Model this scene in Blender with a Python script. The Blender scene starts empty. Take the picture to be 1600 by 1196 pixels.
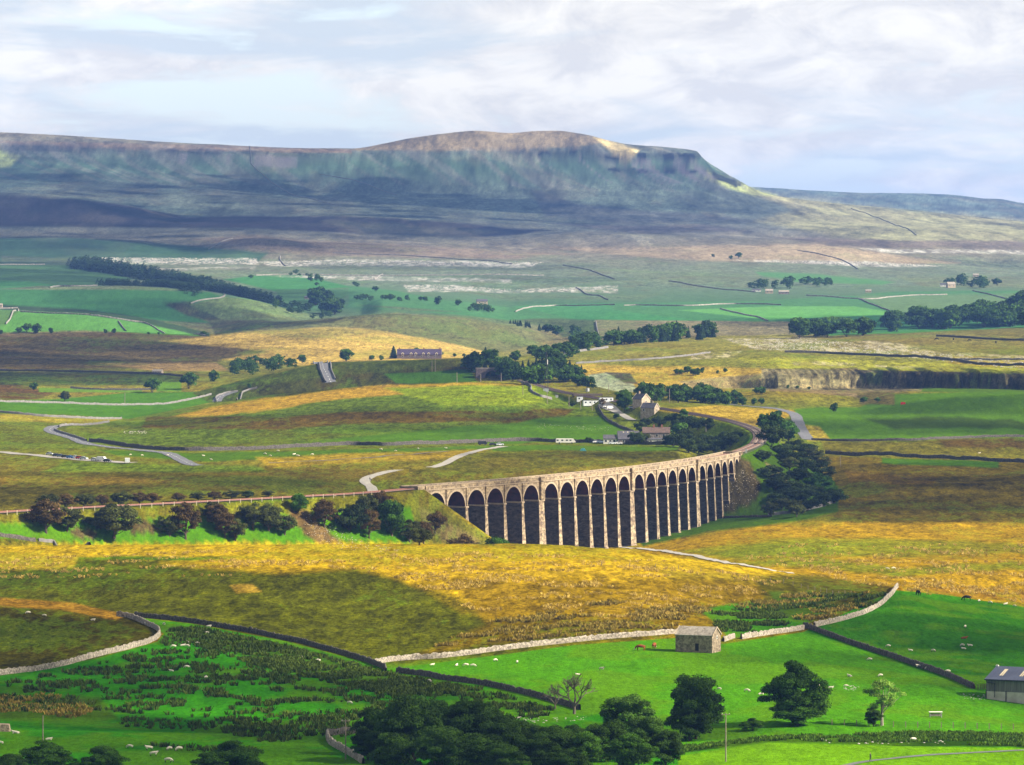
import bpy, bmesh, math, random
import numpy as np
from mathutils import Vector, Matrix

# ------------------------------------------------------------------ camera, sky, sun, exposure
scene = bpy.context.scene
COL = scene.collection
HC = 120.0            # camera height above the datum
F = 7700.0            # focal length in photo pixels (1600 wide)
YH = 388.0            # photo row of the horizon
cam_d = bpy.data.cameras.new("camera"); cam = bpy.data.objects.new("camera", cam_d); COL.objects.link(cam)
cam_d.sensor_width = 36; cam_d.lens = 36 * F / 1600; cam_d.shift_y = -(598 - YH) / 1600
cam_d.clip_start = 1; cam_d.clip_end = 90000
cam.location = (0, 0, HC); cam.rotation_euler = (math.radians(90), 0, 0)
scene.camera = cam

SUN_EL = math.radians(33)
SAZ = math.atan2(0.97, -0.24)                     # azimuth from +y towards +x
SV = Vector((math.sin(SAZ) * math.cos(SUN_EL), math.cos(SAZ) * math.cos(SUN_EL), math.sin(SUN_EL)))
sun_d = bpy.data.lights.new("sun", 'SUN'); sun = bpy.data.objects.new("sun", sun_d); COL.objects.link(sun)
sun_d.energy = 5.0; sun_d.angle = math.radians(0.6); sun_d.color = (1.0, 0.9, 0.74)
sun.rotation_euler = SV.to_track_quat('Z', 'Y').to_euler()
scene.view_settings.view_transform = 'Standard'; scene.view_settings.look = 'None'
scene.view_settings.exposure = 1.28; scene.view_settings.gamma = 1
scene.view_settings.use_curve_mapping = False
scene.cycles.max_bounces = 4; scene.cycles.diffuse_bounces = 2; scene.cycles.glossy_bounces = 1
scene.cycles.transparent_max_bounces = 8; scene.cycles.volume_bounces = 0
scene.cycles.use_denoising = True

world = bpy.data.worlds.new("World"); scene.world = world; world.use_nodes = True
def build_world():
    nt = world.node_tree; N = nt.nodes; L = nt.links; N.clear()
    out = N.new('ShaderNodeOutputWorld'); bg = N.new('ShaderNodeBackground'); L.new(bg.outputs[0], out.inputs[0])
    bg.inputs['Strength'].default_value = 0.081
    sky = N.new('ShaderNodeTexSky'); sky.sky_type = 'NISHITA'; sky.sun_disc = False
    sky.sun_elevation = SUN_EL; sky.sun_rotation = SAZ; sky.air_density = 1.0; sky.dust_density = 0.6
    tc = N.new('ShaderNodeTexCoord')
    def mapping(sc, loc=(0, 0, 0)):
        m = N.new('ShaderNodeMapping'); m.inputs['Scale'].default_value = sc; m.inputs['Location'].default_value = loc
        L.new(tc.outputs['Generated'], m.inputs['Vector']); return m
    def noise(m, scale, det, rough, dist=0.0):
        n = N.new('ShaderNodeTexNoise'); n.inputs['Scale'].default_value = scale; n.inputs['Detail'].default_value = det
        n.inputs['Roughness'].default_value = rough; n.inputs['Distortion'].default_value = dist
        L.new(m.outputs[0], n.inputs['Vector']); return n
    def ramp(src, pts):
        r = N.new('ShaderNodeValToRGB'); e = r.color_ramp.elements
        while len(e) < len(pts): e.new(0.5)
        for k, (p, c) in enumerate(pts): e[k].position = p; e[k].color = c if len(c) == 4 else (*c, 1)
        L.new(src, r.inputs[0]); return r
    def mix(f, a, b, mode='MIX'):
        m = N.new('ShaderNodeMix'); m.data_type = 'RGBA'; m.blend_type = mode
        if isinstance(f, (int, float)): m.inputs[0].default_value = f
        else: L.new(f, m.inputs[0])
        for s, v in ((6, a), (7, b)):
            if isinstance(v, tuple): m.inputs[s].default_value = (*v, 1)
            else: L.new(v, m.inputs[s])
        return m.outputs[2]
    # cloud banks: long flat bands with puffy tops
    cov = noise(mapping((13, 13, 80), (3.1, 1.7, 0.4)), 1.0, 8, 0.55, 0.6)
    det = noise(mapping((46, 46, 105), (0.3, 5, 2)), 1.0, 9, 0.62, 0.5)
    shade = noise(mapping((13, 13, 75), (7.7, 0, 1.2)), 1.0, 8, 0.55, 0.9)
    add = N.new('ShaderNodeMath'); add.operation = 'MULTIPLY_ADD'; add.inputs[1].default_value = 0.42
    L.new(det.outputs[0], add.inputs[0]); L.new(cov.outputs[0], add.inputs[2])
    sep = N.new('ShaderNodeSeparateXYZ'); L.new(tc.outputs['Generated'], sep.inputs[0])
    hgt = N.new('ShaderNodeMapRange'); hgt.inputs[1].default_value = 0.005; hgt.inputs[2].default_value = 0.045
    hgt.inputs[3].default_value = -0.05; hgt.inputs[4].default_value = 0.12; L.new(sep.outputs[2], hgt.inputs[0])
    ad2 = N.new('ShaderNodeMath'); ad2.operation = 'ADD'; L.new(add.outputs[0], ad2.inputs[0]); L.new(hgt.outputs[0], ad2.inputs[1])
    mask = ramp(ad2.outputs[0], [(0.62, (0, 0, 0)), (0.74, (1, 1, 1))])
    puff = ramp(det.outputs[0], [(0.40, (0, 0, 0)), (0.60, (1, 1, 1))])
    lit = mix(puff.outputs[0], (4.7, 4.68, 4.72), (6.1, 5.95, 5.6))
    grey = ramp(shade.outputs[0], [(0.44, (0, 0, 0)), (0.60, (1, 1, 1))])
    gcol = mix(hgt.outputs[0], (4.1, 4.6, 5.0), (3.55, 3.6, 3.8))
    gf = N.new('ShaderNodeMath'); gf.operation = 'MULTIPLY'; gf.inputs[1].default_value = 0.95; L.new(grey.outputs[0], gf.inputs[0])
    cloud = mix(gf.outputs[0], lit, gcol)
    clear = mix(0.6, sky.outputs[0], (5.2, 6.05, 6.8))
    final = mix(mask.outputs[0], clear, cloud)
    # unseen sky overhead dimmed to cut the ambient light, full brightness low down
    zen = N.new('ShaderNodeMapRange'); zen.interpolation_type = 'SMOOTHSTEP'; zen.inputs[1].default_value = 0.0; zen.inputs[2].default_value = 0.3
    zen.inputs[3].default_value = 1.0; zen.inputs[4].default_value = 0.5; L.new(sep.outputs[2], zen.inputs[0])
    sc = N.new('ShaderNodeVectorMath'); sc.operation = 'SCALE'; L.new(final, sc.inputs[0]); L.new(zen.outputs[0], sc.inputs['Scale'])
    L.new(sc.outputs[0], bg.inputs['Color'])
build_world()

# ------------------------------------------------------------------ number helpers
rng = np.random.default_rng(11)
_perm = rng.random((256, 256)).astype(np.float64)
def vnoise(x, y):
    xi = np.floor(x); yi = np.floor(y); fx = x - xi; fy = y - yi
    xi = xi.astype(np.int64) & 255; yi = yi.astype(np.int64) & 255; x1 = (xi + 1) & 255; y1 = (yi + 1) & 255
    fx = fx * fx * (3 - 2 * fx); fy = fy * fy * (3 - 2 * fy)
    a = _perm[xi, yi]; b = _perm[x1, yi]; c = _perm[xi, y1]; d = _perm[x1, y1]
    return (a * (1 - fx) + b * fx) * (1 - fy) + (c * (1 - fx) + d * fx) * fy - 0.5
def fbm(x, y, n=4, g=0.5):
    s = 0; a = 1
    for k in range(n):
        s = s + a * vnoise(x + 17.3 * k, y - 9.1 * k); x = x * 2.03; y = y * 2.03; a *= g
    return s
def smooth(a, b, t):
    t = np.clip((t - a) / (b - a), 0, 1); return t * t * (3 - 2 * t)
def pchip(xk, Y, xq):
    """xk[K], Y[K,...]; monotone cubic along axis 0 at xq[N]."""
    xk = np.asarray(xk, float); Y = np.asarray(Y, float)
    h = np.diff(xk).reshape(-1, *([1] * (Y.ndim - 1))); d = np.diff(Y, axis=0) / h
    m = np.zeros_like(Y); w1 = 2 * h[1:] + h[:-1]; w2 = h[1:] + 2 * h[:-1]
    same = d[:-1] * d[1:] > 0
    with np.errstate(divide='ignore', invalid='ignore'):
        hm = (w1 + w2) / (w1 / d[:-1] + w2 / d[1:])
    m[1:-1] = np.where(same, hm, 0); m[0] = d[0]; m[-1] = d[-1]
    i = np.clip(np.searchsorted(xk, xq) - 1, 0, len(xk) - 2)
    t = ((xq - xk[i]) / (xk[i + 1] - xk[i])).reshape(-1, *([1] * (Y.ndim - 1))); hh = h[i]
    return ((1 + 2 * t) * (1 - t) ** 2) * Y[i] + (t * (1 - t) ** 2) * hh * m[i] + (t * t * (3 - 2 * t)) * Y[i + 1] + (t * t * (t - 1)) * hh * m[i + 1]
def ucurve(d, u):
    ks = sorted(d); 
    if len(ks) == 1: return np.full_like(u, d[ks[0]], dtype=float)
    return pchip(ks, np.array([d[k] for k in ks], float), np.clip(u, ks[0], ks[-1]))

# ------------------------------------------------------------------ the lie of the land
ug = np.concatenate([np.linspace(-5600, -120, 46)[:-1], np.arange(-120, 1720.1, 1.75), np.linspace(1722, 7000, 46)[1:]])
yg = np.concatenate([np.linspace(30, 850, 42)[:-1], np.exp(np.linspace(math.log(850), math.log(3420), 770))[:-1],
                     np.linspace(3420, 3960, 200)[:-1], np.exp(np.linspace(math.log(3960), math.log(13200), 560))[:-1],
                     np.linspace(13200, 27000, 90)])
# (distance, {photo column: row that ground has there})
KN = [
 (30,   {0: 388 + 6 * 7700 / 30}), (300, {0: 388 + 40 * 7700 / 300}), (600, {0: 388 + 76 * 7700 / 600}),
 (800,  {0: 388 + 98 * 7700 / 800}),
 (950,  {0: 1200, 1000: 1206, 1250: 1197, 1600: 1197}),
 (1030, {0: 1143, 1000: 1160, 1250: 1152, 1600: 1160}),
 (1055, {0: 1134, 1000: 1160, 1250: 1160, 1600: 1164}),
 (1085, {0: 1122, 1000: 1140, 1250: 1132, 1600: 1142}),
 (1180, {0: 1068, 400: 1068, 800: 1072, 1200: 1078, 1450: 1078, 1600: 1090}),
 (1300, {0: 1004, 200: 1000, 400: 1010, 600: 1024, 800: 1014, 1000: 1006, 1200: 1008, 1400: 1022, 1600: 1025}),
 (1380, {0: 950, 150: 966, 300: 972, 400: 977, 600: 985, 800: 978, 1000: 966, 1200: 970, 1400: 965, 1600: 985}),
 (1470, {0: 938, 120: 944, 200: 938, 400: 932, 600: 938, 800: 930, 1000: 930, 1200: 948, 1300: 942, 1400: 919, 1480: 932, 1600: 951}),
 (1550, {0: 906, 120: 900, 200: 895, 400: 893, 600: 896, 800: 892, 1000: 896, 1200: 920, 1300: 925, 1400: 926, 1600: 955}),
 (1680, {0: 856, 150: 851, 400: 850, 600: 851, 850: 854, 1000: 863, 1100: 878, 1240: 898, 1400: 914, 1600: 938}),
 (1740, {0: 862, 150: 862, 400: 860, 600: 863, 850: 868, 1000: 874, 1100: 882, 1240: 895, 1400: 898, 1600: 905}),
 (1880, {0: 850, 400: 880, 600: 900, 800: 905, 1000: 893, 1200: 876, 1600: 872}),
 (2000, {0: 840, 400: 868, 600: 890, 800: 893, 1000: 878, 1200: 856, 1600: 852}),
 (2160, {0: 777, 300: 783, 450: 800, 560: 830, 650: 868, 700: 878, 1000: 862, 1100: 845, 1200: 836, 1600: 832}),
 (2280, {0: 757, 300: 758, 500: 766, 600: 780, 720: 800, 850: 830, 960: 850, 1050: 842, 1130: 828, 1200: 820, 1600: 806}),
 (2420, {0: 737, 300: 736, 600: 737, 800: 740, 900: 750, 980: 785, 1060: 815, 1110: 810, 1180: 802, 1280: 792, 1600: 775}),
 (2560, {0: 716, 300: 712, 600: 712, 800: 716, 950: 722, 1050: 740, 1110: 770, 1200: 775, 1400: 752, 1600: 748}),
 (2750, {0: 694, 300: 694, 600: 692, 900: 695, 1050: 694, 1150: 712, 1250: 732, 1400: 724, 1600: 724}),
 (2950, {0: 668, 200: 672, 400: 664, 600: 662, 800: 664, 950: 668, 1050: 670, 1150: 680, 1300: 694, 1450: 690, 1600: 692}),
 (3180, {0: 645, 200: 658, 300: 650, 400: 640, 600: 628, 800: 622, 900: 640, 1000: 638, 1100: 640, 1250: 652, 1450: 654, 1600: 655}),
 (3400, {0: 632, 200: 650, 300: 637, 400: 622, 600: 604, 750: 597, 830: 601, 900: 622, 1000: 622, 1200: 634, 1340: 632, 1420: 622, 1600: 618}),
 (3560, {0: 622, 150: 634, 300: 640, 400: 640, 600: 628, 750: 622, 850: 613, 1000: 612, 1150: 614, 1240: 616, 1330: 614, 1380: 612, 1430: 609, 1600: 610}),
 (3680, {0: 614, 200: 628, 350: 634, 500: 624, 600: 618, 750: 612, 850: 603, 1000: 602, 1200: 607, 1400: 608, 1600: 611}),
 (3705, {0: 612, 200: 625, 350: 631, 500: 620, 600: 614, 750: 609, 850: 600, 1000: 599, 1130: 597, 1220: 588, 1340: 583, 1400: 581, 1500: 582, 1600: 587}),
 (3850, {0: 598, 200: 608, 320: 604, 370: 598, 420: 585, 500: 569, 600: 565, 740: 561, 850: 576, 900: 582, 1000: 578, 1100: 572, 1200: 571, 1400: 572, 1600: 577}),
 (4050, {0: 584, 200: 584, 300: 586, 370: 590, 450: 582, 560: 572, 650: 567, 740: 567, 850: 564, 900: 559, 1000: 556, 1200: 552, 1400: 553, 1600: 557}),
 (4350, {0: 570, 200: 572, 330: 577, 450: 575, 560: 567, 740: 562, 850: 552, 900: 544, 1000: 539, 1200: 536, 1400: 533, 1600: 533}),
 (4700, {0: 545, 200: 549, 320: 546, 450: 541, 600: 545, 740: 557, 850: 560, 900: 542, 1000: 530, 1130: 526, 1240: 524, 1430: 517, 1600: 510}),
 (5000, {0: 526, 100: 520, 200: 520, 300: 524, 400: 518, 500: 513, 560: 515, 650: 528, 750: 550, 850: 558, 950: 548, 1130: 540, 1600: 530}),
 (5250, {0: 530, 200: 532, 310: 531, 400: 523, 500: 516, 600: 519, 700: 528, 800: 545, 860: 548, 950: 545, 1130: 530, 1600: 520}),
 (5550, {0: 488, 130: 489, 230: 504, 320: 527, 400: 510, 460: 502, 520: 497, 600: 489, 700: 495, 800: 508, 870: 530, 950: 520, 1050: 508, 1200: 508, 1600: 505}),
 (5900, {0: 492, 130: 492, 230: 497, 320: 505, 400: 500, 460: 505, 600: 497, 700: 493, 800: 500, 870: 508, 950: 498, 1200: 492, 1600: 490}),
 (6200, {0: 460, 100: 453, 200: 450, 300: 455, 400: 472, 500: 500, 560: 495, 600: 479, 700: 479, 800: 490, 900: 486, 1000: 482, 1200: 480, 1600: 478}),
 (6600, {0: 452, 120: 446, 250: 448, 400: 466, 500: 478, 600: 463, 700: 465, 800: 477, 1000: 470, 1200: 467, 1600: 468}),
 (7200, {0: 432, 150: 436, 400: 452, 600: 449, 800: 455, 1000: 452, 1200: 452, 1600: 452}),
 (7900, {0: 413, 150: 415, 400: 424, 800: 428, 1200: 430, 1400: 436, 1600: 444}),
 (8500, {0: 400, 200: 402, 400: 406, 800: 409, 1000: 408, 1200: 411, 1400: 418, 1500: 424, 1600: 430}),
 (9100, {0: 373, 100: 371, 200: 375, 300: 384, 400: 372, 500: 380, 700: 388, 850: 396, 1000: 394, 1200: 386, 1300: 385, 1400: 398, 1500: 410, 1600: 420}),
 (9300, {0: 375, 200: 378, 400: 374, 500: 378, 700: 386, 850: 392, 1000: 390, 1200: 386, 1300: 385, 1400: 392, 1600: 402}),
 (9800, {0: 350, 200: 356, 400: 357, 500: 361, 600: 368, 800: 374, 900: 364, 1000: 366, 1150: 372, 1300: 376, 1400: 379, 1600: 388}),
 (10400, {0: 302, 80: 306, 200: 322, 280: 338, 400: 340, 520: 337, 620: 341, 750: 352, 850: 361, 1000: 362, 1150: 368, 1250: 372, 1400: 368, 1600: 376}),
 (10600, {0: 308, 80: 310, 200: 325, 300: 339, 400: 342, 520: 340, 620: 342, 750: 350, 850: 355, 1000: 359, 1200: 362, 1400: 362, 1600: 366}),
 (11400, {0: 290, 200: 303, 400: 312, 600: 318, 800: 330, 1000: 337, 1200: 342, 1400: 349, 1600: 360}),
 (12000, {0: 268, 200: 276, 400: 290, 500: 300, 600: 300, 700: 303, 800: 302, 900: 304, 1000: 305, 1100: 309, 1200: 320, 1400: 338, 1600: 351}),
 (12420, {0: 234, 100: 238, 200: 245, 300: 250, 400: 255, 500: 258, 560: 252, 650: 246, 740: 243, 800: 246, 850: 251, 880: 249, 950: 257, 1000: 263, 1060: 265, 1100: 270, 1150: 288, 1200: 308, 1400: 331, 1600: 348}),
 (12480, {0: 224, 100: 226, 200: 231, 300: 238, 400: 242, 500: 243, 560: 240, 650: 237, 740: 235, 800: 234, 850: 232, 880: 231, 920: 228, 950: 238, 980: 240, 1000: 244, 1060: 246, 1092: 248, 1110: 262, 1150: 282, 1200: 305, 1400: 328, 1600: 347}),
 (12900, {0: 209, 100: 213, 200: 219, 300: 224, 400: 230, 500: 233, 550: 233, 600: 224, 650: 214, 700: 208, 740: 205, 800: 209, 835: 206, 870: 205, 905: 209, 950: 219, 985: 226, 1040: 230, 1088: 236, 1098: 247, 1130: 268, 1165: 290, 1200: 304, 1300: 318, 1400: 327, 1500: 337, 1600: 347, 2000: 372}),
 (13600, {0: 260, 800: 255, 1090: 285, 1200: 325, 1600: 362}),
 (16000, {0: 330, 800: 330, 1200: 340, 1600: 352}),
 (19500, {0: 318, 900: 296, 1160: 292, 1200: 294, 1300: 299, 1350: 302, 1420: 303, 1480: 305, 1540: 311, 1560: 312, 1600: 319, 1800: 332}),
 (21500, {0: 350, 1600: 352}), (27000, {0: 360, 1600: 360}),
]
ky = np.array([k[0] for k in KN], float)
KR = np.stack([ucurve(k[1], ug) for k in KN])            # rows
KZ = HC - (KR - YH) * ky[:, None] / F
ROWS = pchip(ky, KZ, yg)                                  # z on the nominal grid
U, Y = np.meshgrid(ug, yg)
# bend the quarry face: it swings towards the viewer on the right, with a ragged edge
def base_z(U, Y, uidx=None):
    X = (U - 800) / F * Y
    sh = np.interp(U, [900, 1150, 1215, 1330, 1345, 1460, 1600, 2000], [0, 0, -60, 35, 30, -60, -190, -420])
    rag = 13 * fbm(X / 12, X * 0 + 3.3, 5, 0.65) + 4 * vnoise(X / 4, Y * 0)
    w = smooth(3050, 3600, Y) * (1 - smooth(3760, 4300, Y)) * smooth(1080, 1200, U)
    Yp = Y - (sh + rag) * w
    return X, Yp
X, YP = base_z(U, Y)
ROWN = YH + (HC - ROWS) * F / Y
# resample rows at the bent distance, column by column
Zr = np.empty_like(ROWN)
for j in range(ROWN.shape[1]):
    if ug[j] > 1080 and ug[j] < 3000:
        zz = np.interp(YP[:, j], yg, ROWS[:, j]); rr = YH + (HC - zz) * F / YP[:, j]
        Zr[:, j] = HC - Y[:, j] * (rr - YH) / F
    else: Zr[:, j] = ROWS[:, j]
# natural lumps, in metres
far = smooth(7000, 11000, Y)
lump = 0.9 * fbm(X / 95, Y / 95, 3) + 0.28 * fbm(X / 17, Y / 17, 3)
lump += smooth(1350, 1500, Y) * (0.28 * fbm(X / 7, Y / 9, 3, 0.6))
lump += smooth(2000, 3000, Y) * 1.6 * fbm(X / 210, Y / 210, 4, 0.55)
lump += smooth(4900, 5600, Y) * (1 - smooth(8200, 9200, Y)) * 5.0 * fbm(X / 330 + 4, Y / 420, 3, 0.5)
lump += far * (5 * fbm(X / 420, Y / 420, 5, 0.55))
flat = 1 - 0.6 * (smooth(1000, 1050, Y) * (1 - smooth(1330, 1450, Y)) * smooth(550, 700, U))
lump *= flat * smooth(850, 950, Y)
lump += smooth(3690, 3702, YP) * (1 - smooth(3730, 3850, YP)) * smooth(1170, 1230, U) * (2.4 * fbm(X / 10, X * 0 + 2, 4, 0.6) + 1.2 * vnoise(X / 3, Y * 0))
# moor hollows and hags on the right, gullies on the mountain face
hag = smooth(1750, 1900, Y) * (1 - smooth(3050, 3200, Y)) * smooth(1050, 1250, U)
lump += hag * 1.5 * np.maximum(0, fbm(X / 38, Y / 60, 3, 0.5)) * 1.6
face = smooth(11650, 12250, Y) * (1 - smooth(12440, 12800, Y)) * smooth(-200, 0, U) * (1 - smooth(1120, 1200, U))
slant = X + (Y - 12400) * 0.35
lump += face * (9 * (0.5 - np.abs(fbm((slant + 60 * vnoise(X / 300, Y / 200)) / 95, Y / 420, 4, 0.6)) * 2.4)) * (0.35 + 0.65 * smooth(620, 760, U))
Z = Zr + lump

# railway: smooth level, with embankments and cuttings
RAILZ = 17.7
def lvl(col, row, z): 
    y = (HC - z) * F / (row - YH); return ((col - 800) / F * y, y)
ARC = [668.8, 699.7, 730.5, 760.4, 788.7, 815.8, 848.4, 872.7, 896.3, 918.9, 940.2, 961.3, 985.1, 1002.6, 1020.4, 1037, 1052, 1067.4, 1083.4, 1096, 1108.2, 1118.5, 1128.3, 1137.8]
SP = [15.6] * 24
for k in (6, 12, 18): SP[k] = 18.4
pf = np.polyfit(np.cumsum(SP), ARC, 4); cs = np.cumsum([0] + SP[1:])
def arc_col(s): return np.polyval(pf, s + SP[0])
y0 = 2105.0
xs0 = (arc_col(0) - 800) / F * y0
def march(s0, s1, p, n=40):
    pts = [p]; ds = (s1 - s0) / n
    for i in range(n):
        c = arc_col(s0 + ds * (i + 1)); x, y = pts[-1]
        k = (c - 800) / F; a = k * k + 1; b = -2 * (k * x + y); q = x * x + y * y - ds * ds
        disc = max(b * b - 4 * a * q, 0); r = math.sqrt(disc)
        yn = (-b + (r if ds > 0 else -r)) / (2 * a); pts.append((k * yn, yn))
    return pts
VL = cs[-1] + 9.0
fwd = march(0, VL, (xs0, y0), 420)
VP = np.array(fwd); VS = np.linspace(0, VL, 421)
# smooth the curve with low polynomials in arc length, extended 9 m back
px_ = np.polyfit(VS, VP[:, 0], 3); py_ = np.polyfit(VS, VP[:, 1], 3)
def vpt(s): return np.polyval(px_, s), np.polyval(py_, s)
def vdir(s):
    dx = np.polyval(np.polyder(px_), s); dy = np.polyval(np.polyder(py_), s); h = math.hypot(dx, dy); return dx / h, dy / h
S0, S1 = -12.0, VL + 2
print('viaduct ends', vpt(S0), vpt(S1))
railL = [lvl(c, r, RAILZ) for c, r in [(-140, 812), (0, 800.5), (100, 795), (200, 790), (300, 785), (400, 780), (480, 775.5), (560, 771.5)]]
railR = [lvl(c, r, z) for c, r, z in [(1179, 696, 17.9), (1186.5, 688, 18.2), (1189, 681, 18.5), (1185, 674, 18.8), (1172, 667, 19.1), (1150, 660, 19.5), (1120, 653, 19.9), (1085, 647, 20.2), (1045, 640, 20.6), (1000, 633, 21), (960, 627, 21.4), (915, 619, 21.8), (880, 613, 22), (845, 604, 22.6), (815, 594, 23.5)]]
vp = [vpt(s) for s in np.linspace(S0, S1, 30)]
RAIL = np.array(railL + vp + railR)
def resample(P, step):
    P = np.asarray(P, float); d = np.r_[0, np.cumsum(np.hypot(*(np.diff(P[:, :2], axis=0).T)))]
    n = max(2, int(d[-1] / step)); q = np.linspace(0, d[-1], n + 1)
    return np.stack([np.interp(q, d, P[:, k]) for k in range(P.shape[1])], 1)
def chaikin(P, n=2):
    P = np.asarray(P, float)
    for _ in range(n):
        Q = np.empty((2 * len(P) - 2, P.shape[1])); Q[0::2] = 0.75 * P[:-1] + 0.25 * P[1:]; Q[1::2] = 0.25 * P[:-1] + 0.75 * P[1:]
        P = np.vstack([P[:1], Q, P[-1:]])
    return P
railzs = [RAILZ] * (len(railL) + 30) + [17.9, 18.2, 18.5, 18.8, 19.1, 19.5, 19.9, 20.2, 20.6, 21, 21.4, 21.8, 22, 22.6, 23.5]
RAIL3 = chaikin(np.column_stack([RAIL, railzs]), 2)
def earthworks(P, Z, slope=0.66):
    lo = P.min(0) - 90; hi = P.max(0) + 90
    m = (X > lo[0]) & (X < hi[0]) & (Y > lo[1]) & (Y < hi[1])
    xs = X[m]; ys = Y[m]; best = np.full(xs.shape, 1e9); zb = np.zeros(xs.shape)
    for a, b in zip(P[:-1], P[1:]):
        d = b - a; l2 = d[0] ** 2 + d[1] ** 2 + 1e-9
        t = np.clip(((xs - a[0]) * d[0] + (ys - a[1]) * d[1]) / l2, 0, 1)
        dd = np.hypot(xs - a[0] - t * d[0], ys - a[1] - t * d[1]); k = dd < best
        best[k] = dd[k]; zb[k] = (a[2] + t * d[2])[k]
    z = Z[m]; w = 5.6
    fill = zb - 0.35 - np.maximum(0, best - w) * slope; cut = zb - 0.35 + np.maximum(0, best - w - 1.5) * 0.5
    z = np.where(best < 90, np.minimum(np.maximum(z, fill), np.maximum(cut, fill)), z)
    Z[m] = z; D = np.full(X.shape, 999.0); D[m] = best; return D
def seg_of(lo, hi):
    d = [((p[0] - lo[0]) ** 2 + (p[1] - lo[1]) ** 2) for p in RAIL3]; a = int(np.argmin(d))
    d = [((p[0] - hi[0]) ** 2 + (p[1] - hi[1]) ** 2) for p in RAIL3]; b = int(np.argmin(d)); return a, b
iL, iR = seg_of(vpt(-15), vpt(VL + 5))
DR1 = earthworks(RAIL3[:iL + 1], Z, 0.72); DR2 = earthworks(RAIL3[iR:], Z)
DR = np.minimum(DR1, DR2)

ROW = YH + (HC - Z) * F / Y                                # projected row of every ground point
RMIN = np.minimum.accumulate(ROW[45:], axis=0); RMIN = np.vstack([ROW[:45], RMIN])
def gz(x, y):
    u = 800 + F * x / y
    j = np.clip(np.searchsorted(ug, u) - 1, 0, len(ug) - 2); i = np.clip(np.searchsorted(yg, y) - 1, 0, len(yg) - 2)
    a = (u - ug[j]) / (ug[j + 1] - ug[j]); b = (y - yg[i]) / (yg[i + 1] - yg[i])
    return (Z[i, j] * (1 - a) + Z[i, j + 1] * a) * (1 - b) + (Z[i + 1, j] * (1 - a) + Z[i + 1, j + 1] * a) * b
def hit(col, row):
    """the ground point seen at a photo pixel"""
    j = int(np.clip(np.searchsorted(ug, col), 0, len(ug) - 1)); i = int(np.argmax(RMIN[:, j] <= row))
    if i == 0: i = len(yg) - 1
    r0, r1 = ROW[i - 1, j], ROW[i, j]; t = (r0 - row) / (r0 - r1) if r0 > r1 else 1.0
    y = yg[i - 1] + np.clip(t, 0, 1) * (yg[i] - yg[i - 1]); x = (col - 800) / F * y
    return Vector((x, y, float(gz(x, y))))
def at(col, y):
    x = (col - 800) / F * y; return Vector((x, y, float(gz(x, y))))
# ------------------------------------------------------------------ tagging and mesh helpers
def tag(o, label=None, cat=None, group=None, kind=None):
    for k, v in (('label', label), ('category', cat), ('group', group), ('kind', kind)):
        if v: o[k] = v
    return o
def link(name, me, parent=None, loc=None):
    o = bpy.data.objects.new(name, me); COL.objects.link(o)
    if parent is not None: o.parent = parent
    if loc is not None: o.location = loc
    return o
def empty(name, loc, rz=0, label=None, cat=None, group=None):
    o = bpy.data.objects.new(name, None); COL.objects.link(o); o.location = loc; o.rotation_euler = (0, 0, rz)
    o.empty_display_size = 1; tag(o, label, cat, group); return o
def np_mesh(name, V, Fq, mats=(), smooth_=False, cols=None, mi=None):
    """V[n,3], Fq[m,k] all faces the same size"""
    V = np.asarray(V, np.float32); Fq = np.asarray(Fq, np.int32); k = Fq.shape[1]
    me = bpy.data.meshes.new(name); me.vertices.add(len(V)); me.vertices.foreach_set('co', V.ravel())
    me.loops.add(Fq.size); me.loops.foreach_set('vertex_index', Fq.ravel())
    me.polygons.add(len(Fq)); me.polygons.foreach_set('loop_start', np.arange(0, Fq.size, k, dtype=np.int32))
    for m in mats: me.materials.append(m)
    if mi is not None: me.polygons.foreach_set('material_index', np.asarray(mi, np.int32))
    me.update(calc_edges=True); 
    if smooth_: me.polygons.foreach_set('use_smooth', np.ones(len(Fq), bool))
    if cols is not None:
        for nm, c in cols.items():
            c = np.asarray(c, np.float32)
            if c.shape[1] == 3: c = np.column_stack([c, np.ones(len(c), np.float32)])
            a = me.color_attributes.new(nm, 'FLOAT_COLOR', 'POINT'); a.data.foreach_set('color', c.ravel())
    return me
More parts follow.
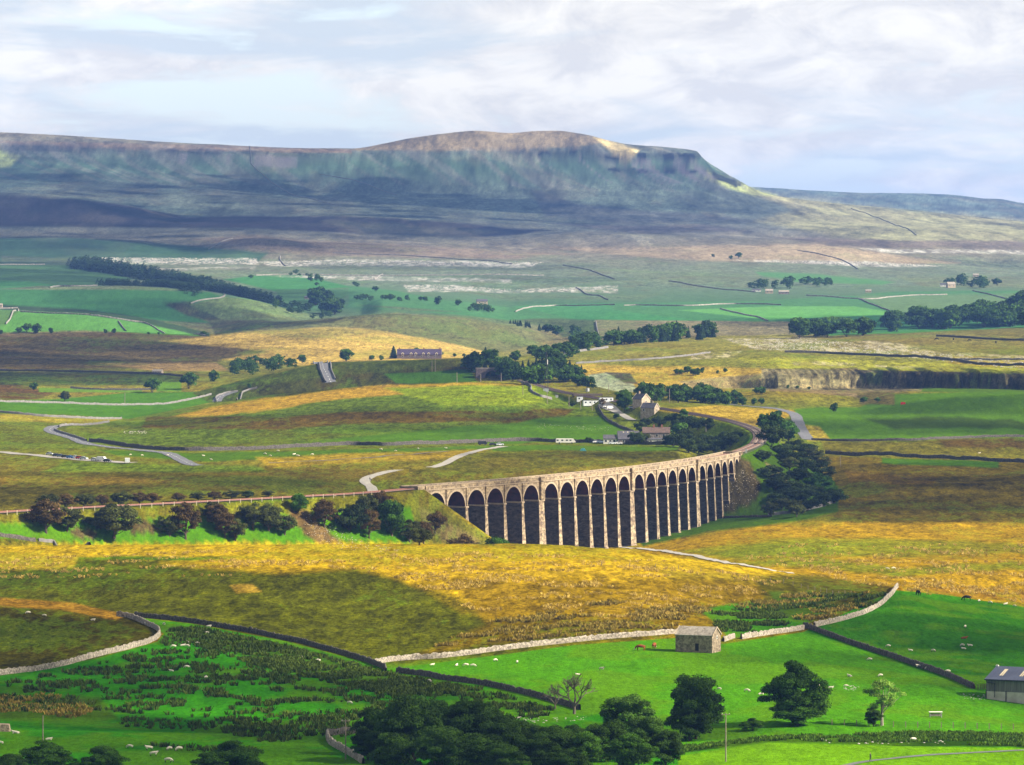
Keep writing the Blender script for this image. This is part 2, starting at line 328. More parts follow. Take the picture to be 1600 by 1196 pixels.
class MB:
    def __init__(s): s.v = []; s.f = []; s.m = []
    def box(s, x0, x1, y0, y1, z0, z1, mi=0):
        b = len(s.v); s.v += [(x0, y0, z0), (x1, y0, z0), (x1, y1, z0), (x0, y1, z0), (x0, y0, z1), (x1, y0, z1), (x1, y1, z1), (x0, y1, z1)]
        s.f += [tuple(b + i for i in q) for q in ((0, 3, 2, 1), (4, 5, 6, 7), (0, 1, 5, 4), (1, 2, 6, 5), (2, 3, 7, 6), (3, 0, 4, 7))]; s.m += [mi] * 6; return s
    def prism(s, poly, y0, y1, mi=0):
        """poly in x,z (counter-clockwise seen from -y), extruded along y"""
        b = len(s.v); n = len(poly); s.v += [(x, y0, z) for x, z in poly] + [(x, y1, z) for x, z in poly]
        s.f.append(tuple(range(b, b + n))); s.f.append(tuple(reversed(range(b + n, b + 2 * n)))); s.m += [mi, mi]
        for i in range(n): j = (i + 1) % n; s.f.append((b + j, b + i, b + n + i, b + n + j)); s.m.append(mi)
        return s
    def prismx(s, poly, x0, x1, mi=0):
        b = len(s.v); n = len(poly); s.v += [(x0, y, z) for y, z in poly] + [(x1, y, z) for y, z in poly]
        s.f.append(tuple(reversed(range(b, b + n)))); s.f.append(tuple(range(b + n, b + 2 * n))); s.m += [mi, mi]
        for i in range(n): j = (i + 1) % n; s.f.append((b + i, b + j, b + n + j, b + n + i)); s.m.append(mi)
        return s
    def tube(s, p, q, r0, r1=None, n=8, mi=0):
        r1 = r0 if r1 is None else r1; p = Vector(p); q = Vector(q); a = (q - p).normalized()
        t = a.orthogonal().normalized(); u = a.cross(t); b = len(s.v)
        for c, r in ((p, r0), (q, r1)):
            for k in range(n): an = 2 * math.pi * k / n; s.v.append(tuple(c + t * (r * math.cos(an)) + u * (r * math.sin(an))))
        for k in range(n): j = (k + 1) % n; s.f.append((b + k, b + j, b + n + j, b + n + k)); s.m.append(mi)
        s.f.append(tuple(reversed(range(b, b + n)))); s.f.append(tuple(range(b + n, b + 2 * n))); s.m += [mi, mi]; return s
    def build(s, name, mats, parent=None, loc=None, smooth_=False):
        me = bpy.data.meshes.new(name); me.from_pydata(s.v, [], s.f)
        for m in (mats if isinstance(mats, (list, tuple)) else [mats]): me.materials.append(m)
        for p, mi in zip(me.polygons, s.m): p.material_index = mi; p.use_smooth = smooth_
        me.update(); return link(name, me, parent, loc)

def material(name, col, col2=None, scale=1.0, rough=0.9, bump=0.0, bscale=None, detail=5, coords='Object', contrast=(0.35, 0.65), attr=None, rand=0.0, spec=0.2, vor=0.0, vscale=1.0, metal=0.0, stretch=None, trans=0.0):
    m = bpy.data.materials.new(name); m.use_nodes = True; nt = m.node_tree; N = nt.nodes; L = nt.links
    b = N['Principled BSDF']; b.inputs['Roughness'].default_value = rough; b.inputs['Specular IOR Level'].default_value = spec; b.inputs['Metallic'].default_value = metal
    tc = N.new('ShaderNodeTexCoord'); src = tc.outputs[coords] if coords != 'World' else None
    if coords == 'World': g = N.new('ShaderNodeNewGeometry'); src = g.outputs['Position']
    if stretch:
        mp = N.new('ShaderNodeMapping'); mp.inputs['Scale'].default_value = stretch; L.new(src, mp.inputs[0]); src = mp.outputs[0]
    nz = N.new('ShaderNodeTexNoise'); nz.inputs['Scale'].default_value = scale; nz.inputs['Detail'].default_value = detail; nz.inputs['Roughness'].default_value = 0.6; L.new(src, nz.inputs['Vector'])
    col2 = col2 or tuple(c * 0.6 for c in col)
    r = N.new('ShaderNodeValToRGB'); r.color_ramp.elements[0].position = contrast[0]; r.color_ramp.elements[1].position = contrast[1]
    r.color_ramp.elements[0].color = (*col2, 1); r.color_ramp.elements[1].color = (*col, 1); L.new(nz.outputs[0], r.inputs[0])
    c = r.outputs[0]
    def mul(a, bb, f=1.0):
        mx = N.new('ShaderNodeMix'); mx.data_type = 'RGBA'; mx.blend_type = 'MULTIPLY'; mx.inputs[0].default_value = f; L.new(a, mx.inputs[6])
        if isinstance(bb, tuple): mx.inputs[7].default_value = (*bb, 1)
        else: L.new(bb, mx.inputs[7])
        return mx.outputs[2]
    if attr:
        at_ = N.new('ShaderNodeAttribute'); at_.attribute_name = attr; c = mul(c, at_.outputs['Color'])
    if vor:
        v = N.new('ShaderNodeTexVoronoi'); v.inputs['Scale'].default_value = vscale; L.new(src, v.inputs['Vector'])
        rv = N.new('ShaderNodeMapRange'); rv.inputs[3].default_value = 1 - vor; rv.inputs[4].default_value = 1 + vor
        sp = N.new('ShaderNodeSeparateColor'); L.new(v.outputs['Color'], sp.inputs[0]); L.new(sp.outputs[0], rv.inputs[0])
        cb = N.new('ShaderNodeCombineColor'); [L.new(rv.outputs[0], cb.inputs[i]) for i in range(3)]; c = mul(c, cb.outputs[0])
    if rand:
        oi = N.new('ShaderNodeObjectInfo'); hs = N.new('ShaderNodeHueSaturation'); mr = N.new('ShaderNodeMapRange'); mr.inputs[3].default_value = 1 - rand; mr.inputs[4].default_value = 1 + rand
        L.new(oi.outputs['Random'], mr.inputs[0]); L.new(mr.outputs[0], hs.inputs['Value']); L.new(c, hs.inputs['Color']); c = hs.outputs[0]
    L.new(c, b.inputs['Base Color'])
    if bump:
        nb = N.new('ShaderNodeTexNoise'); nb.inputs['Scale'].default_value = bscale or scale * 4; nb.inputs['Detail'].default_value = 4; L.new(src, nb.inputs['Vector'])
        bp = N.new('ShaderNodeBump'); bp.inputs['Distance'].default_value = bump; L.new(nb.outputs[0], bp.inputs['Height']); L.new(bp.outputs[0], b.inputs['Normal'])
    if trans:
        out = [n for n in N if n.type == 'OUTPUT_MATERIAL'][0]; tr = N.new('ShaderNodeBsdfTranslucent'); mxs = N.new('ShaderNodeMixShader'); mxs.inputs[0].default_value = trans
        L.new(c, tr.inputs[0]); L.new(b.outputs[0], mxs.inputs[1]); L.new(tr.outputs[0], mxs.inputs[2]); L.new(mxs.outputs[0], out.inputs[0])
    return m

# ------------------------------------------------------------------ what grows where
def lin(r, g, b, k=1.0):
    f = lambda c: ((c / 255 + 0.055) / 1.055) ** 2.4 if c > 10 else c / 255 / 12.92
    return np.array([f(r), f(g), f(b)]) * k / 2.1
UU = U; RR = np.minimum(RMIN, 1400)
wx = 0.004 * Y
WU = UU + 7 * fbm(X / wx / 3.0, Y / wx / 22, 3); WR = RR + 3.2 * fbm(X / wx / 2.2 + 50, Y / wx / 20, 4, 0.6)
n1 = fbm(X / 60, Y / 110, 5, 0.6); n2 = fbm(X / 14 + 9, Y / 26, 4, 0.6); n3 = fbm(X / 3.1, Y / 6, 3, 0.7)
nf = fbm(X / 300 + 5, Y / 900, 5, 0.6)
C = np.zeros(X.shape + (3,)); 
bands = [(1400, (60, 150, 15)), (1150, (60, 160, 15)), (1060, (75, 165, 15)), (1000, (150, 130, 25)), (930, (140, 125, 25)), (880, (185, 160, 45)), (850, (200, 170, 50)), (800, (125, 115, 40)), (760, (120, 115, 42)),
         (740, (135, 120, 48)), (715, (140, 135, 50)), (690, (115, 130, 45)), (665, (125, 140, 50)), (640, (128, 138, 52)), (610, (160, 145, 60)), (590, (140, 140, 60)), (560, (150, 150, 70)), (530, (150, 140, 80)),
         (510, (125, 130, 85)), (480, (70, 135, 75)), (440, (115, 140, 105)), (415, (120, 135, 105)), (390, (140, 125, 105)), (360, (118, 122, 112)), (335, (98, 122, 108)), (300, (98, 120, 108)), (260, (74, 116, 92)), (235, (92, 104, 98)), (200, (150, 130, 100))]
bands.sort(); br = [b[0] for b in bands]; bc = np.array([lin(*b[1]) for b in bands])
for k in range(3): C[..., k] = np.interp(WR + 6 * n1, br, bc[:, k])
def sdist(poly, u, r):
    best = np.full(u.shape, 1e9); ins = np.zeros(u.shape, bool); n = len(poly)
    for i in range(n):
        x1, y1 = poly[i]; x2, y2 = poly[(i + 1) % n]; dx, dy = x2 - x1, y2 - y1
        t = np.clip(((u - x1) * dx + (r - y1) * dy) / (dx * dx + dy * dy + 1e-9), 0, 1)
        best = np.minimum(best, np.hypot(u - x1 - t * dx, r - y1 - t * dy))
        c = (y1 > r) != (y2 > r); xi = (x2 - x1) * (r - y1) / ((y2 - y1) if y2 != y1 else 1e-9) + x1; ins ^= c & (u < xi)
    return np.where(ins, best, -best)
def region(poly, feather=1.0, warp=0.0):
    pu = [p[0] for p in poly]; pr = [p[1] for p in poly]; pad = 10 + feather * 2 + warp * 4
    m = (UU > min(pu) - pad) & (UU < max(pu) + pad) & (RR > min(pr) - pad) & (RR < max(pr) + pad)
    w = np.zeros(X.shape)
    if m.any():
        u = UU[m] + warp * (WU - UU)[m]; r = RR[m] + warp * (WR - RR)[m]
        w[m] = smooth(-feather, feather, sdist(poly, u, r))
    return w
def paint(poly, rgb, feather=1.0, warp=0.0, k=1.0, a=1.0, mask=None):
    w = region(poly, feather, warp) * a
    if mask is not None: w = w * mask
    C[:] = C * (1 - w[..., None]) + lin(*rgb, k) * w[..., None]
P = paint
# far country
P([(-200, 372), (100, 371), (300, 384), (420, 396), (400, 412), (-200, 414)], (60, 112, 70), 3, 1)
P([(300, 374), (400, 368), (500, 378), (720, 388), (900, 398), (760, 404), (500, 400), (420, 392)], (150, 125, 105), 3, 1)
P([(860, 388), (1150, 384), (1280, 382), (1420, 400), (1500, 412), (1100, 408)], (180, 152, 118), 3, 1)
P([(-200, 300), (0, 303), (80, 306), (200, 322), (290, 339), (520, 337), (620, 341), (860, 361), (760, 370), (560, 366), (400, 357), (200, 356), (-200, 352)], (52, 40, 62), 2, 0.6, k=0.8)
P([(500, 345), (620, 350), (780, 362), (720, 372), (560, 366)], (66, 66, 60), 3, 1)
P([(860, 350), (1100, 352), (1180, 362), (1000, 364)], (90, 84, 88), 3, 1)
P([(1170, 300), (1300, 316), (1600, 345), (1900, 370), (1900, 385), (1400, 384), (1300, 372), (1180, 345), (1240, 330)], (158, 156, 105), 6, 1.5)
P([(1210, 372), (1500, 376), (1900, 384), (1900, 396), (1300, 385)], (130, 112, 100), 3, 1)
P([(540, 236), (650, 215), (750, 204), (870, 203), (960, 220), (900, 230), (840, 233), (700, 236)], (150, 126, 92), 2, 1)
P([(930, 214), (1000, 234), (990, 246), (972, 252), (955, 236)], (215, 185, 105), 3, 1)  # sunlit notch, the light painted into the ground
P([(1105, 268), (1160, 286), (1215, 306), (1180, 306), (1130, 292), (1100, 280)], (190, 205, 100), 3, 1)  # sunlit slope, painted paler
P([(-200, 262), (0, 236), (28, 245), (12, 262), (-200, 270)], (150, 170, 90), 4, 1)  # patch of sun painted at the left end
P([(-200, 296), (0, 298), (300, 300), (600, 318), (900, 338), (700, 345), (400, 334), (150, 312)], (104, 120, 106), 4, 1.5)
P([(830, 300), (900, 318), (1100, 335), (1180, 345), (980, 350), (850, 340)], (92, 96, 96), 4, 1.5)
P([(-200, 216), (300, 226), (550, 234), (550, 240), (300, 236), (-200, 224)], (130, 105, 90), 1.5, 0.5)
P([(-200, 224), (0, 224), (100, 228), (70, 234), (-200, 234)], (95, 95, 92), 1, 0.5)
P([(-200, 414), (115, 414), (210, 436), (150, 448), (-200, 455)], (72, 128, 66), 2, 0.7)
P([(-200, 436), (40, 440), (100, 448), (-200, 452)], (55, 150, 60), 2, 0.6)
P([(-200, 456), (60, 448), (200, 449), (330, 457), (352, 466), (300, 472), (262, 480), (330, 505), (230, 500), (130, 487), (-200, 478)], (58, 142, 62), 1.5, 0.4)
P([(255, 474), (300, 470), (345, 497), (330, 502), (290, 492)], (70, 82, 52), 2, 1)
P([(298, 476), (352, 464), (400, 470), (505, 497), (430, 502), (350, 500)], (112, 138, 72), 1, 0.3)
P([(-200, 488), (28, 485), (130, 489), (235, 504), (325, 527), (200, 521), (-200, 524)], (95, 168, 60), 1, 0.3)
P([(-200, 486), (28, 486), (8, 508), (-200, 512)], (95, 140, 62), 1, 0.2)
P([(350, 437), (400, 431), (470, 430), (552, 450), (430, 455)], (55, 156, 62), 1.5, 0.4)
P([(430, 452), (560, 452), (520, 476), (440, 470)], (75, 140, 68), 1.5, 0.4)
P([(545, 447), (620, 455), (700, 470), (800, 480), (950, 474), (1200, 470), (1340, 462), (1400, 455), (1900, 455), (1900, 500), (1300, 525), (1000, 502), (800, 500), (620, 484), (545, 480)], (72, 150, 76), 1.5, 0.5)
P([(800, 478), (950, 474), (960, 484), (1080, 500), (900, 500)], (62, 160, 78), 1.5, 0.4)
P([(1060, 485), (1200, 479), (1335, 479), (1415, 491), (1200, 500), (1130, 492)], (98, 190, 72), 1, 0.1)
P([(1210, 500), (1400, 492), (1430, 505), (1350, 515), (1220, 508)], (48, 122, 66), 1, 0.3)
P([(1340, 462), (1600, 460), (1600, 495), (1500, 492), (1400, 488)], (105, 150, 85), 3, 0.8)
P([(930, 500), (1230, 503), (1300, 512), (1230, 530), (935, 540)], (150, 140, 100), 1, 0.3)
P([(440, 505), (520, 497), (620, 489), (710, 495), (800, 508), (875, 530), (770, 552), (650, 527), (540, 512)], (128, 132, 78), 1.5, 0.5)
P([(1180, 425), (1260, 428), (1400, 440), (1380, 445), (1200, 440)], (80, 160, 75), 2, 0.5)
lim = smooth(0.02, 0.2, fbm(X / 9, Y / 60, 3, 0.7))
for q in ([(135, 403), (400, 404), (405, 414), (150, 412)], [(400, 409), (560, 406), (850, 410), (830, 417), (420, 416)], [(200, 420), (400, 417), (400, 421), (230, 423)],
          [(630, 446), (690, 445), (800, 453), (965, 446), (965, 458), (640, 456)], [(1150, 407), (1350, 408), (1480, 416), (1350, 418)], [(1340, 388), (1600, 392), (1600, 398), (1380, 394)],
          [(400, 430), (560, 432), (800, 436), (800, 442), (560, 439)]):
    P(q, (205, 200, 200), 1.5, 0.6, mask=0.25 + 0.75 * lim)
# yellow and brown hills behind the terrace
P([(-200, 522), (0, 520), (130, 517), (330, 526), (420, 540), (350, 560), (200, 575), (-200, 582)], (130, 112, 74), 2, 0.8)
P([(0, 548), (200, 560), (380, 556), (330, 568), (100, 572), (-200, 566)], (100, 90, 60), 3, 1.2)
P([(60, 528), (220, 530), (330, 545), (150, 552), (20, 542)], (112, 100, 66), 4, 1)
P([(250, 533), (400, 519), (500, 512), (560, 514), (660, 528), (770, 552), (740, 566), (480, 572), (350, 562), (420, 550)], (228, 195, 110), 2, 0.8)
P([(380, 520), (520, 512), (620, 520), (480, 530)], (175, 160, 90), 4, 1)
P([(150, 568), (340, 567), (360, 580), (240, 580)], (185, 155, 110), 2, 0.6)
P([(-200, 583), (100, 580), (240, 583), (300, 592), (270, 602), (-200, 604)], (92, 102, 55), 2, 0.6)
P([(-200, 598), (30, 602), (85, 612), (60, 624), (-200, 626)], (112, 86, 52), 2, 0.6)
P([(60, 606), (150, 608), (222, 610), (222, 614), (60, 613)], (120, 160, 55), 1, 0.2)
P([(245, 597), (283, 597), (283, 612), (245, 612)], (110, 160, 50), 1, 0.2)
P([(-200, 630), (90, 624), (200, 614), (335, 612), (335, 628), (200, 655), (100, 648), (-200, 640)], (80, 142, 28), 1, 0.3)
P([(-200, 645), (50, 648), (190, 655), (150, 664), (60, 660), (-200, 655)], (180, 165, 75), 1.5, 0.5)
P([(300, 614), (420, 585), (500, 567), (740, 559), (735, 596), (600, 606), (420, 622), (330, 630)], (92, 104, 40), 1.5, 0.5)
P([(370, 606), (500, 590), (735, 572), (735, 598), (600, 606), (420, 622)], (82, 84, 34), 2, 0.7)
P([(600, 585), (735, 578), (745, 597), (620, 600)], (75, 130, 28), 2, 0.6)
# the long middle hill
P([(230, 655), (420, 621), (600, 603), (830, 596), (930, 640), (1000, 690), (180, 696), (150, 690)], (108, 128, 42), 2, 1)
P([(290, 645), (420, 621), (600, 603), (830, 596), (835, 606), (620, 618), (480, 630), (400, 645), (230, 660)], (205, 165, 72), 2, 1.4)
P([(600, 608), (830, 598), (850, 630), (700, 635)], (150, 170, 45), 3, 1.5)
P([(230, 650), (400, 652), (560, 645), (900, 640), (880, 655), (560, 664), (400, 672), (220, 668)], (108, 88, 36), 2, 1.5)
P([(840, 655), (940, 650), (1000, 690), (700, 692), (500, 690)], (88, 135, 32), 3, 1.2)
P([(150, 703), (300, 708), (600, 702), (800, 695), (1060, 698), (1060, 706), (780, 704), (560, 710), (330, 722), (180, 712)], (92, 132, 32), 2, 0.6)
P([(400, 715), (700, 705), (770, 702), (700, 716), (560, 725), (420, 730)], (185, 158, 60), 3, 1.2)
P([(780, 706), (1060, 704), (1060, 716), (900, 730), (690, 745), (640, 740), (700, 722)], (116, 114, 42), 3, 1.2)
P([(-200, 735), (200, 738), (420, 745), (560, 760), (300, 772), (-200, 790)], (112, 104, 36), 4, 1.5)
P([(-200, 745), (160, 745), (300, 752), (100, 760), (-200, 758)], (155, 130, 55), 3, 1.5)
P([(100, 722), (400, 728), (420, 738), (60, 738)], (118, 138, 40), 3, 1)
# station and rail side grass
P([(1020, 640), (1120, 634), (1250, 642), (1200, 668), (1150, 662), (1080, 650)], (200, 170, 80), 2, 0.8)
P([(880, 612), (935, 605), (1000, 618), (1010, 632), (950, 632)], (125, 125, 60), 2, 0.8)
# plateau, limestone and the quarry
P([(880, 566), (1000, 572), (1200, 576), (1230, 584), (1120, 602), (950, 602), (900, 590)], (215, 182, 92), 3, 1)
P([(860, 558), (950, 538), (1130, 525), (1240, 523), (1230, 535), (1100, 552), (900, 566)], (160, 155, 80), 2, 0.8)
P([(1150, 558), (1480, 566), (1900, 580), (1900, 590), (1500, 582), (1200, 578)], (180, 180, 72), 2, 0.8)
P([(1450, 556), (1900, 574), (1900, 588), (1500, 572)], (205, 185, 85), 2, 1)
lim2 = smooth(-0.02, 0.16, fbm(X / 5, Y / 40, 3, 0.7))
for q in ([(1130, 530), (1250, 528), (1400, 543), (1500, 552), (1900, 570), (1900, 582), (1500, 565), (1400, 556), (1250, 550), (1180, 546)], [(1080, 556), (1160, 548), (1150, 560), (1080, 562)], [(1330, 532), (1400, 534), (1450, 545), (1380, 546)], [(1240, 566), (1340, 568), (1330, 573), (1240, 571)], [(1370, 571), (1440, 572), (1440, 575), (1370, 574)]):
    P(q, (215, 205, 190), 1.5, 0.8, mask=0.15 + 0.85 * lim2)
P([(1060, 596), (1200, 583), (1215, 600), (1180, 608), (1080, 607)], (185, 165, 140), 2, 0.8)
P([(1195, 580), (1345, 577), (1350, 598), (1440, 607), (1400, 614), (1350, 622), (1260, 614), (1180, 610)], (160, 140, 124), 1, 0.3)
P([(1250, 603), (1400, 604), (1400, 608), (1250, 607)], (205, 150, 105), 1, 0.4)
P([(1200, 577), (1340, 575), (1340, 595), (1200, 590)], (132, 116, 100), 1, 0.3, mask=0.4 + 0.6 * smooth(-0.1, 0.2, fbm(X / 3, X * 0, 2)))
P([(1335, 578), (1400, 579), (1500, 582), (1900, 595), (1900, 612), (1600, 612), (1450, 610), (1350, 600)], (96, 86, 82), 0.6, 0.2)  # right quarry face, its shade painted in as a darker grey
P([(1445, 606), (1600, 610), (1600, 616), (1440, 612)], (95, 130, 40), 1, 0.5)
P([(920, 586), (948, 582), (985, 590), (997, 612), (970, 613), (932, 604)], (175, 185, 190), 1.5, 0.5)
P([(945, 581), (985, 583), (998, 600), (975, 598)], (105, 98, 98), 1.5, 0.5)
P([(1240, 640), (1345, 636), (1400, 614), (1900, 612), (1900, 684), (1440, 684), (1262, 690)], (92, 140, 26), 2, 1)
P([(1350, 655), (1450, 650), (1600, 660), (1600, 672), (1400, 668)], (70, 95, 30), 3, 1.5)
P([(1255, 664), (1262, 690), (1300, 690), (1280, 668)], (200, 180, 85), 2, 0.5)
P([(1340, 614), (1400, 612), (1400, 632), (1345, 632)], (120, 110, 75), 2, 0.8)
P([(1280, 690), (1900, 686), (1900, 712), (1400, 712), (1290, 708)], (128, 122, 50), 2, 1)
P([(1470, 688), (1900, 686), (1900, 706), (1480, 700)], (104, 84, 46), 3, 1)
P([(1290, 714), (1900, 722), (1900, 828), (1300, 822), (1310, 780)], (124, 108, 34), 3, 1)
P([(1380, 715), (1560, 722), (1560, 732), (1380, 724)], (70, 120, 25), 2, 0.6)
P([(1320, 735), (1470, 745), (1460, 758), (1330, 752)], (136, 110, 44), 3, 1)
# viaduct surroundings
P([(1180, 672), (1215, 690), (1310, 760), (1310, 800), (1190, 830), (1010, 860), (1000, 845), (1110, 810), (1150, 770), (1140, 715)], (76, 112, 18), 2, 0.6)
P([(1146, 712), (1172, 722), (1190, 760), (1180, 785), (1140, 802), (1120, 800), (1140, 760)], (82, 74, 68), 2, 0.8)
P([(1195, 722), (1215, 735), (1245, 765), (1225, 762), (1205, 745)], (150, 145, 140), 1.5, 0.6)
P([(1010, 852), (1110, 832), (1250, 815), (1900, 822), (1900, 948), (1480, 940), (1400, 914), (1240, 898), (1100, 878), (1000, 864)], (196, 158, 34), 3, 1)
P([(1060, 862), (1200, 845), (1400, 840), (1600, 852), (1600, 866), (1300, 870), (1150, 875)], (158, 156, 38), 4, 1.5)
P([(1120, 880), (1260, 872), (1420, 885), (1600, 880), (1600, 892), (1400, 898), (1250, 888)], (150, 150, 36), 4, 2)
P([(1250, 905), (1600, 925), (1600, 940), (1420, 930)], (178, 136, 40), 3, 1.5)
P([(-300, 805), (0, 802), (300, 788), (560, 773), (650, 772), (690, 810), (730, 850), (730, 880), (-300, 870)], (76, 150, 12), 1, 0.3)
P([(635, 766), (655, 770), (775, 846), (770, 862), (640, 862), (650, 820)], (120, 118, 55), 2, 0.5)
P([(655, 788), (690, 812), (750, 846), (740, 858), (690, 845), (660, 812)], (140, 124, 100), 2, 0.9)
P([(-300, 800), (0, 801), (300, 788), (560, 772), (645, 770), (660, 790), (560, 800), (300, 808), (0, 818), (-300, 822)], (128, 128, 42), 4, 1.5)
P([(330, 800), (420, 800), (440, 815), (350, 815)], (110, 105, 60), 4, 2)
P([(-300, 836), (60, 842), (140, 852), (-300, 852)], (115, 118, 30), 3, 1)
P([(445, 795), (480, 797), (530, 848), (620, 858), (520, 862), (475, 835)], (120, 98, 82), 2, 1)
P([(190, 812), (240, 815), (255, 832), (205, 835)], (105, 95, 88), 2, 0.8)
P([(105, 825), (150, 828), (150, 842), (115, 842)], (105, 95, 88), 2, 0.8)
# near slopes
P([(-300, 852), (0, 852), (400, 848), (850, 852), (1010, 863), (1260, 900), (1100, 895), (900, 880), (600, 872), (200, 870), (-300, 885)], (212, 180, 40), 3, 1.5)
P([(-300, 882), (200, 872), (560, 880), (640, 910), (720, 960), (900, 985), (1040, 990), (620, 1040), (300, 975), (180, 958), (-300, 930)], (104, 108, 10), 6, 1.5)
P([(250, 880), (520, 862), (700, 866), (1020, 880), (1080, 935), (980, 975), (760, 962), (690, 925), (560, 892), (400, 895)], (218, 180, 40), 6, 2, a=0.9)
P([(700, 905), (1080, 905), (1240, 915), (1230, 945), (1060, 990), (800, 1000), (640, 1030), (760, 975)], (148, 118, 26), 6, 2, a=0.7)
P([(-300, 870), (120, 868), (110, 888), (-300, 896)], (210, 182, 60), 4, 2)
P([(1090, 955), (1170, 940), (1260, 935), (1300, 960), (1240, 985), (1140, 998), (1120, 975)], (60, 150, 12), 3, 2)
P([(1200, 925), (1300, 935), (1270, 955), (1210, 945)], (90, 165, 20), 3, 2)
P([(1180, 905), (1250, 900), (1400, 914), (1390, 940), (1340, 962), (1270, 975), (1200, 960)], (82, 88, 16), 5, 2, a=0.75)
P([(360, 915), (395, 913), (410, 925), (370, 928)], (200, 165, 75), 2, 1)
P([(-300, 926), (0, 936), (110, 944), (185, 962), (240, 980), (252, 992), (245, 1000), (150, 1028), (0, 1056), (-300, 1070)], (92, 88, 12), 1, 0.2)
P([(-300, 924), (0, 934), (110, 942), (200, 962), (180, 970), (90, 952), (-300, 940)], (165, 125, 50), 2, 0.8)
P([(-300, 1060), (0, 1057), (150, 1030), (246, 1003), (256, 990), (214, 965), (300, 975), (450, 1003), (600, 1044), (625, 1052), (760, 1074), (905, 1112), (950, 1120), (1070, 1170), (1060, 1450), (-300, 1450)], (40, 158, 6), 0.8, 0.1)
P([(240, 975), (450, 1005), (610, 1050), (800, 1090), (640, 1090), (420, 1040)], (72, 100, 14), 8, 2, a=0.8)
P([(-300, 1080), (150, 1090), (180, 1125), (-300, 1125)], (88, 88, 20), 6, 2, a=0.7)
P([(604, 1046), (700, 1034), (900, 1008), (1058, 997), (1127, 1007), (1255, 988), (1400, 924), (1480, 932), (1600, 950), (1900, 985), (1900, 1450), (1050, 1450), (1060, 1175), (950, 1120), (905, 1112), (760, 1070), (625, 1050)], (74, 168, 4), 0.8, 0.1)
P([(1256, 988), (1400, 922), (1480, 930), (1600, 949), (1900, 984), (1900, 1100), (1530, 1080), (1450, 1050), (1380, 1025), (1300, 1001)], (48, 138, 6), 0.8, 0.1)
P([(1060, 1168), (1200, 1152), (1420, 1148), (1900, 1150), (1900, 1174), (1450, 1166), (1200, 1160), (1060, 1178)], (40, 84, 12), 1.5, 0.6)
P([(1060, 1182), (1200, 1161), (1450, 1167), (1900, 1176), (1900, 1450), (1060, 1450)], (120, 190, 12), 1, 0.2)
# shading of folds and valley seams painted into the far pastures
P([(0, 452), (60, 447), (200, 447), (330, 455), (200, 453), (60, 453)], (120, 140, 90), 1.2, .6)
P([(0, 476), (130, 484), (240, 499), (330, 520), (330, 527), (225, 506), (120, 490), (0, 484)], (62, 88, 52), 1.5, .8)
P([(330, 505), (400, 500), (480, 503), (540, 497), (520, 505), (430, 512), (340, 524)], (78, 84, 52), 2, 1)
P([(800, 498), (930, 500), (930, 520), (880, 528), (860, 515)], (90, 110, 62), 2, .8)
P([(560, 478), (640, 481), (720, 488), (640, 486)], (95, 120, 70), 1.5, .8)
P([(700, 455), (900, 462), (1040, 458), (1000, 468), (800, 468)], (105, 135, 88), 3, 1)
P([(960, 420), (1150, 425), (1240, 440), (1050, 446)], (118, 138, 98), 3, 1)
P([(1400, 430), (1700, 440), (1700, 452), (1450, 448)], (125, 140, 95), 3, 1)
P([(0, 400), (110, 404), (130, 412), (0, 410)], (86, 108, 76), 2, 1)
C[:] = C.clip(0.002, 0.6)

# grass texture: lumpy light and dark, pale bents on the rough ground
rough = np.clip(1.1 - 1.0 * (C[..., 1] > C[..., 0] * 1.8), 0.12, 1)
amt = 0.35 * rough
near_ = 1 - smooth(5000, 8000, Y)
n4 = fbm(X / 2.4 + 3, Y / 13, 3, 0.7); n5a = fbm(X / 8 + 13, Y / 34, 4, 0.65); n5b = fbm(X / 2.6 + 13, Y / 9, 4, 0.7); wn = smooth(1500, 2600, Y); n5 = n5a * wn + n5b * (1 - wn)
C *= (1 + amt * 0.45 * n2 + amt * 0.8 * n3 + 0.16 * rough * n1 + near_ * (0.16 + 0.5 * rough) * n4 + (0.14 + 0.2 * rough) * n5)[..., None].clip(0.5, 1.9)
lime = smooth(0.12, 0.34, n1 + 0.5 * n4) * (1 - far) * rough * 0.35
C = C * (1 - lime[..., None]) + lin(95, 140, 35) * lime[..., None]
brn = smooth(0.12, 0.4, fbm(X / 45 + 31, Y / 150, 4, 0.6)) * rough * (1 - far) * 0.22 * smooth(1500, 1700, Y)
C = C * (1 - brn[..., None]) + lin(125, 95, 45) * brn[..., None]
qr = region([(1190, 576), (1900, 590), (1900, 616), (1440, 612), (1190, 608)], 1, 0) * np.clip(1 - 1.2 * (C[..., 1] > C[..., 0] * 1.15), 0, 1)
gq = C.mean(-1, keepdims=True) * np.array([1.12, 0.98, 0.86]); C = C * (1 - 0.85 * qr[..., None]) + gq * 0.85 * qr[..., None]
C *= (1 + qr * (0.7 * fbm(X / 2.2, Z / 5 + 7, 3, 0.7) + 0.9 * fbm(X / 9, Z / 1.4, 3, 0.7)))[..., None].clip(0.35, 1.9)
gm = np.clip((C[..., 1] / (C[..., 0] + 1e-4) - 2) / 2, 0, 1) * (1 - smooth(3000, 4500, Y)) * smooth(-0.02, 0.3, fbm(X / 24 + 60, Y / 40, 4, 0.65)) * 0.5
C = C * (1 - gm[..., None]) + lin(105, 158, 12) * gm[..., None]
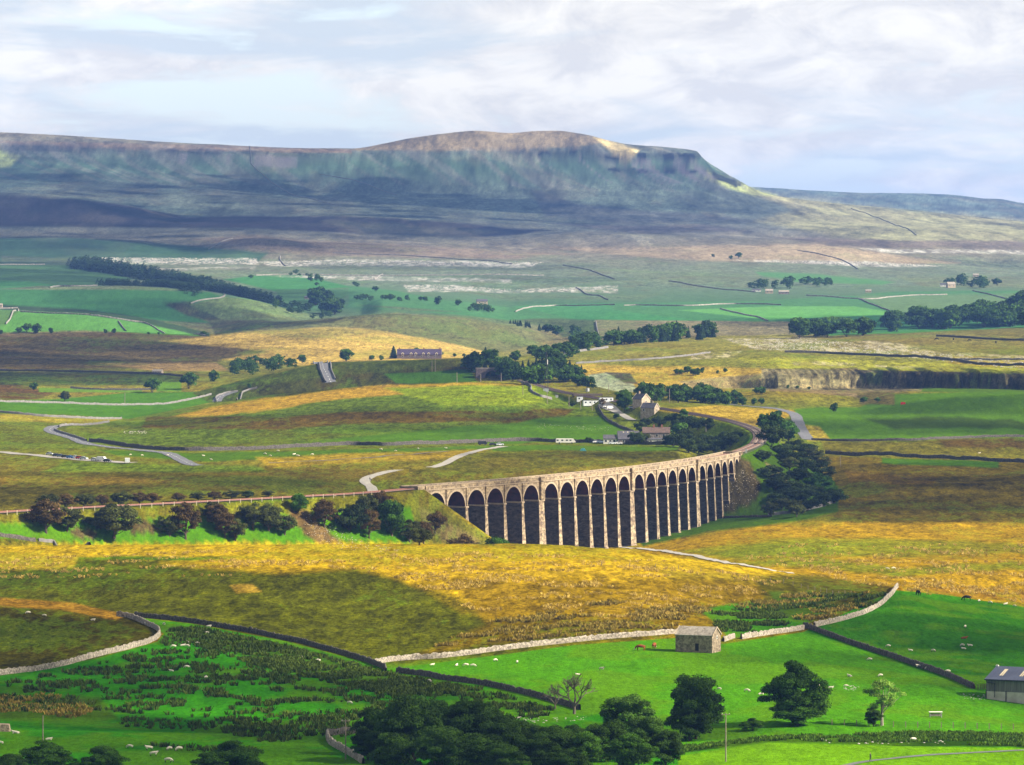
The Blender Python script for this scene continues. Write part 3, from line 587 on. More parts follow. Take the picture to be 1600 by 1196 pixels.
# mountain: crags, scree and heather from the lie of the land
cx = far * region([(-100, 215), (550, 235), (1000, 225), (1095, 235), (1180, 300), (1000, 300), (700, 290), (400, 290), (-100, 280)], 3, 1)
st = fbm(slant / 28, Y / 1500, 4, 0.65)
sc_ = cx * smooth(0.05, 0.3, st) * 0.45
C = C * (1 - sc_[..., None]) + lin(135, 130, 130) * sc_[..., None]
hz = far * smooth(0.02, 0.28, nf) * 0.4 * (1 - cx)
C = C * (1 - hz[..., None]) + lin(75, 65, 70) * hz[..., None]
ph = far * smooth(0.1, 0.3, fbm(X / 120 + 70, Y / 500, 4, 0.6)) * 0.16
C = C * (1 - ph[..., None]) + lin(160, 140, 110) * ph[..., None]
fz = fbm(X / 36, Y / 260, 5, 0.7); C *= (1 + far * 0.65 * fz)[..., None].clip(0.3, 2)
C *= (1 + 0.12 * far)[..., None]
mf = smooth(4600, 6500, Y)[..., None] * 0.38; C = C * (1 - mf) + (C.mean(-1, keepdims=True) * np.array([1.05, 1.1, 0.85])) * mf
C *= (1 + 0.3 * smooth(4600, 6500, Y))[..., None]  # far ground paler and greyer with distance, haze put into its colour
crag = far * (region([(-100, 226), (200, 230), (420, 236), (420, 243), (200, 239), (-100, 236)], 1.2, .4) * .6 + region([(790, 232), (900, 236), (960, 243), (985, 238), (1095, 240), (1095, 252), (980, 252), (880, 246), (800, 240)], 1.2, .5) + region([(950, 262), (1060, 263), (1100, 264), (1165, 288), (1150, 293), (1100, 273), (950, 268)], 1, .4)) * (0.45 + 0.55 * smooth(-0.05, 0.15, fbm(X / 22, Y * 0, 3)))
crag = crag.clip(0, 1); C = C * (1 - 0.92 * crag[..., None]) + lin(34, 30, 46) * 0.92 * crag[..., None]
scr = far * region([(0, 236), (420, 242), (540, 252), (480, 262), (300, 258), (0, 254)], 2, 1) * smooth(0.12, 0.26, fbm(X / 55 + 3, Y / 1500, 3)) + far * region([(820, 242), (1080, 252), (1120, 280), (1040, 290), (860, 280)], 3, 1) * smooth(0.05, 0.2, fbm(slant / 20 + 8, Y / 2500, 3))
C = C * (1 - 0.55 * scr[..., None]) + lin(165, 155, 165) * 0.55 * scr[..., None]
# pastures lean to yellow green
green = np.clip((C[..., 1] / (C[..., 0] + 1e-4) - 1.6) / 2, 0, 1) * (1 - smooth(4500, 6000, Y))
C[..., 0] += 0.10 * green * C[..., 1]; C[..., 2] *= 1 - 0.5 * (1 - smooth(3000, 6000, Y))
C = C.clip(0.002, 0.6)

def idx_grid(n, m):
    i = np.arange(n - 1)[:, None] * m + np.arange(m - 1)[None, :]
    return np.stack([i, i + 1, i + m + 1, i + m], -1).reshape(-1, 4)
def ground_material():
    m = bpy.data.materials.new('ground'); m.use_nodes = True; nt = m.node_tree; N = nt.nodes; L = nt.links; b = N['Principled BSDF']
    b.inputs['Roughness'].default_value = 1.0; b.inputs['Specular IOR Level'].default_value = 0.0
    a = N.new('ShaderNodeAttribute'); a.attribute_name = 'growth'; g = N.new('ShaderNodeNewGeometry')
    def nz(sc, det, mp=(1, 1, 1)):
        q = N.new('ShaderNodeMapping'); q.inputs['Scale'].default_value = mp; L.new(g.outputs['Position'], q.inputs[0])
        n = N.new('ShaderNodeTexNoise'); n.inputs['Scale'].default_value = sc; n.inputs['Detail'].default_value = det; n.inputs['Roughness'].default_value = 0.7; L.new(q.outputs[0], n.inputs['Vector']); return n.outputs[0]
    f = nz(0.9, 4, (1, 0.32, 1)); f2 = nz(0.16, 5, (1, 0.35, 1))
    mr = N.new('ShaderNodeMapRange'); mr.inputs[1].default_value = 0.3; mr.inputs[2].default_value = 0.7; mr.inputs[3].default_value = -0.62; mr.inputs[4].default_value = 0.62; L.new(f, mr.inputs[0])
    mr2 = N.new('ShaderNodeMapRange'); mr2.inputs[1].default_value = 0.3; mr2.inputs[2].default_value = 0.7; mr2.inputs[3].default_value = -0.2; mr2.inputs[4].default_value = 0.2; L.new(f2, mr2.inputs[0])
    ad = N.new('ShaderNodeMath'); ad.operation = 'ADD'; L.new(mr.outputs[0], ad.inputs[0]); L.new(mr2.outputs[0], ad.inputs[1])
    am = N.new('ShaderNodeMapRange'); am.inputs[3].default_value = 0.4; am.inputs[4].default_value = 1.0; L.new(a.outputs['Alpha'], am.inputs[0])
    mm = N.new('ShaderNodeMath'); mm.operation = 'MULTIPLY_ADD'; L.new(ad.outputs[0], mm.inputs[0]); L.new(am.outputs[0], mm.inputs[1]); mm.inputs[2].default_value = 1.0
    vm = N.new('ShaderNodeVectorMath'); vm.operation = 'SCALE'; L.new(a.outputs['Color'], vm.inputs[0]); L.new(mm.outputs[0], vm.inputs['Scale'])
    L.new(vm.outputs[0], b.inputs['Base Color'])
    bp = N.new('ShaderNodeBump'); bp.inputs['Distance'].default_value = 0.5; bp.inputs['Strength'].default_value = 0.8; L.new(f, bp.inputs['Height']); L.new(bp.outputs[0], b.inputs['Normal'])
    return m
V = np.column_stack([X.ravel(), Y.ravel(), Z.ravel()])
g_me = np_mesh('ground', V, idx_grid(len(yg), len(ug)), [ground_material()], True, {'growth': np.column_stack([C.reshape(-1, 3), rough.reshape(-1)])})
ground = link('ground', g_me); tag(ground, 'rolling dale of pasture and rough moorland rising to a flat topped fell', 'ground', kind='structure')
# ------------------------------------------------------------------ viaduct
M = {}
M['stone'] = material('viaduct_stone', (0.35, 0.275, 0.175), (0.16, 0.12, 0.08), 0.35, bump=0.25, bscale=1.6, vor=0.32, vscale=0.9, contrast=(0.38, 0.6), stretch=(1, 1, 1.7))
M['stone_pier'] = material('viaduct_pier_stone', (0.36, 0.285, 0.185), (0.15, 0.11, 0.08), 0.3, bump=0.35, bscale=1.4, vor=0.45, vscale=0.8, contrast=(0.38, 0.6), stretch=(1, 1, 1.9))
M['shade_side'] = material('shade_side_stone', (0.105, 0.088, 0.08), (0.05, 0.042, 0.04), 0.35, bump=0.3, bscale=1.4, vor=0.4, vscale=0.9, contrast=(0.35, 0.6), stretch=(1, 1, 2.2))  # darker stone for the pier sides, their shade put into the colour
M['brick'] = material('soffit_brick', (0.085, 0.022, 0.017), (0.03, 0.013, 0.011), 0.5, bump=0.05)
M['cap'] = material('coping_stone', (0.44, 0.35, 0.25), (0.29, 0.23, 0.165), 0.8, bump=0.05)
def frame_at(s):
    x, y = vpt(s); dx, dy = vdir(s); return Vector((x, y, 0)), Vector((dx, dy, 0)), Vector((dy, -dx, 0))   # right-hand normal faces the viewer's side
CR = RAILZ - 2.1; RAD = 6.85; ZS = CR - RAD; HW = 4.3; DECK = RAILZ - 0.35; PT = RAILZ + 1.0
via = empty('viaduct', frame_at(0)[0] + Vector((0, 0, RAILZ)), 0, 'long stone railway viaduct of twenty four tall round arches curving across the moor', 'viaduct')
VO = via.location.copy()
def vlink(name, verts, faces, mat, parent=None, smooth_=False):
    me = bpy.data.meshes.new(name); me.from_pydata([tuple(Vector(v) - VO) for v in verts], [], faces); me.materials.append(mat); me.update()
    if smooth_: me.polygons.foreach_set('use_smooth', [True] * len(me.polygons))
    return link(name, me, parent or via)
KING = (5, 11, 17)          # pier index after which the thick piers stand
centres = [float(c) for c in cs]
pier_s = [(centres[i] + centres[i + 1]) / 2 for i in range(23)]
bounds = [centres[0] - 7.8] + pier_s + [centres[-1] + 7.8]
rj = random.Random(5)
for i in range(24):
    c = centres[i]; a = bounds[i]; b = bounds[i + 1]
    n = 22; front = []; back = []
    ss = [a] + [c - RAD * math.cos(math.pi * k / n) for k in range(n + 1)] + [b]
    zs = [ZS] + [ZS + RAD * math.sin(math.pi * k / n) for k in range(n + 1)] + [ZS]
    V_ = []; F_ = []
    for k, (s, z) in enumerate(zip(ss, zs)):
        p, d, r = frame_at(s)
        for side in (1, -1):
            q = p + r * (HW * side); V_.append((q.x, q.y, z)); V_.append((q.x, q.y, DECK))
    for k in range(len(ss) - 1):
        o = 4 * k; F_.append((o, o + 4, o + 5, o + 1)); F_.append((o + 3, o + 7, o + 6, o + 2))
    o = 4 * (len(ss) - 1)
    arch = vlink('arch', V_, F_, M['stone'])
    V2 = []; F2 = []
    for k in range(1, n + 2):
        p, d, r = frame_at(ss[k])
        for side in (1, -1): q = p + r * (HW * side); V2.append((q.x, q.y, zs[k]))
    for k in range(n): F2.append((2 * k, 2 * k + 1, 2 * k + 3, 2 * k + 2))
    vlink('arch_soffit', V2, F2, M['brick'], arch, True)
    # ring of voussoirs, 5 cm proud of the spandrel
    V3 = []; F3 = []
    for k in range(n + 1):
        t = math.pi * k / n
        for rr, off in ((RAD - 0.02, 0.06), (RAD + 0.85, 0.06)):
            p, d, r = frame_at(c - rr * math.cos(t)); q = p + r * (HW + off); V3.append((q.x, q.y, ZS + rr * math.sin(t)))
    for k in range(n): F3.append((2 * k, 2 * k + 2, 2 * k + 3, 2 * k + 1))
    vlink('arch_ring', V3, F3, M['cap'], arch)
def ring(s, hl, hw, z):
    p, d, r = frame_at(s); return [tuple((p + d * (hl * e) + r * (hw * w)) + Vector((0, 0, z))) for e, w in ((-1, 1), (1, 1), (1, -1), (-1, -1))]
def stack(s, levels):
    V_ = []; F_ = []
    for k, (hl, hw, z) in enumerate(levels):
        V_ += ring(s, hl, hw, z)
        if k:
            o = 4 * (k - 1)
            for e in range(4): F_.append((o + e, o + (e + 1) % 4, o + 4 + (e + 1) % 4, o + 4 + e))
    F_.append((0, 3, 2, 1)); o = 4 * (len(levels) - 1); F_.append((o, o + 1, o + 2, o + 3)); return V_, F_
for i, s in enumerate(pier_s):
    king = i in KING; p, d, r = frame_at(s); g = min(float(gz(p.x, p.y)), float(gz(p.x + r.x * 5, p.y + r.y * 5)), float(gz(p.x - r.x * 5, p.y - r.y * 5))) - 1.5
    top = 2.3 if king else 0.88; H = ZS - g; bt = top + (0.045 if king else 0.042) * H * 0.9; bw = HW + 0.25 + H * 0.035
    V_, F_ = stack(s, [(bt + 0.35, bw + 0.35, g), (bt + 0.3, bw + 0.3, g + 2.2), (bt, bw, g + 2.4), (bt - (bt - top) * .5, bw - (bw - HW - .3) * .5, (g + ZS) / 2), (top + 0.03, HW + 0.2, ZS - 0.6)])
    pr = vlink('pier', V_, F_, M['stone_pier']); pr.data.materials.append(M['shade_side'])
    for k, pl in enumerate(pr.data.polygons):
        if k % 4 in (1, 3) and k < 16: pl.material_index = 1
    V_, F_ = stack(s, [(top + 0.32, HW + 0.5, ZS - 0.6), (top + 0.34, HW + 0.52, ZS - 0.05), (top + 0.05, HW + 0.3, ZS + 0.15)]); vlink('impost', V_, F_, M['cap'], pr)
    # narrow pilaster up the face between arches
    pw = 1.75 if king else 0.42; px2 = 1.1 if king else 0.5
    V_, F_ = stack(s, [(pw, HW + px2, ZS + 0.15), (pw, HW + px2, RAILZ - 0.9)]); vlink('pilaster', V_, F_, M['stone'], pr)
    if king:
        V_, F_ = stack(s, [(2.15, HW + 1.25, RAILZ - 0.55), (2.15, HW + 1.25, PT + 0.1)])
        # refuge: only the two outer blocks, the track runs between
        for side in (1, -1):
            Vs = []; 
            for z in (RAILZ - 0.54, PT + 0.22):
                for e, w in ((-2.15, HW - 0.28), (2.15, HW - 0.28), (2.15, HW + 1.3), (-2.15, HW + 1.3)):
                    q = p + d * e + r * (w * side); Vs.append((q.x, q.y, z))
            vlink('refuge', Vs, [(0, 1, 2, 3), (7, 6, 5, 4), (0, 4, 5, 1), (1, 5, 6, 2), (2, 6, 7, 3), (3, 7, 4, 0)], M['stone'], pr)
# abutments
for s, hl in ((bounds[0] - 2.6, 3.4), (bounds[-1] + 3.0, 3.4)):
    p, d, r = frame_at(s); V_, F_ = stack(s, [(hl, HW + 0.5, -16), (hl, HW + 0.25, DECK)]); ab = vlink('abutment', V_, F_, M['stone'])
    for e in (-1, 1):
        V_, F_ = stack(s + e * (hl - .45), [(0.5, HW + 0.75, -16), (0.5, HW + 0.6, PT + 0.05)]); vlink('pilaster', V_, F_, M['stone'], ab)
def strip(name, s0, s1, w0, w1, z0, z1, mat, step=3.0, parent=None):
    n = int((s1 - s0) / step) + 1; V_ = []; F_ = []
    for k in range(n + 1):
        p, d, r = frame_at(s0 + (s1 - s0) * k / n)
        for w, z in ((w0, z0), (w1, z0), (w1, z1), (w0, z1)): q = p + r * w; V_.append((q.x, q.y, z))
        if k:
            o = 4 * (k - 1)
            for e in range(4): F_.append((o + (e + 1) % 4, o + e, o + 4 + e, o + 4 + (e + 1) % 4))
    F_ += [(0, 1, 2, 3), (4 * n + 3, 4 * n + 2, 4 * n + 1, 4 * n)]; return vlink(name, V_, F_, mat, parent)
E0 = bounds[0] - 6; E1 = bounds[-1] + 6.4
strip('deck', E0, E1, -HW + 0.01, HW - 0.01, DECK - 0.3, DECK + 0.02, M['stone'])
for sd in (1, -1):
    pa = strip('parapet', E0, E1, sd * (HW - 0.4), sd * (HW + 0.02), DECK + 0.02, PT, M['stone'])
    strip('parapet_coping', E0, E1, sd * (HW - 0.48), sd * (HW + 0.14), PT + 0.003, PT + 0.22, M['cap'], parent=pa)
    strip('string_course', E0, E1, sd * (HW + 0.03), sd * (HW + 0.36), RAILZ - 0.9, RAILZ - 0.55, M['cap'], parent=pa)
# ------------------------------------------------------------------ materials
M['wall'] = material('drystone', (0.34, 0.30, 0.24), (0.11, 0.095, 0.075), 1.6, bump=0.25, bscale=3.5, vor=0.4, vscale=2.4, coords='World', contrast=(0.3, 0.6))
M['darkwall'] = material('dark_drystone', (0.10, 0.09, 0.078), (0.04, 0.036, 0.03), 1.6, bump=0.25, bscale=3.5, vor=0.4, vscale=2.4, coords='World', contrast=(0.3, 0.6))  # darker copy of the wall stone, shade side painted into its colour
M['midwall'] = material('slope_wall', (0.20, 0.19, 0.18), (0.13, 0.125, 0.12), 0.4, coords='World')
M['farwall'] = material('far_drystone', (0.30, 0.28, 0.25), (0.17, 0.16, 0.14), 0.4, coords='World', vor=0.3, vscale=0.5)
M['tarmac'] = material('tarmac', (0.16, 0.165, 0.18), (0.11, 0.11, 0.12), 0.4, coords='World')
M['track'] = material('gravel_track', (0.36, 0.34, 0.30), (0.24, 0.22, 0.19), 0.5, coords='World')
M['whitetrack'] = material('chalky_track', (0.50, 0.46, 0.39), (0.36, 0.33, 0.28), 0.5, coords='World')
M['paint'] = material('road_paint', (0.75, 0.75, 0.72), (0.6, 0.6, 0.58), 0.8, coords='World')
M['ballast'] = material('ballast', (0.13, 0.09, 0.075), (0.07, 0.05, 0.042), 1.2, coords='World')
M['rust'] = material('rusty_rail', (0.22, 0.10, 0.07), (0.14, 0.06, 0.045), 1, coords='World', rough=0.5)
M['wood'] = material('weathered_wood', (0.30, 0.26, 0.21), (0.16, 0.13, 0.1), 2)
M['bark'] = material('bark', (0.13, 0.10, 0.075), (0.05, 0.04, 0.03), 3, bump=0.1)
M['palebark'] = material('pale_bark', (0.36, 0.33, 0.27), (0.16, 0.14, 0.11), 3, bump=0.05)

# ------------------------------------------------------------------ dry stone walls
def line_pts(pix, step):
    P_ = [hit(c, r) for c, r in pix]
    return resample(chaikin(np.array([[p.x, p.y] for p in P_]), 2), step)
jr = np.random.default_rng(3)
def wall(name, pix, label, cat='wall', h=1.35, w=0.6, mat='wall', step=None, group=None):
    d0 = hit(*pix[0]).y; st = step or (0.75 if d0 < 1800 else 2.0 if d0 < 4000 else 6.0)
    if d0 > 4000: w, h = w * 1.3, h * 1.15
    P_ = line_pts(pix, st); n = len(P_); T = np.gradient(P_, axis=0); T /= np.hypot(T[:, 0], T[:, 1])[:, None] + 1e-9; Nn = np.column_stack([T[:, 1], -T[:, 0]])
    z = np.array([gz(x, y) for x, y in P_]); hh = h * (1 + 0.09 * jr.standard_normal(n)) 
    prof = [(w * .62, -0.7), (w * .55, 0.15), (w * .46, 0.55), (w * .36, 0.9), (w * .2, 1.0), (-w * .2, 1.0), (-w * .36, 0.9), (-w * .46, 0.55), (-w * .55, 0.15), (-w * .62, -0.7)]
    k = len(prof); V_ = np.zeros((n, k, 3))
    for q, (o, t) in enumerate(prof):
        oj = o * (1 + (0.13 * jr.standard_normal(n) if t > 0 else 0)); V_[:, q, 0] = P_[:, 0] + Nn[:, 0] * oj; V_[:, q, 1] = P_[:, 1] + Nn[:, 1] * oj
        V_[:, q, 2] = z + (hh * t if t > 0 else t) + (0.05 * jr.standard_normal(n) if t > 0 else 0)
    F_ = np.array([[i * k + q, (i + 1) * k + q, (i + 1) * k + q + 1, i * k + q + 1] for i in range(n - 1) for q in range(k - 1)])
    o = np.array([P_[0, 0], P_[0, 1], z[0]]); me = np_mesh(name, V_.reshape(-1, 3) - o, F_, [M[mat]])
    ob = link(name, me, None, tuple(o)); tag(ob, label, cat, group); return ob
W = 'drystone_wall'
near = [
 ([(-60, 1062), (0, 1055), (80, 1045), (150, 1027), (205, 1013), (240, 1003), (251, 993), (246, 984), (225, 975), (205, 966), (183, 963)], 'pale sunlit drystone wall curling round the foot of the brown hill'),
 ([(211, 964), (300, 973), (400, 990), (500, 1013), (560, 1030), (601, 1044), (603, 1052)], 'dark backed drystone wall above the rushy green field'),
 ([(584, 1038), (630, 1031), (700, 1028), (800, 1014), (900, 1003), (1000, 995), (1058, 990)], 'pale sunlit drystone wall running from field corner up to the stone barn'),
 ([(620, 1051), (680, 1059), (684, 1062), (760, 1071), (810, 1083), (860, 1096), (906, 1110)], 'dark drystone wall in front of the bright field left of the bare tree'),
 ([(1130, 1003), (1147, 997)], 'short pale stub of drystone wall touching the barn gable'),
 ([(1158, 999), (1200, 992), (1256, 984)], 'pale drystone wall between the barn and the wall junction'),
 ([(1272, 980), (1310, 972), (1350, 960), (1378, 946), (1393, 931), (1402, 918)], 'warm lit drystone wall curving up to the hill crest'),
 ([(1256, 980), (1300, 997), (1380, 1022), (1450, 1047), (1500, 1067), (1522, 1077)], 'long dark drystone wall slanting down to the grey shed'),
 ([(512, 1150), (511, 1160), (527, 1170), (548, 1181), (568, 1194)], 'broken pale stone wall bending beside the bottom wooden pole'),
 ([(512, 1150), (535, 1147), (558, 1146)], 'short length of crumbling pale wall left of the big dark trees'),
]
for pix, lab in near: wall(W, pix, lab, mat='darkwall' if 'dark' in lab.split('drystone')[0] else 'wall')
mid = [
 ([(140, 690), (200, 699), (270, 705), (400, 703), (500, 698), (560, 695), (600, 697), (700, 694), (800, 689), (870, 691), (1000, 695), (1060, 697)], 'long dark drystone wall crossing the moor behind the viaduct past the cottages', 2.0),
 ([(1290, 709), (1400, 714), (1500, 718), (1600, 723), (1700, 727)], 'dark drystone wall across the brown moor with the white bale', 2.0),
 ([(1268, 688), (1350, 690), (1440, 689), (1500, 685), (1600, 683), (1700, 682)], 'grey drystone wall below the green field right of the road', 1.5),
 ([(-50, 644), (50, 650), (100, 653), (190, 655)], 'pale drystone wall under the left green field', 1.4),
 ([(-50, 631), (100, 630), (215, 634), (270, 630), (330, 617)], 'drystone wall along the left green field past the lone tree', 1.4),
 ([(-50, 579), (100, 581), (240, 585), (300, 590)], 'far thin drystone wall below the small stone barn on left', 1.4),
 ([(110, 607), (170, 610), (240, 609)], 'short dark wall beside the light strip of pasture', 1.4),
 ([(815, 599), (825, 602), (831, 606), (828, 612), (840, 620), (862, 625)], 'curved pale wall beside the railway cutting', 1.6),
 ([(935, 636), (940, 650), (955, 662), (980, 672), (1000, 682)], 'dark drystone wall below the station drive', 1.6),
 ([(852, 562), (880, 556), (910, 549), (950, 544)], 'pale drystone wall climbing the plateau edge by the railway wood', 1.6),
 ([(900, 569), (960, 565), (1020, 562), (1080, 556), (1110, 552)], 'thin drystone wall over the yellow plateau', 1.4),
 ([(1226, 551), (1300, 553), (1400, 557), (1480, 561), (1520, 570), (1600, 572), (1700, 574)], 'dark drystone wall across the limestone pavement above the quarry', 1.6),
 ([(1463, 526), (1500, 528), (1560, 532), (1600, 533), (1700, 535)], 'dark drystone wall on the far plateau edge by black cattle', 1.6),
 ([(490, 567), (498, 575), (505, 590), (509, 598)], 'drystone wall on left side of the steep road', 1.3),
 ([(512, 566), (516, 575), (520, 585), (524, 594)], 'drystone wall on right side of the steep road', 1.3),
 ([(338, 628), (336, 621), (350, 615), (372, 612)], 'drystone wall hugging the small road bend', 1.3),
 ([(370, 626), (374, 616), (386, 610), (402, 607)], 'pale drystone wall climbing the hill right of the small road bend', 1.3),
 ([(85, 673), (100, 679), (125, 686), (135, 690)], 'drystone wall lining the winding road', 1.3),
 ([(92, 668), (100, 665), (150, 664), (170, 660)], 'drystone wall above the first bend of the winding road', 1.3),
 ([(1200, 806), (1230, 803), (1265, 797), (1290, 790), (1305, 786)], 'pale stone wall round the foot of the dark embankment thicket', 1.5),
 ([(1125, 807), (1160, 809), (1205, 808)], 'low dark wall in the grass beneath the last viaduct piers', 1.0),
 ([(-60, 828), (0, 838), (30, 842), (55, 846)], 'broken dark wall at foot of the railway embankment', 1.2),
 ([(60, 845), (100, 849), (140, 852)], 'thin pale wall behind the golden slope by embankment foot', 1.0),
]
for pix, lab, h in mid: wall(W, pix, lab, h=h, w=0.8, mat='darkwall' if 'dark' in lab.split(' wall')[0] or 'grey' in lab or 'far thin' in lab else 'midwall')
farw = [
 ([(-50, 483), (28, 482)], 'far wall on the skyline of the pale green field'), ([(29, 484), (20, 495), (9, 507)], 'far steep wall closing the pale green field'),
 ([(32, 488), (100, 491), (180, 499), (250, 511), (322, 526)], 'long far wall over the pale green hill'), ([(185, 503), (190, 510), (197, 518)], 'short dark wall across the pale green hill'),
 ([(78, 450), (82, 448), (120, 448), (152, 447)], 'pale wall beneath the small conifer block'), ([(298, 475), (312, 470), (345, 467), (352, 463), (350, 461)], 'pale zigzag wall at the plantation tip'),
 ([(-50, 415), (30, 414), (70, 414)], 'pale thin wall at far left below the heath'), ([(400, 431), (440, 429), (600, 431), (800, 430), (850, 431)], 'long pale level wall under the limestone scars'),
 ([(325, 390), (340, 382), (352, 376), (364, 373)], 'pale wall climbing the brown rise'), ([(438, 401), (437, 406), (441, 411), (446, 416)], 'crooked wall crossing the left limestone scar'),
 ([(585, 437), (592, 432), (598, 429)], 'short wall linking two pale terraces'), ([(805, 488), (830, 480), (870, 477), (960, 477)], 'pale track wall along the far green fields'),
 ([(975, 478), (1000, 477), (1080, 479), (1140, 475), (1220, 477)], 'thin wall over the far right green fields'), ([(931, 503), (934, 520), (938, 532)], 'dark wall dropping to the hidden farmhouse'),
 ([(900, 450), (915, 460), (950, 469)], 'dark slanting wall below the pale cliff band'), ([(1045, 440), (1120, 452), (1180, 457)], 'thin dark wall leading to the grey farmstead'),
 ([(1260, 462), (1320, 467), (1370, 468), (1400, 463), (1480, 461)], 'pale curving wall right of the grey farmstead'), ([(1343, 468), (1365, 478), (1400, 490), (1430, 498)], 'dark wall edging the brightest far field'),
 ([(1125, 483), (1160, 491), (1200, 502)], 'pale farm lane wall in the far fields'), ([(1246, 392), (1300, 402), (1325, 410), (1340, 421)], 'dark wall down the far brown slope'),
 ([(1520, 455), (1545, 460), (1600, 471)], 'dark wall right of the second farmstead'), ([(1500, 562), (1540, 563), (1600, 563)], 'thin pale far wall at right edge above the meadow'),
 ([(1330, 326), (1370, 340), (1400, 352), (1432, 368)], 'dark wall over the right flank of the fell'), ([(372, 226), (385, 245), (405, 268), (440, 295), (480, 310), (530, 322)], 'long dark wall descending the fell from the ridge'),
 ([(500, 273), (540, 278), (580, 290), (620, 305)], 'thin dark wall across the middle of the fell'), ([(880, 415), (930, 424), (960, 437)], 'dark broken wall on the far brown bench'),
 ([(520, 396), (640, 400), (700, 404), (800, 413)], 'thin dark wall under the far brown ridge'),
]
for pix, lab in farw: wall('far_wall', pix, lab, mat='midwall' if 'dark' in lab or 'fell' in lab else 'farwall', h=1.3, w=0.9)

# ------------------------------------------------------------------ roads, tracks, railway
def ribbon(name, P_, half, lift, mat, z=None, origin=None, smooth_z=True):
    n = len(P_); T = np.gradient(P_[:, :2], axis=0); T /= np.hypot(T[:, 0], T[:, 1])[:, None] + 1e-9; Nn = np.column_stack([T[:, 1], -T[:, 0]])
    offs = np.linspace(-half, half, 5); V_ = np.zeros((n, 5, 3))
    for q, o in enumerate(offs):
        x = P_[:, 0] + Nn[:, 0] * o; y = P_[:, 1] + Nn[:, 1] * o; V_[:, q, 0] = x; V_[:, q, 1] = y
        V_[:, q, 2] = [gz(a, b) for a, b in zip(x, y)] if z is None else z
    V_[:, :, 2] += lift
    F_ = np.array([[i * 5 + q, i * 5 + q + 1, (i + 1) * 5 + q + 1, (i + 1) * 5 + q] for i in range(n - 1) for q in range(4)])[:, ::-1]
    o = V_[0, 0].copy(); return link(name, np_mesh(name, V_.reshape(-1, 3) - o, F_, [M[mat]]), None, tuple(o))
def road(name, pix, half, mat, label, lines=False, lift=0.22):
    P_ = line_pts(pix, 3.0); r = ribbon(name, P_, half, lift, mat); tag(r, label, 'road', kind='structure')
    if lines:
        T = np.gradient(P_, axis=0); T /= np.hypot(T[:, 0], T[:, 1])[:, None]; Nn = np.column_stack([T[:, 1], -T[:, 0]]); V_ = []; F_ = []
        for i in range(0, len(P_) - 1, 3):
            b = len(V_)
            for k, s in ((i, -1), (i, 1), (i + 1, 1), (i + 1, -1)):
                x, y = P_[k] + Nn[k] * 0.18 * s; V_.append((x, y, float(gz(x, y)) + lift + 0.06))
            F_.append((b, b + 1, b + 2, b + 3))
        o = np.array(V_[0]); l = link('road_markings', np_mesh('road_markings', np.array(V_) - o, np.array(F_), [M['paint']]), r, tuple(o - np.array(r.location)))
    return r
road('road', [(497, 566), (503, 572), (509, 582), (514, 592), (517, 598)], 4.2, 'tarmac', 'steep grey road dipping over the hill', True)
road('road', [(339, 628), (342, 621), (352, 617), (366, 613)], 3.5, 'tarmac', 'short grey bend of road on the left hillside', True)
road('road', [(112, 664), (92, 666), (80, 669), (76, 673), (86, 678), (110, 684), (126, 690), (132, 694), (170, 699), (220, 704), (260, 708)], 3.6, 'tarmac', 'winding road below the left pastures', True)
road('road', [(256, 708), (270, 712), (285, 720), (300, 727), (310, 728)], 3.6, 'tarmac', 'straight grey road end among the brown moor', True)
road('road', [(-60, 700), (0, 707), (60, 712), (120, 718), (170, 722), (206, 724)], 4.0, 'track', 'pale lay-by road with parked cars')
road('road', [(1140, 632), (1200, 637), (1228, 643), (1243, 648), (1247, 660), (1252, 672), (1263, 688)], 3.8, 'tarmac', 'blue grey road passing right of the railway bend')
road('path', [(788, 698), (760, 702), (738, 707), (718, 713), (704, 720), (688, 728), (672, 731)], 2.4, 'track', 'pale stony track beyond the viaduct')
road('path', [(624, 735), (604, 738), (580, 744), (569, 751), (572, 757), (584, 763), (594, 768)], 2.6, 'track', 'pale hairpin track at the viaduct left end')
road('path', [(925, 853), (980, 855), (1030, 860), (1075, 868), (1120, 877), (1160, 883), (1200, 890), (1236, 897)], 1.3, 'whitetrack', 'white farm track crossing the golden moor')
road('path', [(1310, 1199), (1350, 1191), (1400, 1185), (1440, 1181), (1500, 1178), (1560, 1175), (1620, 1172)], 1.0, 'tarmac', 'narrow grey path in the bottom meadow', lift=0.1)
road('path', [(988, 657), (972, 649), (958, 641), (948, 634), (940, 629)], 2.6, 'track', 'pale station drive')
road('path', [(420, 724), (500, 721), (560, 717), (620, 712), (700, 706)], 1.2, 'tarmac', 'thin grey footpath over the moor')
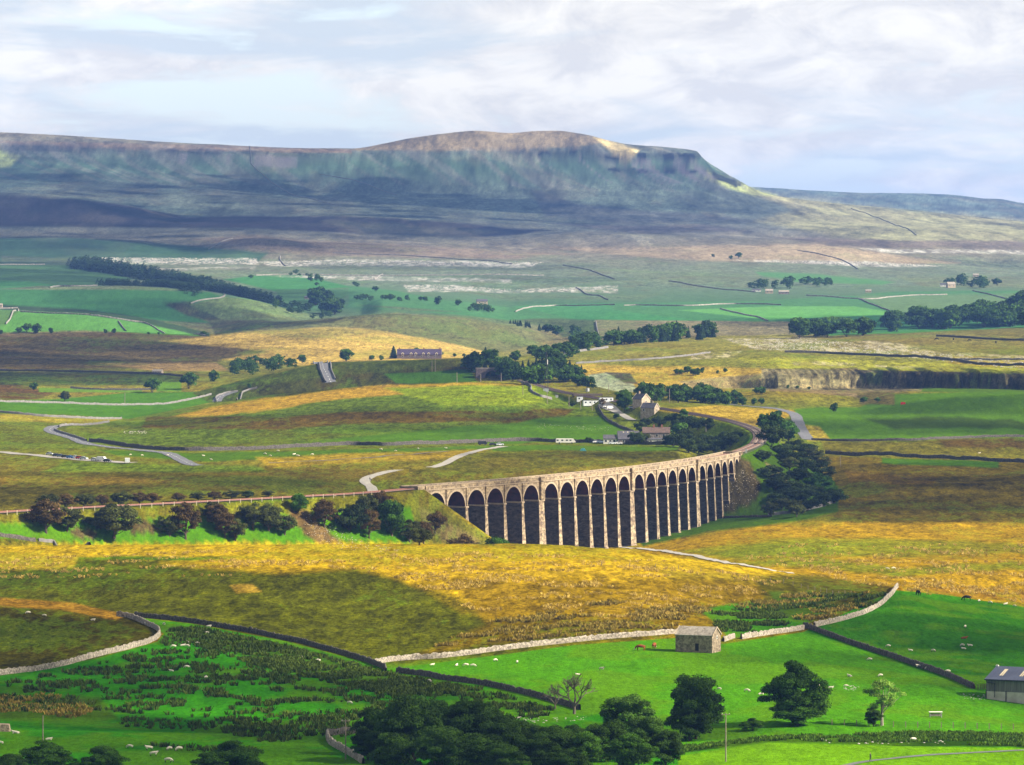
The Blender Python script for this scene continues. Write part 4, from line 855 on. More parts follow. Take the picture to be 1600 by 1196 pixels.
# railway: ballast and two rusty tracks
rp = resample(RAIL3, 4.0)
bal = ribbon('railway_ballast', rp[:, :2], 3.9, 0.0, 'ballast', z=rp[:, 2] - 0.05); tag(bal, 'brown ballast bed of the railway', 'railway', kind='structure')
def offset(P_, o):
    T = np.gradient(P_[:, :2], axis=0); T /= np.hypot(T[:, 0], T[:, 1])[:, None]; return P_[:, :2] + np.column_stack([T[:, 1], -T[:, 0]]) * o
for k, oc in enumerate((-1.85, 1.85)):
    o0 = Vector((rp[0, 0], rp[0, 1], rp[0, 2])); tr = empty('railway_track', o0, 0, ['rusty railway track on the far side of the line', 'rusty railway track on the near side of the line'][k], 'railway track', 'pair of railway tracks')
    for side in (-0.72, 0.72):
        Q = offset(rp, oc + side); n = len(Q); V_ = []; F_ = []
        T = np.gradient(Q, axis=0); T /= np.hypot(T[:, 0], T[:, 1])[:, None]; Nn = np.column_stack([T[:, 1], -T[:, 0]])
        for i in range(n):
            for s, dz in ((-.08, 0.08), (-.05, 0.3), (.05, 0.3), (.08, 0.08)): V_.append((Q[i, 0] + Nn[i, 0] * s - o0.x, Q[i, 1] + Nn[i, 1] * s - o0.y, rp[i, 2] + dz - o0.z))
        F_ = [(i * 4 + q + 1, i * 4 + q, i * 4 + q + 4, i * 4 + q + 5) for i in range(n - 1) for q in range(3)]
        link('rail', np_mesh('rail', np.array(V_), np.array(F_), [M['rust']]), tr)
    fine = resample(np.column_stack([offset(rp, oc), rp[:, 2]]), 0.75); T = np.gradient(fine[:, :2], axis=0); T /= np.hypot(T[:, 0], T[:, 1])[:, None]
    V_ = []; F_ = []
    for i, (p, t) in enumerate(zip(fine, T)):
        nn = np.array([t[1], -t[0]]); b = len(V_)
        for z in (0.01, 0.1):
            for a, c in ((-1, -1), (1, -1), (1, 1), (-1, 1)): q = p[:2] + t * 0.13 * a + nn * 1.25 * c; V_.append((q[0] - o0.x, q[1] - o0.y, p[2] + z - o0.z))
        F_ += [(b + 4, b + 5, b + 6, b + 7), (b, b + 1, b + 5, b + 4), (b + 1, b + 2, b + 6, b + 5), (b + 2, b + 3, b + 7, b + 6), (b + 3, b, b + 4, b + 7)]
    sl = link('sleepers', np_mesh('sleepers', np.array(V_), np.array(F_), [M['wood']]), tr); sl['kind'] = 'stuff'

# ------------------------------------------------------------------ trees
def leafmat(name, a, b, tr=0.25, rand=0.25): return material(name, a, b, 0.5, rough=0.9, trans=tr, rand=rand, contrast=(0.3, 0.7), spec=0.1, attr='tint')
LM = {'dark': leafmat('leaf_dark', (0.075, 0.15, 0.014), (0.022, 0.055, 0.007)), 'green': leafmat('leaf_green', (0.075, 0.17, 0.012), (0.035, 0.09, 0.009)),
      'rust': leafmat('leaf_rust', (0.155, 0.09, 0.026), (0.07, 0.058, 0.018)), 'olive': leafmat('leaf_olive', (0.09, 0.10, 0.022), (0.042, 0.055, 0.013)),
      'ash': leafmat('leaf_ash', (0.22, 0.34, 0.05), (0.10, 0.20, 0.03)), 'conifer': leafmat('leaf_conifer', (0.045, 0.09, 0.03), (0.025, 0.05, 0.018), 0.1),
      'thicket': leafmat('leaf_thicket', (0.05, 0.08, 0.016), (0.024, 0.04, 0.01), 0.2, 0.35)}
def crown(name, seed, n, leaf, mat, nclump=26, rx=0.42, z0=0.22, z1=1.0, clump=(0.13, 0.2), core=0.35, lop=0.15, aspect=1.0):
    """leaf quads gathered in clumps; unit tree height"""
    R = np.random.default_rng(seed); zc = (z0 + z1) / 2; rz = (z1 - z0) / 2
    c = R.standard_normal((nclump, 3)); c /= np.linalg.norm(c, axis=1)[:, None]; rad = R.uniform(0.45, 0.86, nclump) ** 0.8
    bumpy = 1 + lop * R.standard_normal(nclump); c = c * rad[:, None] * bumpy[:, None]
    lowf = 1.0 - 0.25 * np.clip(c[:, 2:3], 0, 1); cc = np.column_stack([c[:, 0:1] * rx * lowf, c[:, 1:2] * rx * lowf * aspect, zc + c[:, 2:3] * rz * 0.9]); cr = R.uniform(*clump, nclump)
    k = R.integers(0, nclump, n); d = R.standard_normal((n, 3)); d /= np.linalg.norm(d, axis=1)[:, None]; d[:, 2] = np.where(d[:, 2] < -0.35, -d[:, 2] * 0.6, d[:, 2])
    r = cr[k] * (1 - core * R.random(n) ** 2) * R.uniform(0.85, 1.1, n); p = cc[k] + d * r[:, None] * np.array([1.1, 1.1, 0.85])
    p[:, 2] = np.maximum(p[:, 2], z0 * 0.55 + 0.03 * R.random(n))
    nn = d + 0.55 * R.standard_normal((n, 3)); nn /= np.linalg.norm(nn, axis=1)[:, None]
    a = np.cross(nn, R.standard_normal((n, 3))); a /= np.linalg.norm(a, axis=1)[:, None] + 1e-9; b = np.cross(nn, a)
    s = leaf * R.uniform(0.6, 1.25, n)[:, None]; q = np.stack([p - a * s, p - b * s * 0.62, p + a * s, p + b * s * 0.62], 1).reshape(-1, 3)
    tint = np.repeat((0.5 + 0.95 * R.random(nclump))[k] * R.uniform(0.8, 1.2, n), 4)[:, None] * np.ones((1, 3))
    return np_mesh(name, q, np.arange(4 * n).reshape(-1, 4), [LM[mat]], False, {'tint': tint}), cc
def trunk_mesh(name, seed, cc, r0=0.035, mat='bark', nb=9, z0=0.25):
    R = random.Random(seed); mb = MB(); top = (0.02 * R.uniform(-1, 1), 0.02 * R.uniform(-1, 1), z0 + 0.28)
    mb.tube((0, 0, -0.04), (0.01, 0, z0 * 0.7), r0 * 1.25, r0 * 0.85, 7); mb.tube((0.01, 0, z0 * 0.69), top, r0 * 0.85, r0 * 0.5, 7)
    for c in list(cc)[:nb]:
        c = Vector(c); s = Vector((0.005, 0, z0 * R.uniform(0.6, 1.3))); m = (s + c) / 2 + Vector((0, 0, -0.03)); mb.tube(s, m, r0 * 0.42, r0 * 0.26, 5); mb.tube(m, c, r0 * 0.26, r0 * 0.08, 5)
    me = bpy.data.meshes.new(name); me.from_pydata(mb.v, [], mb.f); me.materials.append(M[mat]); me.update(); return me
def conifer_mesh(name, seed, n, leaf, fat=0.2):
    R = np.random.default_rng(seed); t = R.random(n) ** 0.7; z = 0.06 + 0.94 * (1 - t) if False else 0.05 + 0.95 * (1 - np.sqrt(R.random(n)))
    lay = 0.75 + 0.25 * np.sin(z * 60 + R.random(n)); rr = fat * (1.02 - z) * lay * R.uniform(0.5, 1.0, n) ** 0.5; a = R.random(n) * 6.283
    p = np.column_stack([rr * np.cos(a), rr * np.sin(a), z - rr * 0.35]); nn = np.column_stack([np.cos(a) * 0.5, np.sin(a) * 0.5, np.ones(n)]) + 0.5 * R.standard_normal((n, 3)); nn /= np.linalg.norm(nn, axis=1)[:, None]
    u = np.cross(nn, R.standard_normal((n, 3))); u /= np.linalg.norm(u, axis=1)[:, None]; v = np.cross(nn, u); s = leaf * R.uniform(0.6, 1.2, n)[:, None]
    q = np.stack([p - u * s, p - v * s * 0.6, p + u * s, p + v * s * 0.6], 1).reshape(-1, 3)
    return np_mesh(name, q, np.arange(4 * n).reshape(-1, 4), [LM['conifer']], False, {'tint': np.repeat(R.uniform(0.7, 1.2, n), 4)[:, None] * np.ones((1, 3))})
PROTO = {}
def proto(kind, v, *a, tm='bark', tr0=0.035, **k):
    me, cc = crown('crown', *a, **k); PROTO.setdefault(kind, []).append((me, trunk_mesh('trunk', a[0], cc, tr0, tm, z0=k.get('z0', 0.22) * 1.15)))
for v in range(3): proto('big_dark', v, 100 + v, 30000, 0.0175, 'dark', nclump=75, rx=0.45, z0=0.0, clump=(0.09, 0.15), tr0=0.025)
for v in range(2): proto('big_green', v, 120 + v, 30000, 0.0175, 'green', nclump=75, rx=0.47, z0=0.0, clump=(0.085, 0.15), tr0=0.025)
for v in range(3): proto('round_green', v, 130 + v, 6000, 0.036, 'green', nclump=28, rx=0.48, z0=0.04, clump=(0.14, 0.22))
for v in range(3): proto('rust', v, 140 + v, 6500, 0.03, 'rust', nclump=34, rx=0.56, z0=0.14, clump=(0.11, 0.19), core=0.7)
for v in range(3): proto('olive', v, 150 + v, 6500, 0.032, 'olive', nclump=34, rx=0.58, z0=0.08, clump=(0.12, 0.2), core=0.6)
for v in range(4): proto('thicket', v, 160 + v, 5500, 0.04, 'thicket', nclump=30, rx=0.66, z0=0.0, clump=(0.15, 0.24), tr0=0.02)
for v in range(4): proto('far', v, 170 + v, 1900, 0.07, 'dark', nclump=18, rx=0.5, z0=0.0, clump=(0.18, 0.27), tr0=0.02)
proto('ash', 0, 182, 5200, 0.017, 'ash', tm='palebark', tr0=0.03, nclump=30, rx=0.47, z0=0.25, clump=(0.06, 0.12), core=0.9)
CONI = [conifer_mesh('crown', 190 + v, 2200, 0.05, 0.27 + 0.04 * v) for v in range(3)]
tr_ = random.Random(21)
SMALL = {}
def small_mesh(kind, v):
    """crown and trunk in one mesh, for trees a few pixels high"""
    key = (kind, v)
    if key not in SMALL:
        if kind == 'conifer': a = CONI[v % 3]; b = None
        else: a, b = PROTO[kind][v % len(PROTO[kind])]
        bm = bmesh.new(); bm.from_mesh(a)
        if b is None:
            c = MB().tube((0, 0, -.05), (0, 0, .5), .02, .008, 5); b = bpy.data.meshes.new('t'); b.from_pydata(c.v, [], c.f)
        nf_ = len(bm.faces); bm.from_mesh(b); bm.faces.ensure_lookup_table()
        for f in bm.faces[nf_:]: f.material_index = 1
        me = bpy.data.meshes.new('tree'); bm.to_mesh(me); bm.free(); me.materials.append(a.materials[0]); me.materials.append(M['bark']); SMALL[key] = me
    return SMALL[key]
def tree(pos, h, kind, label, group=None, name='tree', wide=1.0, parts=True, cat='tree', sink=0.0):
    """h in metres"""
    rz = tr_.uniform(0, 6.28); v = tr_.randrange(12); s = (h * wide * tr_.uniform(0.94, 1.06), h * wide * tr_.uniform(0.94, 1.06), h)
    pos = Vector(pos) - Vector((0, 0, sink * h))
    if not parts or kind == 'conifer':
        if kind == 'conifer' and parts:
            e = empty(name, pos, rz, label, cat, group); e.scale = s; link('crown', CONI[v % 3], e)
            t = MB().tube((0, 0, -.04), (0, 0, .6), .022, .008, 6).build('trunk', M['bark'], e); return e
        o = link(name, small_mesh(kind, v % 4), None, pos); o.rotation_euler = (0, 0, rz); o.scale = s; tag(o, label, cat, group); return o
    e = empty(name, pos, rz, label, cat, group); e.scale = s; cm, tm = PROTO[kind][v % len(PROTO[kind])]; link('crown', cm, e); link('trunk', tm, e); return e
def px2m(y, px): return px * y / F
ORD = ['', 'second ', 'third ', 'fourth ', 'fifth ', 'sixth ', 'seventh ', 'eighth ', 'ninth ', 'tenth ', 'eleventh ', 'twelfth ']
NUMW = {2: 'two', 3: 'three', 4: 'four', 5: 'five', 6: 'six', 7: 'seven', 8: 'eight', 9: 'nine', 10: 'ten', 11: 'eleven', 12: 'twelve'}
def ordlab(i, n, thing_, where):
    if n == 1: return f'{thing_} {where}'
    if n == 2: return f'{["left", "right"][i]} one of two {thing_}s {where}'
    if i == 0: return f'leftmost {thing_} of {NUMW.get(n, "those")} {where}'
    if i == n - 1: return f'rightmost {thing_} of {NUMW.get(n, "those")} {where}'
    return f'{ORD[i]}{thing_} from the left {where}'
def row_of(items, kind, thing_, where, group, **k):
    """items (col, base row or -distance, height px, [kind])"""
    items = sorted(items, key=lambda t: t[0]); n = len(items)
    for i, it in enumerate(items):
        p = at(it[0], -it[1]) if it[1] < 0 else hit(it[0], it[1]); kd = it[3] if len(it) > 3 else kind; w = it[4] if len(it) > 4 else 1.0
        tree(p, px2m(p.y, it[2]), kd, ordlab(i, n, thing_, where), group if n > 1 else None, wide=w, **k)
# foreground
fg = [((645, -968), 118, 'big_dark', 1.0, 'tall dark broad tree rising from the bottom edge left of the others'), ((590, -985), 76, 'big_dark', 1.0, 'lower dark tree at the left foot of the tallest one'),
      ((722, -985), 94, 'big_dark', 1.15, 'dark tree just right of the tallest one'), ((790, -962), 84, 'big_dark', 1.1, 'dark tree in the middle of the bottom wood'),
      ((845, -975), 60, 'big_dark', 1.1, 'low dark tree between the middle of the wood and the peaked one'), ((900, -995), 46, 'big_dark', 1.2, 'dark spreading tree in front of the bare tree'),
      ((978, -1020), 82, 'big_dark', 1.15, 'peaked dark tree right of the bare one'), ((915, -955), 60, 'big_green', 1.2, 'green rounded tree at the bottom edge below the peaked tree'),
      ((985, -948), 62, 'big_green', 1.3, 'green low tree at bottom edge beside the wooden pole'), ((840, -948), 56, 'big_dark', 1.4, 'dark treetop cut by the bottom edge in the wood'),
      ((1040, -960), 60, 'big_dark', 1.2, 'small dark treetop at the right end of the bottom wood'), ((690, -940), 78, 'big_dark', 1.4, 'dark treetop at the bottom edge under the tallest tree')]
for (c, y_, hp, w, lab) in ((610, 950, 66, 1.3, 'low dark foliage under the tallest tree at bottom left of the wood'), (668, 1000, 84, 1.1, 'dark crown filling behind the tallest tree'), (755, 1000, 78, 1.1, 'dark crown behind the middle of the wood'), (745, 945, 70, 1.4, 'dark foliage at the bottom edge left of the wood centre'), (812, 985, 62, 1.3, 'dark low crown right of the wood centre'),
      (870, 960, 66, 1.4, 'dark foliage right of the lowest wood crown'), (950, 975, 66, 1.3, 'dark leafy crown below the peaked tree'), (1012, 985, 66, 1.2, 'dark crown at the right foot of the peaked tree'), (890, 938, 48, 1.5, 'dark foliage hugging the bottom edge under the bare tree'), (790, 935, 50, 1.5, 'dark foliage hugging the bottom edge under the wood centre'), (575, 975, 52, 1.1, 'dark shrub at the far left foot of the wood')): fg.append(((c, -y_), hp, 'big_dark', w, lab))
for (c, d), hp, kd, w, lab in fg: tree(at(c, -d), px2m(-d, hp), kd, lab, 'dark trees along the bottom edge', wide=w)
for (c, d), hp, kd, w, lab in [((1088, -1062), 102, 'big_dark', 1.08, 'big dark rounded tree below the stone barn'), ((1245, -1085), 98, 'big_green', 1.05, 'broad green tree on the stream bank right of the barn'),
      ((1078, -1058), 60, 'big_dark', 1.2, 'low dark bush at foot of the big rounded tree'), ((1246, -1082), 50, 'big_green', 1.75, 'green leafy skirt at the foot of the broad stream tree'), ((75, -935), 52, 'big_green', 1.9, 'leafy green treetop in the bottom left corner'), ((160, -935), 48, 'big_green', 1.7, 'leafy treetop right of the corner one at bottom left'),
      ((360, -930), 60, 'big_green', 1.9, 'bright green treetop at the bottom edge below the rushes'), ((20, -930), 40, 'big_dark', 1.6, 'dark treetop at the very bottom left corner')]:
    tree(at(c, -d), px2m(-d, hp), kd, lab, wide=w)
tree(at(1378, 1085), px2m(1085, 80), 'ash', 'thin leaved tree with pale bare limbs beside the stream')
tree(at(1365, 1082), px2m(1082, 30), 'big_dark', 'dark bush at the foot of the thin leaved tree', name='bush', cat='bush', wide=1.0)
tree(at(1175, 1075), px2m(1075, 20), 'big_green', 'pale green bush between the two big field trees', name='bush', cat='bush', wide=2.0)
M['deadwood'] = material('dead_wood', (0.17, 0.145, 0.11), (0.08, 0.065, 0.05), 3)
# bare trees
def bare_tree(pos, h, label, seed, lean=0.0):
    R = random.Random(seed); e = empty('bare_tree', pos, 0, label, 'tree'); br = MB(); tk = MB(); e.scale = (h, h, h)
    def grow(p, d, L, r, lev, mb):
        q = p + d * L; mb.tube(p, q, r, r * 0.66, 6 if lev < 2 else 4)
        if lev >= 6: return
        for _ in range(3 if lev in (1, 2, 3) else 2):
            nd = (d + Vector((R.gauss(0, .5), R.gauss(0, .5), R.gauss(.1, .3)))).normalized(); grow(q, nd, L * R.uniform(.66, .88), r * 0.68, lev + 1, br)
    d0 = Vector((lean, 0, 1)).normalized(); tk.tube((0, 0, -.05), d0 * 0.16, 0.032, 0.026, 8); 
    for dx in (-0.7, 0.1, 0.75): grow(d0 * 0.155, Vector((dx, R.gauss(0, .3), 1)).normalized(), 0.2, 0.026, 1, br)
    tk.build('trunk', M['deadwood'], e); br.build('branches', M['deadwood'], e); return e
bare_tree(hit(897, 1116), px2m(1130, 76), 'leafless grey tree at the end of the dark wall', 4, 0.05)
bare_tree(hit(868, 1108), px2m(1140, 42), 'smaller leafless tree left of the grey bare one', 9, -0.1)
# embankment trees
row_of([(72, 833, 52, 'rust', 1.15), (105, 831, 38, 'olive', 1.0), (178, 841, 56, 'olive', 1.4), (290, 843, 56, 'rust', 0.95), (265, 838, 31, 'olive', 1.1)], 'rust', 'hawthorn', 'along the left embankment slope', 'lone hawthorns on the railway embankment')
row_of([(330, 812, 29), (352, 840, 38, 'rust'), (368, 845, 34, 'olive'), (340, 828, 41, 'rust'), (395, 828, 41), (420, 830, 43), (445, 836, 34, 'olive')], 'olive', 'autumn bush', 'in the thick embankment clump', 'bushes clumped on the embankment', name='bush', cat='bush')
tree(hit(466, 802), px2m(2020, 30), 'round_green', 'small round bright green tree beside the railway fence')
row_of([(507, 825, 43, 'rust'), (548, 832, 45, 'thicket', 0.9), (575, 812, 41, 'olive'), (577, 842, 45, 'rust', 0.8), (612, 838, 56, 'round_green', 0.85), (594, 800, 34, 'rust'), (640, 848, 38, 'olive'), (662, 850, 34, 'rust'), (680, 835, 36, 'rust'), (655, 852, 29, 'olive', 1.3)], 'rust', 'small tree', 'on the stony bank at the viaduct end', 'mixed trees at the left end of the viaduct')
row_of([(725, -1960, 62, 'rust', 0.8), (706, -1940, 46, 'olive', 0.9), (776, -1960, 62, 'round_green', 0.75), (750, -1975, 48, 'olive', 0.6), (802, -1960, 48, 'round_green', 0.5)], 'rust', 'treetop', 'peeping over the golden hill before the piers', 'treetops in front of the viaduct')
row_of([(78, 797, 27, 'olive', 1.3), (103, 796, 25, 'rust', 1.3), (132, 794, 24, 'olive', 1.3), (160, 792, 20, 'rust', 1.4), (190, 790, 22, 'olive', 1.4), (218, 789, 20, 'rust', 1.4)], 'rust', 'brown bush', 'behind the railway fence at far left', 'brown bushes beyond the railway', name='bush', cat='bush')
row_of([(238, 788, 18, 'rust', 1.6), (278, 785, 15, 'rust', 1.7), (310, 783, 15, 'olive', 1.7), (335, 782, 14, 'rust', 1.7), (362, 780, 14, 'olive', 1.8), (386, 779, 13, 'thicket', 1.4), (420, 777, 11, 'olive', 1.8)], 'rust', 'low bush', 'behind the railway fence left of the green tree', 'low bushes beyond the railway', name='bush', cat='bush')
# thickets round the railway bend
row_of([(1205, 700, 38, 'thicket', 0.8), (1192, 672, 26, 'big_dark', 0.8), (1205, 680, 36, 'far', 0.9), (1232, 690, 34, 'round_green', 0.9), (1216, 655, 14, 'round_green')], 'thicket', 'dark tree', 'beside the blue grey road at the railway bend', 'dark trees by the railway bend')
tb = [(1222, 705), (1240, 700), (1262, 705), (1228, 718), (1250, 716), (1272, 712), (1282, 722), (1234, 728), (1258, 730), (1280, 735), (1292, 742)]
row_of([(c, r + 8, tr_.uniform(18, 25), tr_.choice(['thicket', 'thicket', 'olive']), 1.3) for c, r in tb], 'thicket', 'dark bush', 'high in the thicket right of the embankment', 'upper thicket on the embankment', name='bush', cat='bush')
tb = [(1204, 740), (1222, 748), (1248, 745), (1270, 755), (1212, 760), (1236, 765), (1262, 770), (1288, 762), (1300, 772)]
row_of([(c, r + 8, tr_.uniform(19, 26), tr_.choice(['thicket', 'thicket', 'thicket', 'round_green']), 1.3) for c, r in tb], 'thicket', 'dark bush', 'in the middle of the embankment thicket', 'middle thicket on the embankment', name='bush', cat='bush')
tb = [(1222, 795), (1240, 800), (1262, 797), (1284, 790), (1302, 785), (1232, 782), (1256, 782), (1280, 776), (1214, 788), (1245, 806)]
row_of([(c, r + 2, tr_.uniform(19, 26), tr_.choice(['thicket', 'thicket', 'olive']), 1.3) for c, r in tb], 'thicket', 'dark bush', 'at the foot of the embankment thicket', 'lower thicket on the embankment', name='bush', cat='bush')
tree(hit(1203, 808), px2m(2350, 24), 'olive', 'small lone hawthorn in the grass under the thicket')
tree(hit(1192, 722), px2m(2480, 20), 'thicket', 'small dark bush on the grassy bank beside the last pier', name='bush', cat='bush')
tb = [(1070, 690), (1085, 697), (1100, 698), (1118, 696), (1135, 690), (1150, 686), (1075, 706), (1095, 709), (1115, 706), (1140, 697), (1128, 702)]
row_of([(c, r + 2, tr_.uniform(16, 24)) for c, r in tb], 'thicket', 'low shrub', 'between the cottages and the viaduct end', 'shrubs filling the hollow behind the viaduct', name='bush', cat='bush')
tb = [(1010, 668, 16), (1030, 666, 18), (1050, 664, 20), (1062, 672, 20), (1076, 668, 22), (1090, 672, 22), (1000, 676, 18), (1068, 655, 16, 'round_green'), (1105, 672, 20)]
row_of(tb, 'thicket', 'dark shrub', 'between station house and stone cottage', 'shrubs between the station and the cottages', name='bush', cat='bush')
row_of([(995, 695, 22), (1008, 694, 18, 'olive'), (990, 690, 14, 'conifer'), (1052, 698, 22), (1062, 690, 30, 'far'), (1072, 702, 18), (1040, 697, 10), (920, 692, 9, 'thicket', 1.1)], 'thicket', 'garden tree', 'round the white cottages', 'garden trees around the cottages')
row_of([(976, 641, 34, 'big_dark', 1.05), (1016, 628, 18, 'thicket'), (941, 634, 12, 'rust'), (894, 636, 9, 'thicket', 1.2), (963, 655, 9)], 'far', 'tree', 'by the station yard', 'trees in the station yard')
# wood behind the station and in the railway cutting
MERGED = []
def wood(n, poly, hpx, kind, label, group, seed, name='tree', spread=0.25, merge=False):
    R = random.Random(seed); k = 0; xs = [p[0] for p in poly]; ys = [p[1] for p in poly]
    while k < n:
        c = R.uniform(min(xs), max(xs)); r = R.uniform(min(ys), max(ys))
        if sdist(poly, np.array([c]), np.array([r]))[0] < 0: continue
        p = hit(c, r); kd = kind if isinstance(kind, str) else R.choice(kind)
        third = ('left part', 'middle', 'right part')[min(2, int(3 * (c - min(xs)) / (max(xs) - min(xs) + 1e-6)))]
        if merge: MERGED.append((p, px2m(p.y, hpx * R.uniform(1 - spread, 1 + spread)), kd)); k += 1; continue
        tree(p, px2m(p.y, hpx * R.uniform(1 - spread, 1 + spread)), kd, f'{label}, {third}', group, name=name, parts=False, wide=R.uniform(1.0, 1.3)); k += 1
wood(24, [(1003, 630), (1130, 634), (1130, 628), (1005, 618)], 22, 'far', 'dark tree packed in the wood behind the station house', 'wood behind the station', 1)
row_of([(1135, 634, 22), (1150, 632, 20), (1160, 634, 14), (1183, 617, 12), (1190, 616, 12), (1178, 632, 9), (1190, 632, 10)], 'far', 'rounded tree', 'right of the wood behind the station', 'trees right of the station wood', parts=False)
wood(32, [(735, 584), (800, 602), (905, 606), (915, 596), (880, 576), (800, 572), (745, 560)], 24, ['far', 'far', 'far', 'conifer'], 'dark tree in the railway cutting wood left of the mast', 'wood beside the railway cutting', 2)
wood(26, [(800, 572), (850, 568), (960, 545), (970, 538), (900, 536), (860, 550), (790, 560)], 18, 'far', 'tree on the upper edge of the cutting wood', 'upper trees of the cutting wood', 3)
wood(26, [(1010, 536), (1122, 530), (1122, 524), (1020, 528)], 22, ['conifer', 'conifer', 'far'], 'dark tree in the conifer clump on the plateau skyline', 'conifer clump on the skyline', 4)
wood(14, [(955, 541), (1010, 536), (1010, 528), (960, 534)], 20, ['far', 'conifer'], 'tree in the mixed belt left of skyline conifers', 'mixed belt left of the skyline conifers', 5)
wood(52, [(1238, 531), (1330, 527), (1430, 517), (1600, 512), (1640, 512), (1640, 500), (1500, 504), (1380, 516), (1238, 522)], 27, 'far', 'tree in the long dark wood on the right skyline', 'long dark wood on the right skyline', 6)
wood(6, [(1480, 506), (1640, 498), (1640, 494), (1520, 500)], 34, 'far', 'taller tree at the back of the right skyline wood', 'tall trees behind the skyline wood', 16)
row_of([(918, 609, 22), (905, 603, 18)], 'far', 'tree', 'at the spoil heap edge', 'trees by the grey spoil', parts=False)
row_of([(1058, 585, 9), (1065, 586, 9), (1074, 584, 12), (1083, 587, 11), (1090, 586, 10), (1097, 583, 8), (1121, 584, 5), (1133, 582, 7)], 'far', 'small tree', 'on the yellow grass above the quarry', 'small trees above the quarry', parts=False)
row_of([(1303, 643, 12), (1350, 630, 10), (1371, 629, 8), (1231, 607, 5), (1246, 608, 5), (1264, 609, 5)], 'far', 'round bush', 'around the quarry mouth', 'bushes around the quarry', parts=False, name='bush', cat='bush')
# terrace and left side
row_of([(541, 565, 20, 'far', 1.1), (615, 560, 20, 'conifer', 1.3), (581, 563, 8), (596, 563, 7), (472, 568, 14)], 'far', 'dark tree', 'on the ridge by the slate roofed terrace', 'trees by the terrace')
row_of([(650, 551, 8), (690, 556, 6), (710, 558, 6), (725, 558, 5), (738, 560, 6)], 'far', 'tree', 'peeping round the terrace roof end', 'trees behind the terrace', parts=False)
wood(22, [(360, 590), (400, 588), (470, 575), (470, 570), (400, 572), (360, 580)], 15, 'far', 'tree in the dark belt on the left ridge', 'dark belt on the left ridge', 7, merge=True)
row_of([(238, 614, 24, 'far', 0.9), (295, 608, 27, 'far', 0.95), (334, 596, 16), (53, 610, 13), (101, 628, 18, 'olive', 0.9), (390, 607, 7)], 'far', 'lone tree', 'in the left pastures', 'lone trees in the left pastures')
row_of([(30, 521, 10), (42, 519, 14), (57, 521, 14), (80, 521, 8), (0, 523, 8), (165, 521, 6), (178, 521, 7), (232, 523, 4), (248, 523, 4), (318, 525, 8)], 'far', 'tree', 'under the pale green far hill', 'trees below the pale green hill', parts=False)
wood(9, [(488, 470), (520, 472), (548, 495), (520, 500), (490, 480)], 20, 'far', 'tree in the clump above the hidden valley farm', 'clump over the valley farm', 8)
wood(26, [(490, 500), (545, 500), (500, 485), (420, 470), (400, 472), (450, 492)], 9, 'far', 'small tree in the winding valley belt', 'winding valley tree belt', 9, merge=True)
wood(18, [(550, 470), (640, 474), (640, 468), (555, 465)], 7, 'far', 'small tree in the hedge line of the far green field', 'hedge line in the far green field', 10, merge=True)
row_of([(587, 456, 9), (664, 471, 8), (684, 476, 12), (716, 478, 10), (657, 470, 7), (392, 436, 7), (485, 440, 8), (495, 447, 6)], 'far', 'round tree', 'dotted over the far green fields', 'dotted far field trees', parts=False)
wood(12, [(440, 425), (540, 440), (560, 450), (460, 435)], 6, 'far', 'small tree on the far scrubby bank', 'scrubby far bank trees', 11, merge=True)
wood(14, [(730, 487), (790, 490), (800, 492), (740, 482)], 8, 'far', 'small tree beside the far grey barn', 'trees beside the far barn', 12, merge=True)
row_of([(900, 528, 18, 'far', 1.1), (870, 524, 16, 'far', 1.2), (976, 538, 16, 'far', 1.2), (855, 520, 14, 'far', 1.2)], 'far', 'broad tree', 'round the hidden valley farmhouse', 'broad trees round the valley farmhouse', parts=False)
wood(20, [(790, 502), (850, 514), (855, 520), (800, 508)], 8, 'conifer', 'conifer in the thin line left of the farmhouse', 'thin conifer line near farmhouse', 13, 'conifer')
wood(18, [(1170, 452), (1215, 455), (1300, 448), (1302, 444), (1200, 446)], 12, 'far', 'tree sheltering the left far farmstead', 'trees round the left far farmstead', 14, merge=True)
wood(14, [(1455, 447), (1500, 450), (1545, 452), (1545, 447), (1470, 444)], 12, 'far', 'tree sheltering the right far farmstead', 'trees round the right far farmstead', 15, merge=True)
row_of([(1558, 447, 13), (1592, 473, 6), (1154, 404, 10), (1142, 405, 6), (1114, 402, 5)], 'far', 'solitary tree', 'on the far right slopes', 'solitary far right trees', parts=False)
R9 = np.random.default_rng(77); Vm = []; tm_ = []; fsrc = []
for q in range(4):
    me = PROTO['far'][q][0]; co = np.empty(len(me.vertices) * 3, np.float32); me.vertices.foreach_get('co', co); fsrc.append(co.reshape(-1, 3)[:2800])
for i, (p, h, kd) in enumerate(MERGED):
    Vm.append(fsrc[i % 4] * h * 1.15 + np.array(tuple(p))); tm_.append(np.full((2800, 3), R9.uniform(.7, 1.2)))
Vm = np.vstack(Vm); o = Vm[0].copy(); ob = link('distant_trees', np_mesh('distant_trees', Vm - o, np.arange(len(Vm)).reshape(-1, 4), [LM['dark']], False, {'tint': np.vstack(tm_)}), None, tuple(o)); tag(ob, 'small far off trees in belts and hedge lines', 'trees', kind='stuff')
